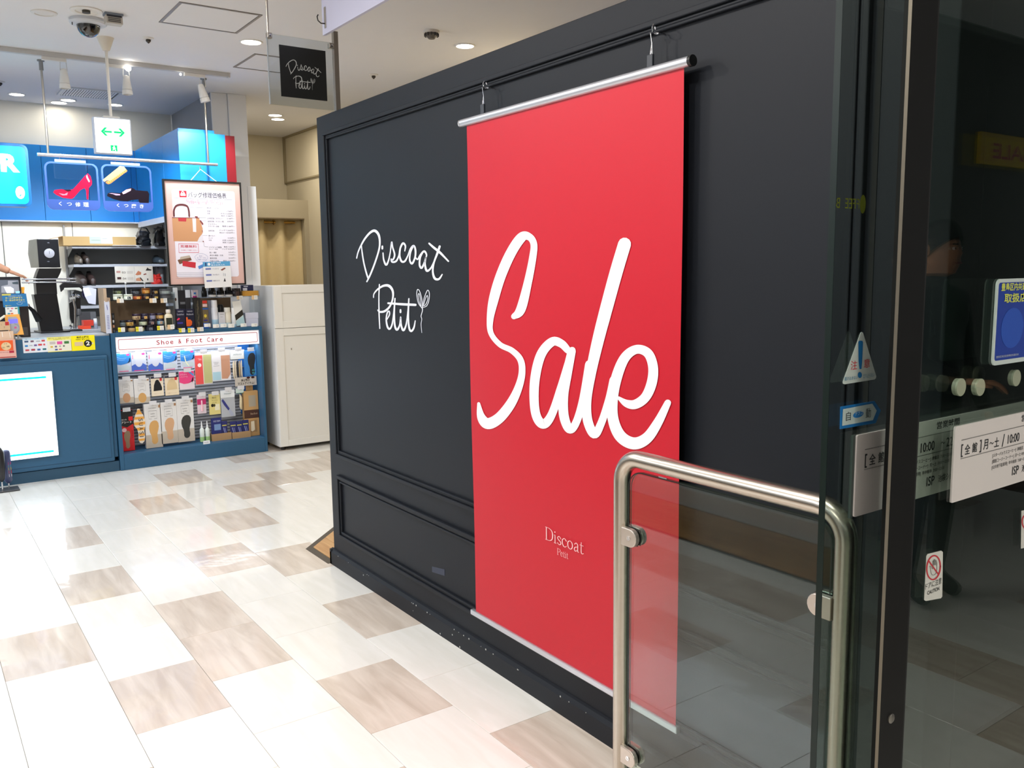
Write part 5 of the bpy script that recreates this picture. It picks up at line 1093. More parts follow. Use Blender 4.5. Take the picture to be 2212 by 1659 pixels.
k = boxed((1590, 172, 1850, 305), 'navy and white carton lying on the gold box', (34, 40, 78), YT+.03, .05, base=gz+.0005); k.face('white_panel', C(206, 212, 228, .5), .03, .42, .03, .5, 1); k.face('text_block', C(200, 206, 222, .5), .1, .5, .68, .84, 1)
# leaflets
k = Kit('step_card', 'white card numbered 03 and 04 with small shoe prints on a clear clip', 'card', (282, 438, 528, 642), YT+.14, cE, depth=.001, group='leaflets on clips'); k.box('card', C(232, 232, 228, .5)); k.text('numbers', C(70, 66, 66, .5), [('03', .36, .56, .54, .68), ('04', .38, .18, .56, .30)], 1); k.face('pink_shoe_print', C(196, 150, 146, .5), .08, .28, .60, .72, 1); k.face('dark_shoe_print', C(70, 40, 46, .5), .1, .3, .2, .34, 1); k.ink('line_print', C(186, 184, 184, .5), [[(.62, .68-.04*i, .014), (.92, .685-.04*i, .014)] for i in range(4)]+[[(.62, .3-.04*i, .014), (.92, .305-.04*i, .014)] for i in range(4)], 1)
kk = Kit('photo_card', 'white card with shoe and hand photographs on a clear clip', 'card', (530, 436, 760, 640), YT+.14, cE, depth=.001, group='leaflets on clips'); kk.box('card', C(232, 232, 228, .5))
kk.poly('tan_shoe_print', C(200, 130, 100, .5), [(.03, .48), (.2, .72), (.36, .62), (.34, .48), (.12, .44)], 1); kk.poly('black_shoe_print', C(40, 40, 44, .5), [(.6, .72), (.72, .92), (.78, .84), (.95, .78), (.9, .72)], 1); kk.poly('hand_print', C(214, 156, 126, .5), [(.05, .1), (.3, .08), (.36, .18), (.2, .3), (.05, .24)], 1); kk.poly('black_strap_print', C(50, 48, 50, .5), [(.24, .3), (.32, .3), (.46, .08), (.38, .08)], 2); kk.face('tool_print', C(60, 60, 64, .5), .66, .72, .12, .24, 1); kk.poly('small_shoe_print', C(150, 90, 84, .5), [(.46, .5), (.6, .56), (.66, .5), (.5, .44)], 1)
for q in (k, kk): MB().tube([(0, .002, zsh+.002-q.o.location.z), (0, .002, 0)], .004, 8).lathe([(.014, zsh+.001-q.o.location.z), (.012, zsh+.006-q.o.location.z)], (0, .002, 0), 12).ball((0, -.004, -.004), .008).build('clear_clip', C(222, 226, 230, .25), q.o, smooth=True)
k = Kit('shoe_care_leaflet', 'white shoe care leaflet with a light blue heading fixed over the poster corner', 'leaflet', (441, 565, 500, 621), ypz-.03, depth=.001); k.o.rotation_euler.y = -.03; k.box('sheet', C(226, 226, 228, .5)); k.face('blue_heading', C(84, 158, 206, .5), 0, 1, .82, 1, 1)
k.text('heading_text', C(236, 240, 246, .5), [('靴のお手入れ', .30, .84, .80, .90), ('お家で簡単', .30, .93, .66, .98)], 2, .01); k.oval('emblem', C(236, 236, 238, .5), .22, .91, .05, .055, 2); k.face('person_print', C(40, 66, 120, .5), .08, .13, .84, .97, 2)
for i, v in enumerate((.70, .47, .24)):
    k.face('step_label', C(100, 112, 176, .5), .08, .28, v, v+.06, 1); k.text('step_text', C(90, 90, 120, .5), [(('ブラシをかける', '汚れを落とす', '栄養を与える')[i], .32, v, .56, v+.055)], 1)
k.poly('brush_print', C(130, 76, 66, .5), [(.62, .68), (.78, .76), (.82, .72), (.68, .64)], 1); k.poly('cloth_print', C(50, 50, 56, .5), [(.7, .22), (.75, .36), (.79, .22)], 1); k.ink('bottle_print', C(170, 176, 184, .5), [[(.72, .44, .02), (.72, .54, .02)], [(.78, .44, .03), (.78, .52, .03)]], 1)
MB().box(-.012, .012, .001, .022, k.h*.5, k.h*.5+.01).build('tape', C(230, 230, 230, .5), k.o)
#@@BACK
# ------------------------------------------------------------------ behind the counter
YV = 8.45
su = thing('wall_shelving', 'grey metal wall shelving with four shelves behind the counter', 'shelving', (1.7, 8.62, .9))
def sl_(mb): return loc(mb, su)
x0_ = PY(158, 560, YV).x; x1_ = 2.12
for py in (534, 573.5, 618.5, 662):
    z = PY(250, py, YV).z
    sl_(MB().box(x0_+(.0 if py < 600 else .0), x1_, YV, 8.78, z-.012, z+.012)).build('shelf', C(178, 180, 186, .4), su, .002)
for py in (534, 573.5, 618.5, 662):
    z = PY(250, py, YV).z; sl_(MB().prism([(x0_+.004, YV+.03, z-.012), (x0_+.004, 8.78, z-.012), (x0_+.004, 8.78, z-.09)], (.003, 0, 0))).build('bracket', C(120, 122, 124, .4), su)
sl_(MB().box(x0_-.015, x0_, 8.76, 8.795, 1.12, 1.95)).build('upright', C(130, 130, 130, .4), su)
sl_(MB().box(x0_+.01, x1_, 8.785, 8.795, 1.12, PY(250, 534, YV).z)).build('back_panel', C(120, 120, 116, .6), su)
zsf = [PY(250, q, YV).z+.0125 for q in (534, 573.5, 618.5, 662)]
k = Kit('cardboard_box', 'long open cardboard box with two paper labels on the top shelf', 'box', (1005, 230, 2165, 372), YV-.02, cD, depth=.26, bottom=zsf[0]); d2 = k.d/2
t_ = .006
MB().box(-k.w/2, k.w/2, -d2, -d2+t_, 0, k.h).box(-k.w/2, k.w/2, d2-t_, d2, 0, k.h).box(-k.w/2, -k.w/2+t_, -d2+t_, d2-t_, 0, k.h).box(k.w/2-t_, k.w/2, -d2+t_, d2-t_, 0, k.h).box(-k.w/2+t_, k.w/2-t_, -d2+t_, d2-t_, 0, t_).build('carton', C(204, 168, 112, .8), k.o)
MB().prism([(-k.w/2, -d2, k.h), (-k.w/2, d2, k.h), (-k.w/2-.12, d2, k.h-.03), (-k.w/2-.12, -d2, k.h-.03)], (0, 0, .004)).build('flap', C(186, 148, 96, .8), k.o)
k.face('green_label', C(196, 220, 196, .6), .355, .51, .22, 1.0, 1); k.face('white_label', C(238, 238, 236, .6), .51, .67, .22, 1.03, 1)
k.ink('label_print', C(150, 160, 150, .6), [[(.4, .6, .06), (.48, .6, .06)], [(.54, .8, .05), (.58, .8, .05)], [(.53, .5, .03), (.64, .5, .03)]], 2)
MB().box(-.12, .12, -.004, .004, 0, .004).build('paper_slip', C(236, 236, 232, .6), k.o).location = (k.w*.36, -d2-.02, .001)
def blob(bb, Y, cf, name, label, cat, c, seed, n=9, group=None, bottom=None, rough=.35):
    k = Kit(name, label, cat, bb, Y, cf, depth=.12, bottom=bottom, group=group); R_ = random.Random(seed); vs_ = []
    m_, q_ = 14, 9; mb = MB()
    for j in range(q_+1):
        v = j/q_; wd = (.5+.04*math.sin(v*7)) if v < .6 else .5*(1-(v-.6)*.9)
        for i in range(m_):
            a = 2*math.pi*i/m_; r_ = 1+R_.uniform(-.13, .13)
            mb.v.append((wd*k.w*r_*math.copysign(abs(math.cos(a))**.6, math.cos(a)), .07*r_*math.copysign(abs(math.sin(a))**.6, math.sin(a)), v*k.h+(R_.uniform(-.014, .014) if 0 < j else 0)))
    mb.f = [(j*m_+i, j*m_+(i+1) % m_, (j+1)*m_+(i+1) % m_, (j+1)*m_+i) for j in range(q_) for i in range(m_)]+[tuple(range(m_)), tuple(range(q_*m_, (q_+1)*m_))]
    mb.build('bag', C(*c, rough), k.o, smooth=True); return k
k = blob((1832, 1470, 2000, 1650), YV-.03, cB, 'black_bag', 'shiny black plastic bag on the top shelf beside the cardboard box', 'bag', (20, 22, 26), 3, bottom=zsf[0])
MB().tube([(-.04, -.06, k.h*.9), (-.02, -.07, k.h*1.25), (.02, -.07, k.h*1.2), (.05, -.05, k.h*.85)], .006, 8).build('handle', C(24, 24, 26, .4), k.o, smooth=True)
k = blob((2055, 1440, 2190, 1650), YV-.03, cB, 'black_bag', 'second black bag with grey buckles on the top shelf, next to the poster', 'bag', (26, 26, 28), 5, bottom=zsf[0])
MB().tube([(-.05, -.07, k.h*.8), (-.02, -.085, k.h*1.1), (.03, -.08, k.h*1.0), (.04, -.06, k.h*.8)], .007, 8).build('handle', C(90, 86, 80, .5), k.o, smooth=True)
k.box('buckle', (120, 116, 108, .4), .3, .5, .9, 1.02, -.02, 0)
def shoe(bb, Y, cf, label, c, lining=(10, 10, 10), bottom=0, heel=False, group='shoes on the shelves', ln=.15):
    """a shoe standing toe to the viewer: a lofted upper, sole and dark opening"""
    k = Kit('shoe', label, 'shoe', bb, Y, cf, depth=.26, bottom=bottom, group=group); mb = MB(); n = 16; S_ = [(-.13, .02, .02), (-.12, .6, .45), (-.09, .85, .6), (-.03, .95, .75), (.03, .9, .95), (.09, .8, 1.0), (.125, .6, .96), (.13, .1, .5)]
    for y, ws_, hs_ in S_:
        for i in range(n):
            a = 2*math.pi*i/n; mb.v.append((k.w/2*ws_*math.cos(a), y, .012+max(0, (k.h-.012)*hs_*(.5+.5*math.sin(a)))*(1 if math.sin(a) > -.2 else .2)))
    mb.f = [(j*n+i, j*n+(i+1) % n, (j+1)*n+(i+1) % n, (j+1)*n+i) for j in range(len(S_)-1) for i in range(n)]+[tuple(range(n)), tuple(range((len(S_)-1)*n, len(S_)*n))]
    mb.build('upper', C(*c, .4), k.o, smooth=True)
    MB().prism([(k.w/2*u, v, 0) for u, v in ((-.5, -.135), (.5, -.135), (.95, -.06), (.85, .05), (.75, .13), (-.75, .13), (-.85, .05), (-.95, -.06))], (0, 0, .013)).build('sole', C(24, 20, 18, .6), k.o)
    MB().ball((0, .07, k.h*.97), k.w*.26, .05, .012).build('opening', C(*lining, .7), k.o, smooth=True)
    return k
shoe((1240, 500, 1335, 660), YV+.0, cD, 'left dark brown shoe of the pair on the second shelf', (104, 92, 78), bottom=zsf[1])
shoe((1345, 478, 1458, 660), YV+.0, cD, 'right dark brown shoe of the pair on the second shelf', (70, 58, 52), bottom=zsf[1]).o.location.y += .02
shoe((1235, 790, 1415, 985), YV+.0, cD, 'left black brown shoe of the pair on the third shelf', (58, 46, 42), bottom=zsf[2])
shoe((1422, 788, 1548, 985), YV+.0, cD, 'right black brown shoe of the pair on the third shelf', (64, 48, 44), bottom=zsf[2])
shoe((810, 305, 925, 395), YV+.0, cE, 'slate grey shoe on the second shelf just left of the poster', (70, 82, 92), bottom=zsf[1])
k = blob((755, 540, 880, 650), YV+.02, cE, 'red_parcel', 'red parcel in clear plastic on the third shelf', 'parcel', (206, 50, 44), 11, bottom=zsf[2], rough=.25)
k = blob((800, 450, 900, 560), YV+.12, cE, 'clear_bag', 'grey translucent bag behind the red parcel on the third shelf', 'bag', (140, 144, 148), 12, bottom=zsf[2], rough=.2)
k = Kit('paper_notice', 'creased white paper hanging from the third shelf edge', 'paper', (280, 835, 490, 1095), YV-.03, cL, depth=.004, bottom=None)
k.poly('sheet', C(216, 216, 232, .6), [(0, .96), (.45, 1.0), (.98, .9), (.85, 0), (.35, .08), (.12, .5)], 1, .001); k.poly('folded_corner', C(236, 236, 246, .6), [(0, .96), (.42, 1.0), (.62, .56), (.18, .46)], 3, .001)
k.o.location.y = YV-.006
k = Kit('red_box', 'upper orange red box on the worktop below the shelves', 'box', (280, 1320, 430, 1400), 8.2, cL, depth=.1); k.box('carton', C(206, 56, 38, .5), bevel=.001); rb = k
k = Kit('red_box', 'lower orange red box on the worktop below the shelves', 'box', (230, 1412, 392, 1458), 8.2, cL, depth=.12); k.box('carton', C(226, 70, 36, .5), bevel=.001)
zb_ = k.o.location.z; rb.o.location.z = zb_+k.h+.0005
bc = thing('back_worktop', 'grey worktop cabinet under the wall shelving behind the counter', 'cabinet', (.9, 8.2, 0))
loc(MB().box(-1.4, 2.06, 8.12, 8.78, 0, zb_-.02), bc).build('body', C(110, 108, 106, .6), bc); loc(MB().box(-1.42, 2.06, 8.10, 8.78, zb_-.02, zb_-.0005), bc).build('top', C(170, 172, 176, .4), bc, .002)
k = spray((432, 1302, 494, 1452), 'white capped clear bottle beside the red boxes', (190, 196, 208), (150, 156, 170), (236, 238, 240), Y=8.2, cf=cL, base=zb_, capf=.34, foot=.5)
k = Kit('dark_carton', 'dark grey carton on the worktop behind the red boxes', 'box', (215, 1200, 470, 1330), 8.4, cL, depth=.1, bottom=zb_); k.box('carton', C(62, 62, 64, .5), bevel=.001); k.face('panel', C(96, 98, 100, .5), .66, .98, .5, .98, 1)
k = Kit('shadow_pouch', 'dark blue pouch hanging under the third shelf behind the paper notice', 'pouch', (250, 840, 330, 1010), YV+.05, cL, depth=.03); k.poly('pouch', C(40, 34, 74, .6), [(.1, 1), (.9, 1), (1, .2), (.6, 0), (.1, .3)], 1, .02)
# tall black repair machine on the counter
YM = 7.62; zct = zt1+.0125
mc = thing('repair_machine', 'tall black shoe repair press with a round dial on the counter', 'machine', (PY(105, 620, YM).x, YM+.1, zct))
def ml(mb): return loc(mb, mc)
def mm(x, y): return PY(*cD(x, y), YM)
hx0, hx1, hz0, hz1 = mm(605, 500).x, mm(945, 500).x, mm(780, 720).z, mm(770, 268).z
ml(MB().box(hx0, hx1, YM, YM+.2, hz0, hz1)).build('head', C(14, 17, 24, .35), mc, .003)
ml(MB().prism([(hx0-.001, YM, hz0), (hx0-.001, YM, hz1), (hx0-.035, YM+.10, hz1-.005), (hx0-.045, YM+.12, (hz0+hz1)/2), (hx0-.035, YM+.10, hz0)], (0, .09, 0))).build('grey_side', C(150, 150, 138, .5), mc)
pd = mm(785, 495); ml(MB().lathe([(.036, 0), (.036, -.006), (.031, -.008), (.001, -.008)], (pd.x, YM, pd.z), 24, 'y')).build('dial', C(168, 168, 176, .3), mc, smooth=True)
ml(MB().box(pd.x-.001, pd.x+.001, YM-.0095, YM-.008, pd.z-.005, pd.z+.018)).build('dial_needle', C(60, 60, 66, .4), mc)
for yy in (330, 628): pq = mm(770, yy); ml(MB().ball((pq.x, YM, pq.z), .009, .004, .005)).build('knob', C(90, 92, 100, .3), mc, smooth=True)
ml(MB().prism([tuple(mm(a, b)) for a, b in ((628, 735), (980, 735), (965, 800), (915, 900), (565, 910), (600, 800))], (0, .16, 0))).build('neck', C(12, 13, 16, .4), mc)
bx0, bx1 = mm(590, 1200).x, mm(945, 1200).x
ml(MB().box(mm(575, 1000).x, mm(905, 1000).x, YM+.01, YM+.16, mm(740, 1150).z, mm(740, 905).z)).build('column', C(18, 19, 22, .35), mc, .003)
ml(MB().prism([(bx0-.02, YM+.01, mm(740, 1150).z), (mm(905, 1100).x, YM+.01, mm(740, 1150).z), (bx1+.01, YM+.01, zct), (bx0+.01, YM+.01, zct)], (0, .15, 0))).build('lower_column', C(11, 12, 16, .3), mc)
ml(MB().prism([(bx0, YM-.06, zct-0), (bx1+.05, YM-.06, zct), (bx1+.06, YM+.2, zct), (bx0-.02, YM+.2, zct)], (0, 0, .014))).build('base_plate', C(24, 24, 26, .3), mc, .003)
for yy, x1q in ((905, 1205), (955, 1200)):
    ml(MB().tube([mm(335, yy+5)-Vector((0, .03, 0)), mm(x1q, yy-4)-Vector((0, .03, 0))], .0065, 10)).build('chrome_bar', CHROME, mc, smooth=True)
ml(MB().prism([tuple(mm(a, b)-Vector((0, .05, 0))) for a, b in ((940, 1010), (1000, 955), (1270, 980), (1310, 1040), (1290, 1110), (1000, 1070), (960, 1110))], (0, .04, 0))).build('clamp_body', C(26, 26, 28, .35), mc, .003)
ml(MB().prism([tuple(mm(a, b)-Vector((0, .055, 0))) for a, b in ((1005, 1045), (1250, 1040), (1290, 1075), (1285, 1105), (1180, 1078), (1000, 1085))], (0, .01, 0))).build('white_grip', C(216, 216, 206, .35), mc, .003)
ml(MB().tube([mm(430, 1330)-Vector((0, .04, 0)), mm(520, 1410)-Vector((0, .03, 0)), mm(620, 1560)], [.010, .016, .026], 12)).build('lever', C(18, 20, 24, .2), mc, smooth=True)
ml(MB().ball(tuple(mm(435, 1325)-Vector((0, .04, 0))), .014)).build('lever_tip', CHROME, mc, smooth=True)
# chrome and black sole press beside it
YN = 7.70
sp_ = thing('sole_press', 'small black and chrome sole press beside the repair machine', 'machine', (PY(165, 690, YN).x, YN, zct))
def nn(x, y): return PY(*cL(x, y), YN)
def nl(mb): return loc(mb, sp_)
nl(MB().tube([nn(150, 1450), nn(150, 1150), nn(120, 1010)], [.012, .014, .012], 12)).build('chrome_column', CHROME, sp_, smooth=True)
nl(MB().prism([tuple(nn(a, b)) for a, b in ((65, 1070), (110, 1040), (140, 1180), (150, 1340), (110, 1380), (80, 1300))], (0, .04, 0))).build('black_arm', C(22, 23, 26, .3), sp_, .003)
nl(MB().prism([tuple(nn(a, b)+Vector((0, .03, 0))) for a, b in ((180, 930), (245, 960), (250, 1190), (235, 1260), (185, 1270), (160, 1100))], (0, .05, 0))).build('black_housing', C(28, 28, 30, .3), sp_, .003)
nl(MB().tube([nn(75, 1010), nn(150, 990)], .012, 10)).build('white_lever', C(226, 226, 222, .3), sp_, smooth=True)
nl(MB().ball(tuple(nn(120, 965)), .014)).build('knob', CHROME, sp_, smooth=True); nl(MB().ball(tuple(nn(200, 970)), .016)).build('knob', CHROME, sp_, smooth=True)
nl(MB().lathe([(.02, 0), (.024, .012), (.014, .05)], (nn(210, 1230).x, YN+.0, nn(210, 1250).z), 14)).build('dial', C(96, 96, 98, .3), sp_, smooth=True)
nl(MB().box(nn(60, 1440).x, nn(250, 1440).x, 7.66, YN+.08, zct, zct+.012)).build('foot_plate', C(40, 40, 42, .4), sp_, .002)
nl(MB().tube([nn(70, 1400), nn(105, 1425), nn(80, 1445)], .008, 8)).build('chrome_lever', CHROME, sp_, smooth=True)
# monitor, terminal stand, cards on the left end of the counter
k = Kit('till_monitor', 'flat black framed till monitor at the left edge above the counter', 'monitor', (-420, 265, 318, 640), 7.42, cM, depth=.02)
k.box('bezel', C(22, 24, 30, .35), bevel=.002); k.face('screen', mat('till_screen', (92, 98, 108), .2, emis=.25), .03, .955, .04, .88, 1)
su_ = lambda px, py: ((PY(*cM(px, py), 7.42).x-k.X0)/k.w, (PY(*cM(px, py), 7.42).z-k.Z0)/k.h)
k.poly('screen_shape', mat('till_grey', (150, 152, 160), .3, emis=.2), [su_(118, 320), su_(275, 320), su_(290, 500), su_(20, 500), su_(20, 400), su_(118, 380)], 2)
k.poly('screen_shape', mat('till_dark', (70, 84, 92), .3, emis=.1), [su_(180, 345), su_(270, 330), su_(275, 375), su_(190, 370)], 3); k.poly('screen_shape', mat('till_white', (224, 230, 236), .3, emis=.5), [su_(55, 412), su_(155, 408), su_(205, 440), su_(205, 505), su_(100, 505)], 4)
k.poly('screen_key', mat('till_blue', (150, 205, 240), .3, emis=.6), [su_(232, 478), su_(295, 476), su_(296, 506), su_(236, 508)], 5)
MB().box(-.05, .05, .0, .05, zct-k.o.location.z, .01).box(-.12, .12, -.08, .1, zct-k.o.location.z, zct-k.o.location.z+.012).build('stand', C(30, 30, 34, .4), k.o)
k = Kit('terminal_stand', 'dark brown upright terminal stand between the monitor and the press', 'terminal', (292, 700, 440, 1110), 7.22, cM, depth=.08, bottom=zct); k.box('case', C(34, 28, 28, .4), bevel=.003); k.face('slot', C(70, 66, 64, .4), .2, .75, .05, .32, 1)
k = Kit('amber_cup', 'small glowing amber cup beside the monitor', 'cup', (318, 415, 372, 505), 7.45, cM, depth=.04); r = k.w/2
MB().lathe([(r*.7, 0), (r*.8, k.h*.5), (r, k.h*.6), (r, k.h), (r*.8, k.h), (.001, k.h*.7)], seg=16).build('cup', mat('amber', (240, 170, 60), .3, emis=.5), k.o, smooth=True)
MB().tube([(0, 0, zct-k.o.location.z), (0, 0, 0)], .008, 8).build('stem', C(120, 80, 40, .4), k.o)
YG = 7.10
k = Kit('blue_notice_card', 'blue notice card with yellow lettering standing on the counter', 'card', (35, 515, 412, 712), YG, cM, depth=.003); k.poly('card', C(34, 118, 176, .45), [(.02, 0), (1, .03), (.96, .99), (0, 1)], 0, .003)
k.poly('yellow_corner', C(206, 200, 96, .5), [(0, .88), (.34, .88), (.36, 1), (0, 1)], 2); k.text('yellow_text', C(230, 224, 110, .5), [('月〜土は夜9時まで', .12, .62, .80, .76), ('日・祝は夜7時半まで', .12, .44, .88, .58), ('電子マネー', .1, .05, .35, .15)], 2, .015); k.text('white_text', C(224, 232, 240, .5), [('営業時間のご案内', .25, .80, .75, .86), ('お気軽にどうぞ', .6, .33, .9, .40)], 2); k.ink('smile_print', C(200, 220, 230, .5), [[(.55, .28, .015), (.62, .18, .015), (.74, .20, .015), (.78, .28, .015)]], 2)
k2 = Kit('emoney_card', 'teal and white electronic money card below the blue notice card', 'card', (78, 712, 292, 832), YG-.004, cM, depth=.003); k2.box('card', C(50, 150, 160, .5)); k2.face('white_panel', C(232, 236, 234, .5), .02, .88, .06, .98, 1)
for u, v, c_ in ((.12, .72, (170, 170, 176)), (.40, .72, (230, 120, 140)), (.68, .72, (60, 120, 80)), (.15, .1, (60, 150, 180)), (.36, .1, (220, 110, 60)), (.3, .42, (150, 140, 170))): k2.face('mark', C(*c_, .5), u, u+.18, v, v+.16, 2, .001)
MB().box(-.006, .006, .003, .009, zct-k.o.location.z, k.h*.6).build('post', C(150, 154, 158, .4), k.o)
MB().box(-.005, .005, .004, .009, zct-k2.o.location.z, k2.h*.5).build('post', C(150, 154, 158, .4), k2.o)
k = Kit('card_reader', 'grey round card reader with a violet screen on an orange board', 'card reader', (75, 822, 345, 1132), YG-.015, cM, depth=.012); k.poly('orange_board', C(244, 176, 84, .5), [(.35, 0), (1, .0), (.84, 1), (.02, .98), (.05, .4)], 0, .01)
k.poly('reader_body', C(168, 170, 178, .4), [(.28, .12), (.35, .05), (.62, .06), (.78, .22), (.80, .42), (.72, .60), (.66, .88), (.2, .88), (.2, .6)], 4, .006); k.poly('screen', mat('reader_screen', (104, 100, 240), .3, emis=.9), [(.17, .56), (.72, .58), (.72, .78), (.2, .76)], 6); k.ink('reader_ring', C(110, 112, 120, .4), [[(.5, .55, .012), (.72, .45, .012), (.74, .25, .012), (.55, .1, .012)]], 7); k.face('pink_mark', C(220, 90, 140, .4), .5, .62, .32, .40, 7)
k = Kit('snack_card_box', 'beige printed box with a red patch at the left edge of the counter', 'box', (-60, 930, 148, 1062), YG-.03, cM, depth=.02); k.box('carton', C(206, 176, 140, .5)); k.face('red_patch', C(186, 40, 44, .5), .67, .94, .55, .95, 1); k.text('print', C(90, 70, 60, .5), [('Y', .36, .55, .42, .70), ('ヤ', .55, .2, .64, .45)], 1)
k = Kit('white_stylus', 'thick white stylus lying across the counter items at the left edge', 'pen', (-20, 845, 78, 915), YG-.045, cM, depth=.01); MB().tube([(-k.w/2, 0, .004), (k.w/2, 0, k.h)], .008, 10).build('barrel', C(226, 224, 206, .4), k.o, smooth=True)
k = Kit('pouch_pack', 'clear topped beige pouch hanging over the front of the counter', 'package', (-40, 1075, 205, 1215), YG-.04, cM, depth=.012); k.box('pouch', C(222, 192, 166, .25), bevel=.002); k.ink('glint', C(250, 248, 246, .2), [[(.3, .9, .03), (.32, .4, .03)], [(.75, .85, .02), (.78, .3, .02)]], 1)
k = Kit('orange_pack', 'orange and pink pack with an oval cream print hanging over the front of the counter', 'package', (-40, 1205, 240, 1478), YG-.055, cM, depth=.012); k.box('pack', C(224, 172, 160, .3), bevel=.002); k.face('orange_print', C(232, 92, 36, .4), 0, .86, .42, .97, 1); k.oval('cream_oval', C(226, 196, 150, .4), .48, .66, .27, .22, 2); k.text('print_text', C(70, 40, 30, .5), [('くつ', .38, .75, .54, .84), ('におい', .24, .55, .42, .64), ('対策', .5, .6, .66, .68)], 3, .01); k.face('red_tag', C(176, 26, 60, .4), .62, .88, .28, .40, 2); k.face('dark_line', C(160, 50, 50, .4), .05, .95, .03, .08, 1); k.text('pink_text', C(150, 90, 90, .5), [('靴の中までさっぱり', .14, .30, .58, .35)], 2)
# umbrellas in clear sleeves at the left edge of the floor
cU = crop(0, 780, 5.925)
k = Kit('umbrella', 'folded black umbrella in a clear sleeve at the lower left edge', 'umbrella', (-30, 1135, 50, 1560), 6.885, cU, depth=.05); zf = -k.o.location.z
MB().lathe([(.004, 0), (.02, .02), (.03, k.h*.5), (.03, k.h*.9), (.018, k.h), (.006, k.h+.02)], seg=14).build('canopy', C(18, 18, 24, .4), k.o, smooth=True); MB().tube([(0, 0, zf), (0, 0, .01)], .005, 8).build('shaft', CHROME, k.o); MB().tube([(0, 0, k.h+.01), (-.005, 0, k.h+.12)], .004, 8).build('handle', C(60, 60, 62, .4), k.o)
k = Kit('umbrella', 'folded navy umbrella with a rainbow band at the lower left edge', 'umbrella', (56, 1140, 136, 1572), 6.95, cU, depth=.05); zf = -k.o.location.z; r = .027
MB().lathe([(.012, 0), (r, .02), (r, k.h*.9), (r*.8, k.h*.97), (.01, k.h)], seg=14).build('canopy', C(66, 74, 110, .3), k.o, smooth=True)
for i, (c_, v) in enumerate((((60, 60, 150), .72), ((190, 40, 120), .64), ((40, 150, 170), .56), ((200, 196, 60), .48), ((200, 40, 36), .38), ((226, 226, 226), .28))): MB().prism([(r*1.02*math.sin(a), -r*1.02*math.cos(a), z) for a, z in ((.2, k.h*(v-.08)), (1.0, k.h*(v-.08)), (1.0, k.h*v), (.2, k.h*v))], (0, .001, 0)).build('rainbow_band', C(*c_, .4), k.o)
MB().tube([(0, 0, zf), (0, 0, .01)], .005, 8).build('shaft', CHROME, k.o)
st = thing('umbrella_stand', 'low grey umbrella stand at the lower left edge in front of the counter', 'umbrella stand', (PY(5, 1040, 6.92).x, 6.945, 0)); MB().box(-.09, .1, -.07, .06, 0, .012).build('base', C(60, 62, 66, .4), st, .003)
# white cabinet at the right of the case
wc = thing('white_cabinet', 'tall white panelled cabinet standing right of the shoe care case', 'cabinet', (2.9, 7.25, 0))
def wl(mb): return loc(mb, wc)
WXL, WY, WZ = PY(588, 800, 7.02).x+.004, 7.02, 1.392
WXL = 2.535
wl(MB().box(WXL, 3.5, WY+.02, WY+.5, .03, WZ)).build('body', C(222, 220, 216, .5), wc, .003)
zm = PY(600, 710, WY).z
def door(nm, z0, z1):
    f = wl(MB().box(WXL+.002, 3.498, WY+.008, WY+.0195, z0, z1)).build(nm, C(228, 226, 220, .5), wc, .002)
    for q in ((WXL+.002, WXL+.07, z0, z1), (3.43, 3.498, z0, z1), (WXL+.07, 3.43, z1-.06, z1), (WXL+.07, 3.43, z0, z0+.055)):
        wl(MB().box(q[0], q[1], WY, WY+.008, q[2], q[3])).build('frame_rail', C(228, 226, 220, .5), f, .0015)
door('upper_door', zm+.002, WZ-.001); door('lower_door', .035, zm-.002)
wl(MB().box(PY(630, 753, WY).x-.003, PY(630, 753, WY).x+.003, WY+.004, WY+.008, PY(630, 756, WY).z, PY(630, 753, WY).z+.004)).build('chip', C(140, 130, 120, .6), wc)
for x, y in ((WXL+.04, WY+.06), (WXL+.04, WY+.44), (3.44, WY+.06)): wl(MB().lathe([(.018, 0), (.018, .03)], (x, y, 0), 12)).build('foot', C(40, 36, 32, .5), wc)

# ------------------------------------------------------------------ people
def skin(name, joints, edges, m, parent, sub=1):
    me = bpy.data.meshes.new(name); me.from_pydata([j[:3] for j in joints], edges, []); o = bpy.data.objects.new(name, me); COL.objects.link(o)
    o.modifiers.new('skin', 'SKIN'); o.modifiers.new('sub', 'SUBSURF').levels = sub
    for i, j in enumerate(joints):
        sv = me.skin_vertices[0].data[i]; r_ = j[3]; sv.radius = r_ if isinstance(r_, tuple) else (r_, r_)
    me.skin_vertices[0].data[0].use_root = True
    m2 = bpy.data.meshes.new_from_object(o.evaluated_get(bpy.context.evaluated_depsgraph_get())); bpy.data.objects.remove(o)
    m2.name = name; m2.materials.clear(); m2.materials.append(m); m2.polygons.foreach_set('use_smooth', [True]*len(m2.polygons))
    return link(bpy.data.objects.new(name, m2), parent)
SKIN = mat('skin', (206, 150, 116), .5)
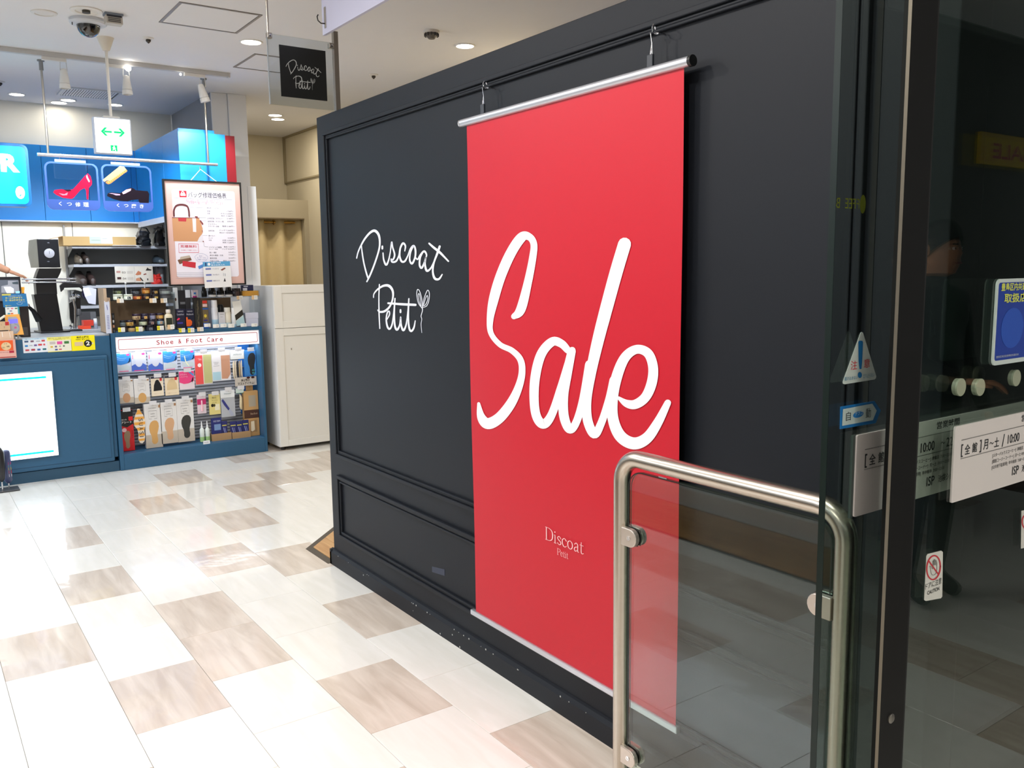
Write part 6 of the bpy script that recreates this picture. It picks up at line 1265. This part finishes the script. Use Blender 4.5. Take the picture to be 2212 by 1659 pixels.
def head(parent, c, face_dir, hair=(20, 16, 14)):
    """shaped head: skull, jaw, nose, ears, eyes, mouth and a hair cap, facing face_dir (radians about z)"""
    mb = MB(); n, q = 20, 14
    for j in range(q+1):
        v = j/q; z = -.115+.23*v; 
        wj = math.sin(math.pi*min(1, max(.0, (v*.92+.08))))**.55 if v > .45 else .62+.38*math.sin(math.pi*(v+.02)/1.0)
        for i in range(n):
            a = 2*math.pi*i/n; rx, ry = .074*wj, .092*wj
            if j in (0,): rx *= .5; ry *= .5
            if j == q: rx *= .05; ry *= .05
            x, y = rx*math.cos(a), ry*math.sin(a)
            if v < .35 and y < 0: y -= .006
            if .36 < v < .52 and abs(math.cos(a)) < .2 and y < 0: y -= .018*(1-(v-.36)/.2)
            mb.v.append((x, y, z))
    mb.f = [(j*n+i, j*n+(i+1) % n, (j+1)*n+(i+1) % n, (j+1)*n+i) for j in range(q) for i in range(n)]+[tuple(range(n)), tuple(range(q*n, (q+1)*n))]
    for sx in (-1, 1): mb.ball((sx*.076, .008, -.005), .010, .018, .030, 10, 6)
    h = mb.build('head', SKIN, parent, smooth=True); h.location = c; h.rotation_euler.z = face_dir
    hm = MB()
    for j in range(8):
        v = j/7; ph = v*math.pi*.5
        for i in range(n):
            a = 2*math.pi*i/n; front = max(0, -math.sin(a)); r_ = math.cos(ph)*1.0
            zz = (-.02+.07*front)*(1-v)+.128*math.sin(ph)*(1) if j else -.03+.085*front
            hm.v.append((.083*max(r_, .05)*math.cos(a), .1*max(r_, .05)*math.sin(a)+.004, zz))
    hm.f = [(j*n+i, j*n+(i+1) % n, (j+1)*n+(i+1) % n, (j+1)*n+i) for j in range(7) for i in range(n)]+[tuple(range(7*n, 8*n))]
    hm.build('hair', C(*hair, .6), h, smooth=True)
    for sx in (-1, 1):
        MB().ball((sx*.03, -.082, .004), .011, .007, .007, 10, 6).build('eye', C(236, 232, 228, .3), h, smooth=True); MB().ball((sx*.03, -.088, .004), .005, .003, .005, 8, 5).build('iris', C(30, 20, 16, .3), h, smooth=True)
        MB().tube([(sx*.016, -.090, .022), (sx*.042, -.084, .022)], .003, 6).build('eyebrow', C(24, 18, 14, .7), h)
    MB().tube([(-.022, -.090, -.058), (0, -.096, -.056), (.022, -.090, -.058)], [.003, .005, .003], 8).build('mouth', C(170, 90, 84, .5), h, smooth=True)
    return h
def hand(parent, w, d, up, side, s=1.0):
    """w wrist point, d pointing direction, up back-of-hand normal, side: thumb direction"""
    w, d, up, side = Vector(w), Vector(d).normalized(), Vector(up).normalized(), Vector(side).normalized()
    J = [(*(w-d*.01), (.024*s, .018*s)), (*(w+d*.045*s), (.034*s, .014*s)), (*(w+d*.085*s), (.036*s, .012*s))]; E_ = [(0, 1), (1, 2)]
    pm = skin('palm', J, E_, SKIN, parent, 1)
    for i, (off_, L_) in enumerate(((.030, .068), (.010, .078), (-.010, .072), (-.029, .056))):
        b_ = w+d*.07*s+side*off_*s; k1 = w+d*.098*s+side*off_*s*1.05; e1 = k1+(d*.9-up*.35)*L_*.45*s; e2 = e1+(d*.6-up*.8).normalized()*L_*.55*s
        skin('finger', [(*b_, .008*s), (*k1, .0088*s), (*e1, .008*s), (*e2, .0065*s)], [(0, 1), (1, 2), (2, 3)], SKIN, pm, 1)
    b_ = w+d*.02*s+side*.022*s; k1 = w+d*.045*s+side*.052*s-up*.008; e1 = k1+(d*.8+side*.3)*.028*s; e2 = e1+(d)*.024*s-up*.006
    skin('thumb', [(*b_, .011*s), (*k1, .010*s), (*e1, .009*s), (*e2, .007*s)], [(0, 1), (1, 2), (2, 3)], SKIN, pm, 1)
# shop clerk at the left edge, forearm reaching over the monitor
YPp = 7.78
e_ = PY(-48, 520, YPp); wr_ = PY(22, 587, YPp-.06); 
pe = thing('person', 'person in a dark shirt at the left edge, bare forearm above the till monitor', 'person', (e_.x-.24, YPp+.06, 0))
L_ = pe.location
def q_(x, y, z): return (x-L_.x, y-L_.y, z-L_.z)
hx, hy = e_.x-.24, YPp+.06
shirt = C(20, 22, 34, .7)
skin('body', [(*q_(hx, hy, .98), (.15, .11)), (*q_(hx, hy, 1.18), (.14, .10)), (*q_(hx, hy, 1.40), (.17, .11)), (*q_(hx, hy, 1.50), (.06, .06)), (*q_(hx, hy-.01, 1.57), (.052, .052)),
    (*q_(hx+.17, hy, 1.45), (.06, .06)), (*q_(e_.x+.035, YPp+.02, 1.632), (.048, .048)), (*q_(hx-.18, hy, 1.44), (.06, .06)), (*q_(hx-.24, hy-.03, 1.18), (.045, .045)), (*q_(hx-.12, hy-.2, 1.10), (.036, .036)),
    (*q_(hx+.09, hy, .85), (.085, .085)), (*q_(hx+.1, hy-.01, .48), (.06, .06)), (*q_(hx+.1, hy, .1), (.045, .045)), (*q_(hx+.1, hy-.12, .035), (.04, .035)),
    (*q_(hx-.09, hy, .85), (.085, .085)), (*q_(hx-.1, hy-.01, .48), (.06, .06)), (*q_(hx-.1, hy, .1), (.045, .045)), (*q_(hx-.1, hy-.12, .035), (.04, .035))],
    [(0, 1), (1, 2), (2, 3), (3, 4), (2, 5), (5, 6), (2, 7), (7, 8), (8, 9), (0, 10), (10, 11), (11, 12), (12, 13), (0, 14), (14, 15), (15, 16), (16, 17)], shirt, pe, 2)
el = Vector((e_.x+.005, YPp+.022, 1.635)); wv = Vector(wr_)
skin('forearm', [(*q_(*el), .034), (*q_(*(el.lerp(wv, .35))), .037), (*q_(*(el.lerp(wv, .75))), .030), (*q_(*wv), .024)], [(0, 1), (1, 2), (2, 3)], SKIN, pe, 2)
dd = (wv-el).normalized(); hand(pe, q_(*wv), dd+Vector((.2, 0, -.0)), Vector((.3, -.2, 1)), Vector((0, -1, 0)), .95)
head(pe, q_(hx, hy-.02, 1.68), .5)
# passer-by behind the camera, seen only as a reflection in the dark glass
pb = thing('person', 'person in dark clothes holding a bag, seen reflected in the dark glass door', 'person', (3.66, -.34, 0))
dk = C(24, 24, 26, .7)
skin('body', [(0, 0, .95, (.14, .10)), (0, 0, 1.12, (.13, .1)), (0, 0, 1.32, (.165, .105)), (0, 0, 1.41, (.055, .055)), (0, -.0, 1.46, (.05, .05)), (.17, 0, 1.35, .06), (.23, .02, 1.08, .045), (.2, .14, .86, .034), (-.17, 0, 1.35, .06), (-.22, .05, 1.09, .045), (-.12, .2, 1.02, .034),
    (.085, 0, .84, .085), (.10, .02, .46, .06), (.1, 0, .1, .042), (.11, .12, .035, .038), (-.085, 0, .84, .085), (-.10, .0, .46, .06), (-.1, -.02, .1, .042), (-.11, .1, .035, .038)],
    [(0, 1), (1, 2), (2, 3), (3, 4), (2, 5), (5, 6), (6, 7), (2, 8), (8, 9), (9, 10), (0, 11), (11, 12), (12, 13), (13, 14), (0, 15), (15, 16), (16, 17), (17, 18)], dk, pb, 2)
head(pb, (0, 0, 1.56), math.pi)
hand(pb, (.2, .15, .85), (0, .3, -1), (1, 0, 0), (0, 1, .3), .95); hand(pb, (-.11, .21, 1.02), (.5, .8, 0), (0, 0, 1), (-.8, .5, 0), .95)
hb = thing('handbag', 'dark handbag beside the reflected person in the dark glass door', 'bag', (3.99, -.12, .50)); MB().box(-.05, .05, -.14, .14, 0, .24).build('body', C(44, 24, 22, .5), hb, .012); MB().tube([(0, -.09, .24), (0, -.07, .33), (0, 0, .37), (0, .07, .33), (0, .09, .24)], .006, 8).build('handle', C(40, 22, 20, .5), hb, smooth=True)
# ------------------------------------------------------------------ stainless guard rail with a glass panel
RX = 1.42; RR = .021
ra = thing('guard_rail', 'round stainless steel guard rail with a clear glass infill panel in front of the banner', 'railing', (RX, 1.26, 0))
def rl(mb): return loc(mb, ra)
yf_, yn_ = 1.553, .930; zt_ = 1.043
def arc(cy, cz, r, a0, a1, n=8): return [(RX, cy+r*math.cos(math.radians(a0+(a1-a0)*i/n)), cz+r*math.sin(math.radians(a0+(a1-a0)*i/n))) for i in range(n+1)]
rb_ = .062
path = [(RX, yf_, .004), (RX, yf_, .5)]+arc(yf_-rb_, zt_-rb_, rb_, 0, 90)+arc(yn_+rb_, zt_-rb_, rb_, 90, 180)+[(RX, yn_, .5), (RX, yn_, .004)]
rl(MB().tube(path, RR, 28)).build('tube_frame', mat('rail_stainless', (186, 178, 166), .27, metal=1, noise=.06, nscale=60, bump=.05), ra, smooth=True)
for y in (yf_, yn_): rl(MB().lathe([(.05, 0), (.048, .004), (.021, .006)], (RX, y, 0), 28)).build('floor_flange', STEEL, ra, smooth=True)
gp = [(a, b) for a, b in rrect(yn_+RR+.006, yf_-RR-.006, .12, zt_-RR-.008, .045, 6)]
rl(MB().prism([(RX-.004, a, b) for a, b in gp], (.008, 0, 0))).build('glass_panel', GLASS, ra)
gk = MB(); m_ = len(gp); g2 = [(a, b) for a, b in rrect(yn_+RR+.009, yf_-RR-.009, .123, zt_-RR-.011, .042, 6)]
for x in (RX-.0046, RX+.0046): gk.add([(x, a, b) for a, b in gp]+[(x, a, b) for a, b in g2], [(i, (i+1) % m_, (i+1) % m_+m_, i+m_) for i in range(m_)])
rl(gk).build('glass_edge', C(30, 40, 36, .3), ra)
for y, z, sg in ((yf_-RR+.004, .848, -1), (yf_-RR+.004, .275, -1), (yn_+RR-.004, .848, 1), (yn_+RR-.004, .275, 1)):
    for x0c, x1c in ((RX-.019, RX-.0055), (RX+.0055, RX+.019)):
        pts = [(y, z-.023), (y+sg*.03, z-.023)]+[(y+sg*(.03+.023*math.sin(math.radians(a))), z-.023*math.cos(math.radians(a))) for a in range(20, 180, 20)]+[(y+sg*.03, z+.023), (y, z+.023)]
        rl(MB().prism([(x0c, a, b) for a, b in pts], (x1c-x0c, 0, 0))).build('glass_clamp', mat('clamp_satin', (200, 190, 180), .35, metal=.9), ra, .002)
    rl(MB().box(RX-.0055, RX-.0045, y-.001, y+sg*.045, z-.02, z+.02).box(RX+.0045, RX+.0055, y, y+sg*.045, z-.02, z+.02)).build('gasket', C(12, 12, 12, .6), ra)
    rl(MB().lathe([(.006, -.019), (.006, -.0205), (.0035, -.0205), (.003, -.0195), (.001, -.0195)], (RX, y+sg*.028, z), 16, 'x')).build('screw', CHROME, ra)

# ------------------------------------------------------------------ glass sliding leaf, black mullion, fixed glass
YL, YX = .885, .84
lx = PY(1792, 830, YL).x
lf = thing('sliding_glass_door', 'frameless sliding glass door leaf half open in front of the guard rail', 'door', (1.8, YL, 0)); lf['kind'] = 'structure'
for q in ('category', 'label'): del lf[q]
lf.name = 'door_1'
def ll(mb): return loc(mb, lf)
ll(MB().box(lx+.0005, 2.5, YL, YL+.012, .01, 2.7)).build('glass_pane', SMOKE, lf)
ll(MB().box(lx-.0005, lx+.0003, YL, YL+.0125, .01, 2.7)).build('glass_edge', mat('green_glass_edge', (8, 24, 20), .35, spec=.3), lf)
ll(MB().box(lx-.02, 2.5, YL-.01, YL+.022, 2.7, 2.78)).build('door_hanger', STEEL, lf)
fx0, fx1 = PY(1932, 830, YX-.035).x, PY(2008, 830, YX-.035).x
mu = MB().box(fx0+.0017, fx1-.03, YX-.035, YX-.029, 0, H).box(fx1-.04, fx1-.022, YX-.029, YX+.02, 0, H).struct('trim_3', mat('mullion_black', (10, 10, 9), .6, spec=.2), .0012)
MB().box(fx1-.0295, fx1-.001, YX-.020, YX+.016, 0, H).build('gasket', C(7, 7, 7, .7), mu)
MB().prism([(fx0, YX-.030, 0), (fx0+.0016, YX-.0353, 0), (fx0+.0032, YX-.029, 0)], (0, 0, H)).build('edge_strip', mat('edge_alu', (120, 114, 102), .4, metal=1), mu)
bp_ = PY(1925, 1552, YX-.036)
MB().lathe([(.009, 0), (.009, -.002), (.006, -.004), (.002, -.004)], (bp_.x, YX-.035, bp_.z), 18, 'y').build('bolt', C(120, 116, 108, .35, metal=.8), mu, smooth=True)
fg = MB().box(fx1+.0005, 6.5, YX-.004, YX+.004, .02, 2.98).struct('window_1', SMOKE)
# black void of the closed shop behind the fixed glass
def vsign(Y, name, label, xl, xr, ztop, zbot, thing_=True):
    t = thing(name, label, 'sign', ((xl+xr)/2, Y, zbot)); return t
def hours(Y, x0, x1, zb, h, label, edge):
    """opening-hours board; h = height, text laid out in board heights from the left edge"""
    t = thing('opening_hours_board', label, 'sign', (x0, Y, zb), 'opening hours boards'); wdt = x1-x0
    MB().prism([(a, -.004, b) for a, b in rrect(0, wdt, 0, h, .004, 3)], (0, .0035, 0)).build('board', mat('board_white', (214, 208, 204), .5), t)
    if edge: MB().box(-.007, .0, -.001, .004, -.002, h).build('edge', C(60, 72, 68, .3), t)  # dark green strip painted as the shadow along the board's left side
    K = C(36, 38, 40, .5); mb = MB(); y = -.0046; mb2 = MB()
    def tx(s_, u, v, hh, wf=1, m_=mb): v_, f_, asp = text_mesh(s_, .012); put_text(m_, s_, (u*h, y, v*h), (1, 0, 0), (0, 0, 1), hh*h*asp*wf, hh*h, .012)
    tx('営業時間', 1.76, .865, .10, 1.4)
    for xx, s_, hh, dv in ((.17, '[', .17, -.02), (.26, '全', .135, 0), (.45, '館', .135, 0), (.64, ']', .17, -.02), (.74, '月', .14, 0), (.90, '〜', .035, .05), (1.03, '土', .13, 0), (1.24, '/', .17, -.02), (1.40, '10:00', .125, 0), (1.88, '〜', .035, .05), (2.02, '22:00', .125, 0)):
        tx(s_, xx, .600+dv, hh, .95 if s_ not in '[]' else 1)
    for i, (s_, u) in enumerate((('[スターバックスコーヒー]  南館店  7:00〜22:00', 1.0), ('[銀座コージーコーナー]  月〜土 10:00〜22:00', 1.0), ('[公共地下駐車場]  年中無休  7:00〜23:00', 1.0))): tx(s_, u, .455-.082*i, .062, 1.0, mb2)
    tx('ISP', 1.58, .13, .125, .95); tx('池袋ショッピングパーク', 1.86, .14, .10, .9)
    mb.build('large_text', K, t); mb2.build('small_text', C(96, 94, 92, .5), t)
    dots = MB()
    for v in (.80, .555):
        for i in range(int((wdt-.04)/.0032)):
            a = .17*h+i*.0032; dots.box(a, a+.0017, y, y+.0004, v*h, v*h+.0017)
    dots.build('dotted_lines', C(120, 120, 118, .5), t)['kind'] = 'stuff'
    return t
a = PY(1848, 940, YL-.001); b = PY(1846, 1115, YL-.001)
hours(YL-.0005, a.x, 2.12, b.z, a.z-b.z, 'white opening hours board on the sliding leaf, partly hidden by the black mullion', True)
a2 = PY(2062, 921, YX-.005); b2 = PY(2048, 1087, YX-.005)
hours(YX-.0048, (a2.x+b2.x)/2, 2.45, b2.z, a2.z-b2.z, 'white opening hours board on the fixed glass at the right edge of the picture', False)
# stickers on the sliding leaf
def flat(name, label, pts, Y, c, cat='sticker', th=.0006):
    P_ = [PY(a, b, Y) for a, b in pts]; cx_ = sum(q.x for q in P_)/len(P_); cz_ = min(q.z for q in P_)
    t = thing(name, label, cat, (cx_, Y, cz_)); MB().prism([(q.x-cx_, -th, q.z-cz_) for q in P_], (0, th, 0)).build('sheet', c, t); return t
c6 = crop(1740, 560, 2.911)
ST = C(196, 208, 202, .5)
Ys = YL-.0006
t = flat('caution_sticker', 'triangular white caution sticker with a blue exclamation mark on the sliding glass', [c6(*q) for q in ((345, 462), (352, 457), (360, 462), (443, 735), (441, 748), (432, 756), (245, 786), (235, 782), (234, 770))], Ys, ST)
def onst(t, Y): return lambda a, b, k=0: PY(*c6(a, b), Y-.0012-k*.00002)-t.location
f = onst(t, Ys)
BL = C(18, 112, 176, .5)
MB().sheet([f(a, b) for a, b in ((333, 520), (340, 512), (358, 513), (362, 522), (357, 640), (352, 690), (340, 692), (334, 640))]).sheet([f(342+13*math.cos(a), 728+19*math.sin(a)) for a in [i*math.pi/8 for i in range(16)]]).build('exclamation_mark', BL, t)
mb = MB()
for s_, (x_, yb_, yt_, xr_) in (('注', (284, 697, 640, 324)), ('意', (366, 684, 630, 404))):
    o = PY(*c6(x_, yb_), Ys-.0012); u_ = PY(*c6(x_, yt_), Ys-.0012); r_ = PY(*c6(xr_, yb_), Ys-.0012); put_text(mb, s_, o-t.location, (1, 0, 0), (0, 0, 1), r_.x-o.x, u_.z-o.z, .0)
mb.build('red_text', C(206, 40, 52, .5), t); mb = MB()
for s_, (x_, yb_, yt_, xr_) in (('駆け込まない', (246, 765, 742, 328)), ('立ち止らない', (362, 748, 722, 434))):
    o = PY(*c6(x_, yb_), Ys-.0012); u_ = PY(*c6(x_, yt_), Ys-.0012); r_ = PY(*c6(xr_, yb_), Ys-.0012); put_text(mb, s_, o-t.location, (1, 0, 0), (0, 0, 1), r_.x-o.x, u_.z-o.z, .0)
mb.build('small_text', C(40, 130, 170, .5), t)
t = flat('arrow_sticker', 'blue edged arrow sticker reading automatic on the sliding glass', [c6(*q) for q in ((219, 927), (432, 892), (472, 950), (440, 1030), (215, 1068))], Ys, C(24, 112, 178, .5))
f = onst(t, Ys)
MB().sheet([f(a, b) for a, b in ((236, 943), (420, 908), (448, 952), (424, 1012), (230, 1048))]).build('pale_field', C(186, 204, 200, .5), t)
f2 = lambda a, b, k=0: f(a, b, 12)
MB().sheet([f2(332+33*math.cos(a), 976-8*math.cos(a)+20*math.sin(a)) for a in [i*math.pi/10 for i in range(20)]]).build('blue_oval', C(30, 120, 190, .5), t)
mb = MB()
for s_, (x_, yb_, yt_, xr_) in (('自', (254, 1018, 962, 284)), ('動', (378, 1000, 940, 410))):
    o = PY(*c6(x_, yb_), Ys-.0016); u_ = PY(*c6(x_, yt_), Ys-.0016); r_ = PY(*c6(xr_, yb_), Ys-.0016); put_text(mb, s_, o-t.location, (1, 0, 0), (0, 0, 1), r_.x-o.x, u_.z-o.z, .0)
mb.build('dark_text', C(50, 60, 64, .5), t); mb = MB(); o = PY(*c6(312, 984), Ys-.0018); put_text(mb, 'ナブコ', o-t.location, (1, 0, 0), (0, 0, 1), .022, .007, .01); mb.build('oval_text', C(190, 214, 226, .5), t)
# door glass fixtures: round discs, blue placard, hand caution stickers
for i, (px, py, tx) in enumerate(((2068, 836, 'left one of three round pale discs on the dark glass'), (2110, 836, 'middle one of three round pale discs on the dark glass'), (2188, 816, 'right one of three round pale discs on the dark glass, below the blue placard'))):
    p_ = PY(px+2, py, YX+.010); t = thing('glass_disc', tx, 'disc', (p_.x, YX+.0045, p_.z), 'round discs on the glass')
    MB().lathe([(.014, 0), (.0165, .001), (.0165, .010), (.013, .012), (.001, .012)], seg=28, axis='y').build('disc', C(176, 172, 152, .35), t, smooth=True)
    MB().lathe([(.0168, -.0005), (.0172, .0), (.0172, .003), (.001, .003)], (0, -.0002, 0), 28, 'y').build('rim', C(214, 208, 186, .3), t, smooth=True)
Yp_ = YX-.005
a = PY(2150, 603, Yp_); b = PY(2141, 790, Yp_); zt2 = a.z; zb2 = b.z; xl_ = (a.x+b.x)/2
t = thing('blue_placard', 'blue placard with a pale border and yellow lettering on the glass at the right edge', 'sign', (xl_, Yp_, zb2)); hh = zt2-zb2; ww = hh*1.05
MB().prism([(a_, -.003, b_) for a_, b_ in rrect(0, ww, 0, hh, .012)], (0, .003, 0)).build('plate', C(196, 208, 204, .4), t)
MB().prism([(a_, -.0034, b_) for a_, b_ in rrect(.007, ww-.007, .009, hh-.007, .006)], (0, .0004, 0)).build('blue_field', C(24, 56, 150, .4), t)
mb = MB(); put_text(mb, '豊島区内共通商品券', (.016, -.004, hh*.86), (1, 0, 0), (0, 0, 1), .150, .0155, .02); put_text(mb, '取扱店', (.030, -.004, hh*.72), (1, 0, 0), (0, 0, 1), .092, .0185, .02); mb.build('yellow_text', C(206, 214, 90, .5), t)
mb = MB(); put_text(mb, '豊島区商店街振興組合連合会', (.012, -.004, .014), (1, 0, 0), (0, 0, 1), .09, .0045); mb.build('white_text', C(180, 190, 200, .5), t)
MB().sheet([(.07+.045*math.cos(a_), -.0037, hh*.42+.04*math.sin(a_)) for a_ in [i*math.pi/12 for i in range(24)]]).build('blue_ring', C(34, 78, 176, .4), t)
c8 = crop(1750, 1050, 2.725)
def handst(pts, label):
    t = flat('hand_caution_sticker', label, [c8(*q) for q in pts], Yp_, C(206, 206, 198, .5), 'sticker'); return t
t = handst(((683, 412), (690, 400), (770, 380), (780, 388), (776, 650), (768, 660), (680, 676), (670, 670)), 'white sticker with a red no touching hand symbol on the dark glass')
f8 = lambda a, b, k=0: PY(*c8(a, b), Yp_-.0012-k*.00002)-t.location
strokes(MB(), [[(727+40*math.cos(a), 480-8*math.cos(a)+70*math.sin(a), 8) for a in [i*math.pi/8 for i in range(17)]], [(698, 440, 8), (756, 520, 8)]], f8, 3).build('prohibition_ring', C(190, 44, 56, .5), t)
strokes(MB(), [[(708, 480, 2), (712, 510, 2), (722, 524, 2), (738, 518, 2), (746, 490, 2), (746, 448, 2)], [(708, 480, 2), (704, 470, 2), (712, 474, 2), (720, 488, 2)], [(722, 485, 2), (722, 445, 2), (726, 440, 2), (728, 470, 2)], [(730, 465, 2), (730, 436, 2), (735, 434, 2), (736, 465, 2)], [(738, 465, 2), (739, 438, 2), (744, 440, 2), (745, 468, 2)]], f8, 3).build('hand_outline', C(70, 70, 66, .5), t)
mb = MB(); o = PY(*c8(678, 612), Yp_-.0012); put_text(mb, 'ドアに注意', o-t.location, (1, 0, 0), (0, 0, 1), PY(*c8(768, 600), Yp_).x-o.x, .0125, .0); o = PY(*c8(690, 642), Yp_-.0012); put_text(mb, 'CAUTION', o-t.location, (1, 0, 0), (0, 0, 1), PY(*c8(756, 625), Yp_).x-o.x, .0075, .01); mb.build('text', C(44, 44, 40, .5), t)
t = handst(((1243, 145), (1345, 125), (1341, 345), (1240, 368)), 'second hand caution sticker cut by the right edge of the picture')
strokes(MB(), [[(1282+34*math.cos(a), 210+46*math.sin(a), 7) for a in [i*math.pi/8 for i in range(17)]]], lambda a, b, k=0: PY(*c8(a, b), Yp_-.0012)-t.location, 3).build('prohibition_ring', C(190, 44, 56, .5), t)
# coffee reflection painted onto the glass; SALE sign behind the camera, seen mirrored
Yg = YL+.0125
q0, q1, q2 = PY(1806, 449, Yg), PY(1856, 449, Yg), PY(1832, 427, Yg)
t = thing('coffee_reflection', 'yellow mirrored coffee lettering with a bean, high on the sliding glass', 'lettering', (q0.x, Yg, q0.z))
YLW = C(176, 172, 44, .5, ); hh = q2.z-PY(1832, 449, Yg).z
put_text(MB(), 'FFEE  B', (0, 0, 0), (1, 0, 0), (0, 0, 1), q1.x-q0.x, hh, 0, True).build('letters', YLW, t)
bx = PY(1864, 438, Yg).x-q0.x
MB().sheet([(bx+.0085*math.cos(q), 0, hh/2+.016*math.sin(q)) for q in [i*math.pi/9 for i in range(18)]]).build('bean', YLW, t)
t = thing('sale_sign', 'yellow wall sign with red SALE lettering seen mirrored in the dark glass', 'sign', (6.25, -1.28, 2.145))
MB().box(-.46, .46, -.012, .012, 0, .20).build('panel', mat('sale_yellow', (235, 195, 20), .6), t); mb = MB(); put_text(mb, 'SALE', (.22, .013, .04), (-1, 0, 0), (0, 0, 1), .52, .10, .02); mb.build('lettering', C(196, 36, 24, .5), t)
# low display counter on the left, outside the picture, seen mirrored in the guard rail glass
t = thing('low_display_counter', 'dark shop counter on a white plinth seen mirrored in the guard rail glass', 'counter', (-1.35, 3.6, 0))
MB().box(-.2, .22, -2.0, 2.0, 0, .11).build('plinth', C(242, 239, 234, .4), t, .004)
for i in range(8): MB().box(-.2, .18, -2.0+i*.5+.002, -2.0+(i+1)*.5-.002, .111, 1.0).build('panel', C(70, 66, 64, .5), t, .002)
MB().box(-.22, .2, -2.02, 2.02, 1.0, 1.03).build('top', C(120, 92, 66, .4), t, .003)
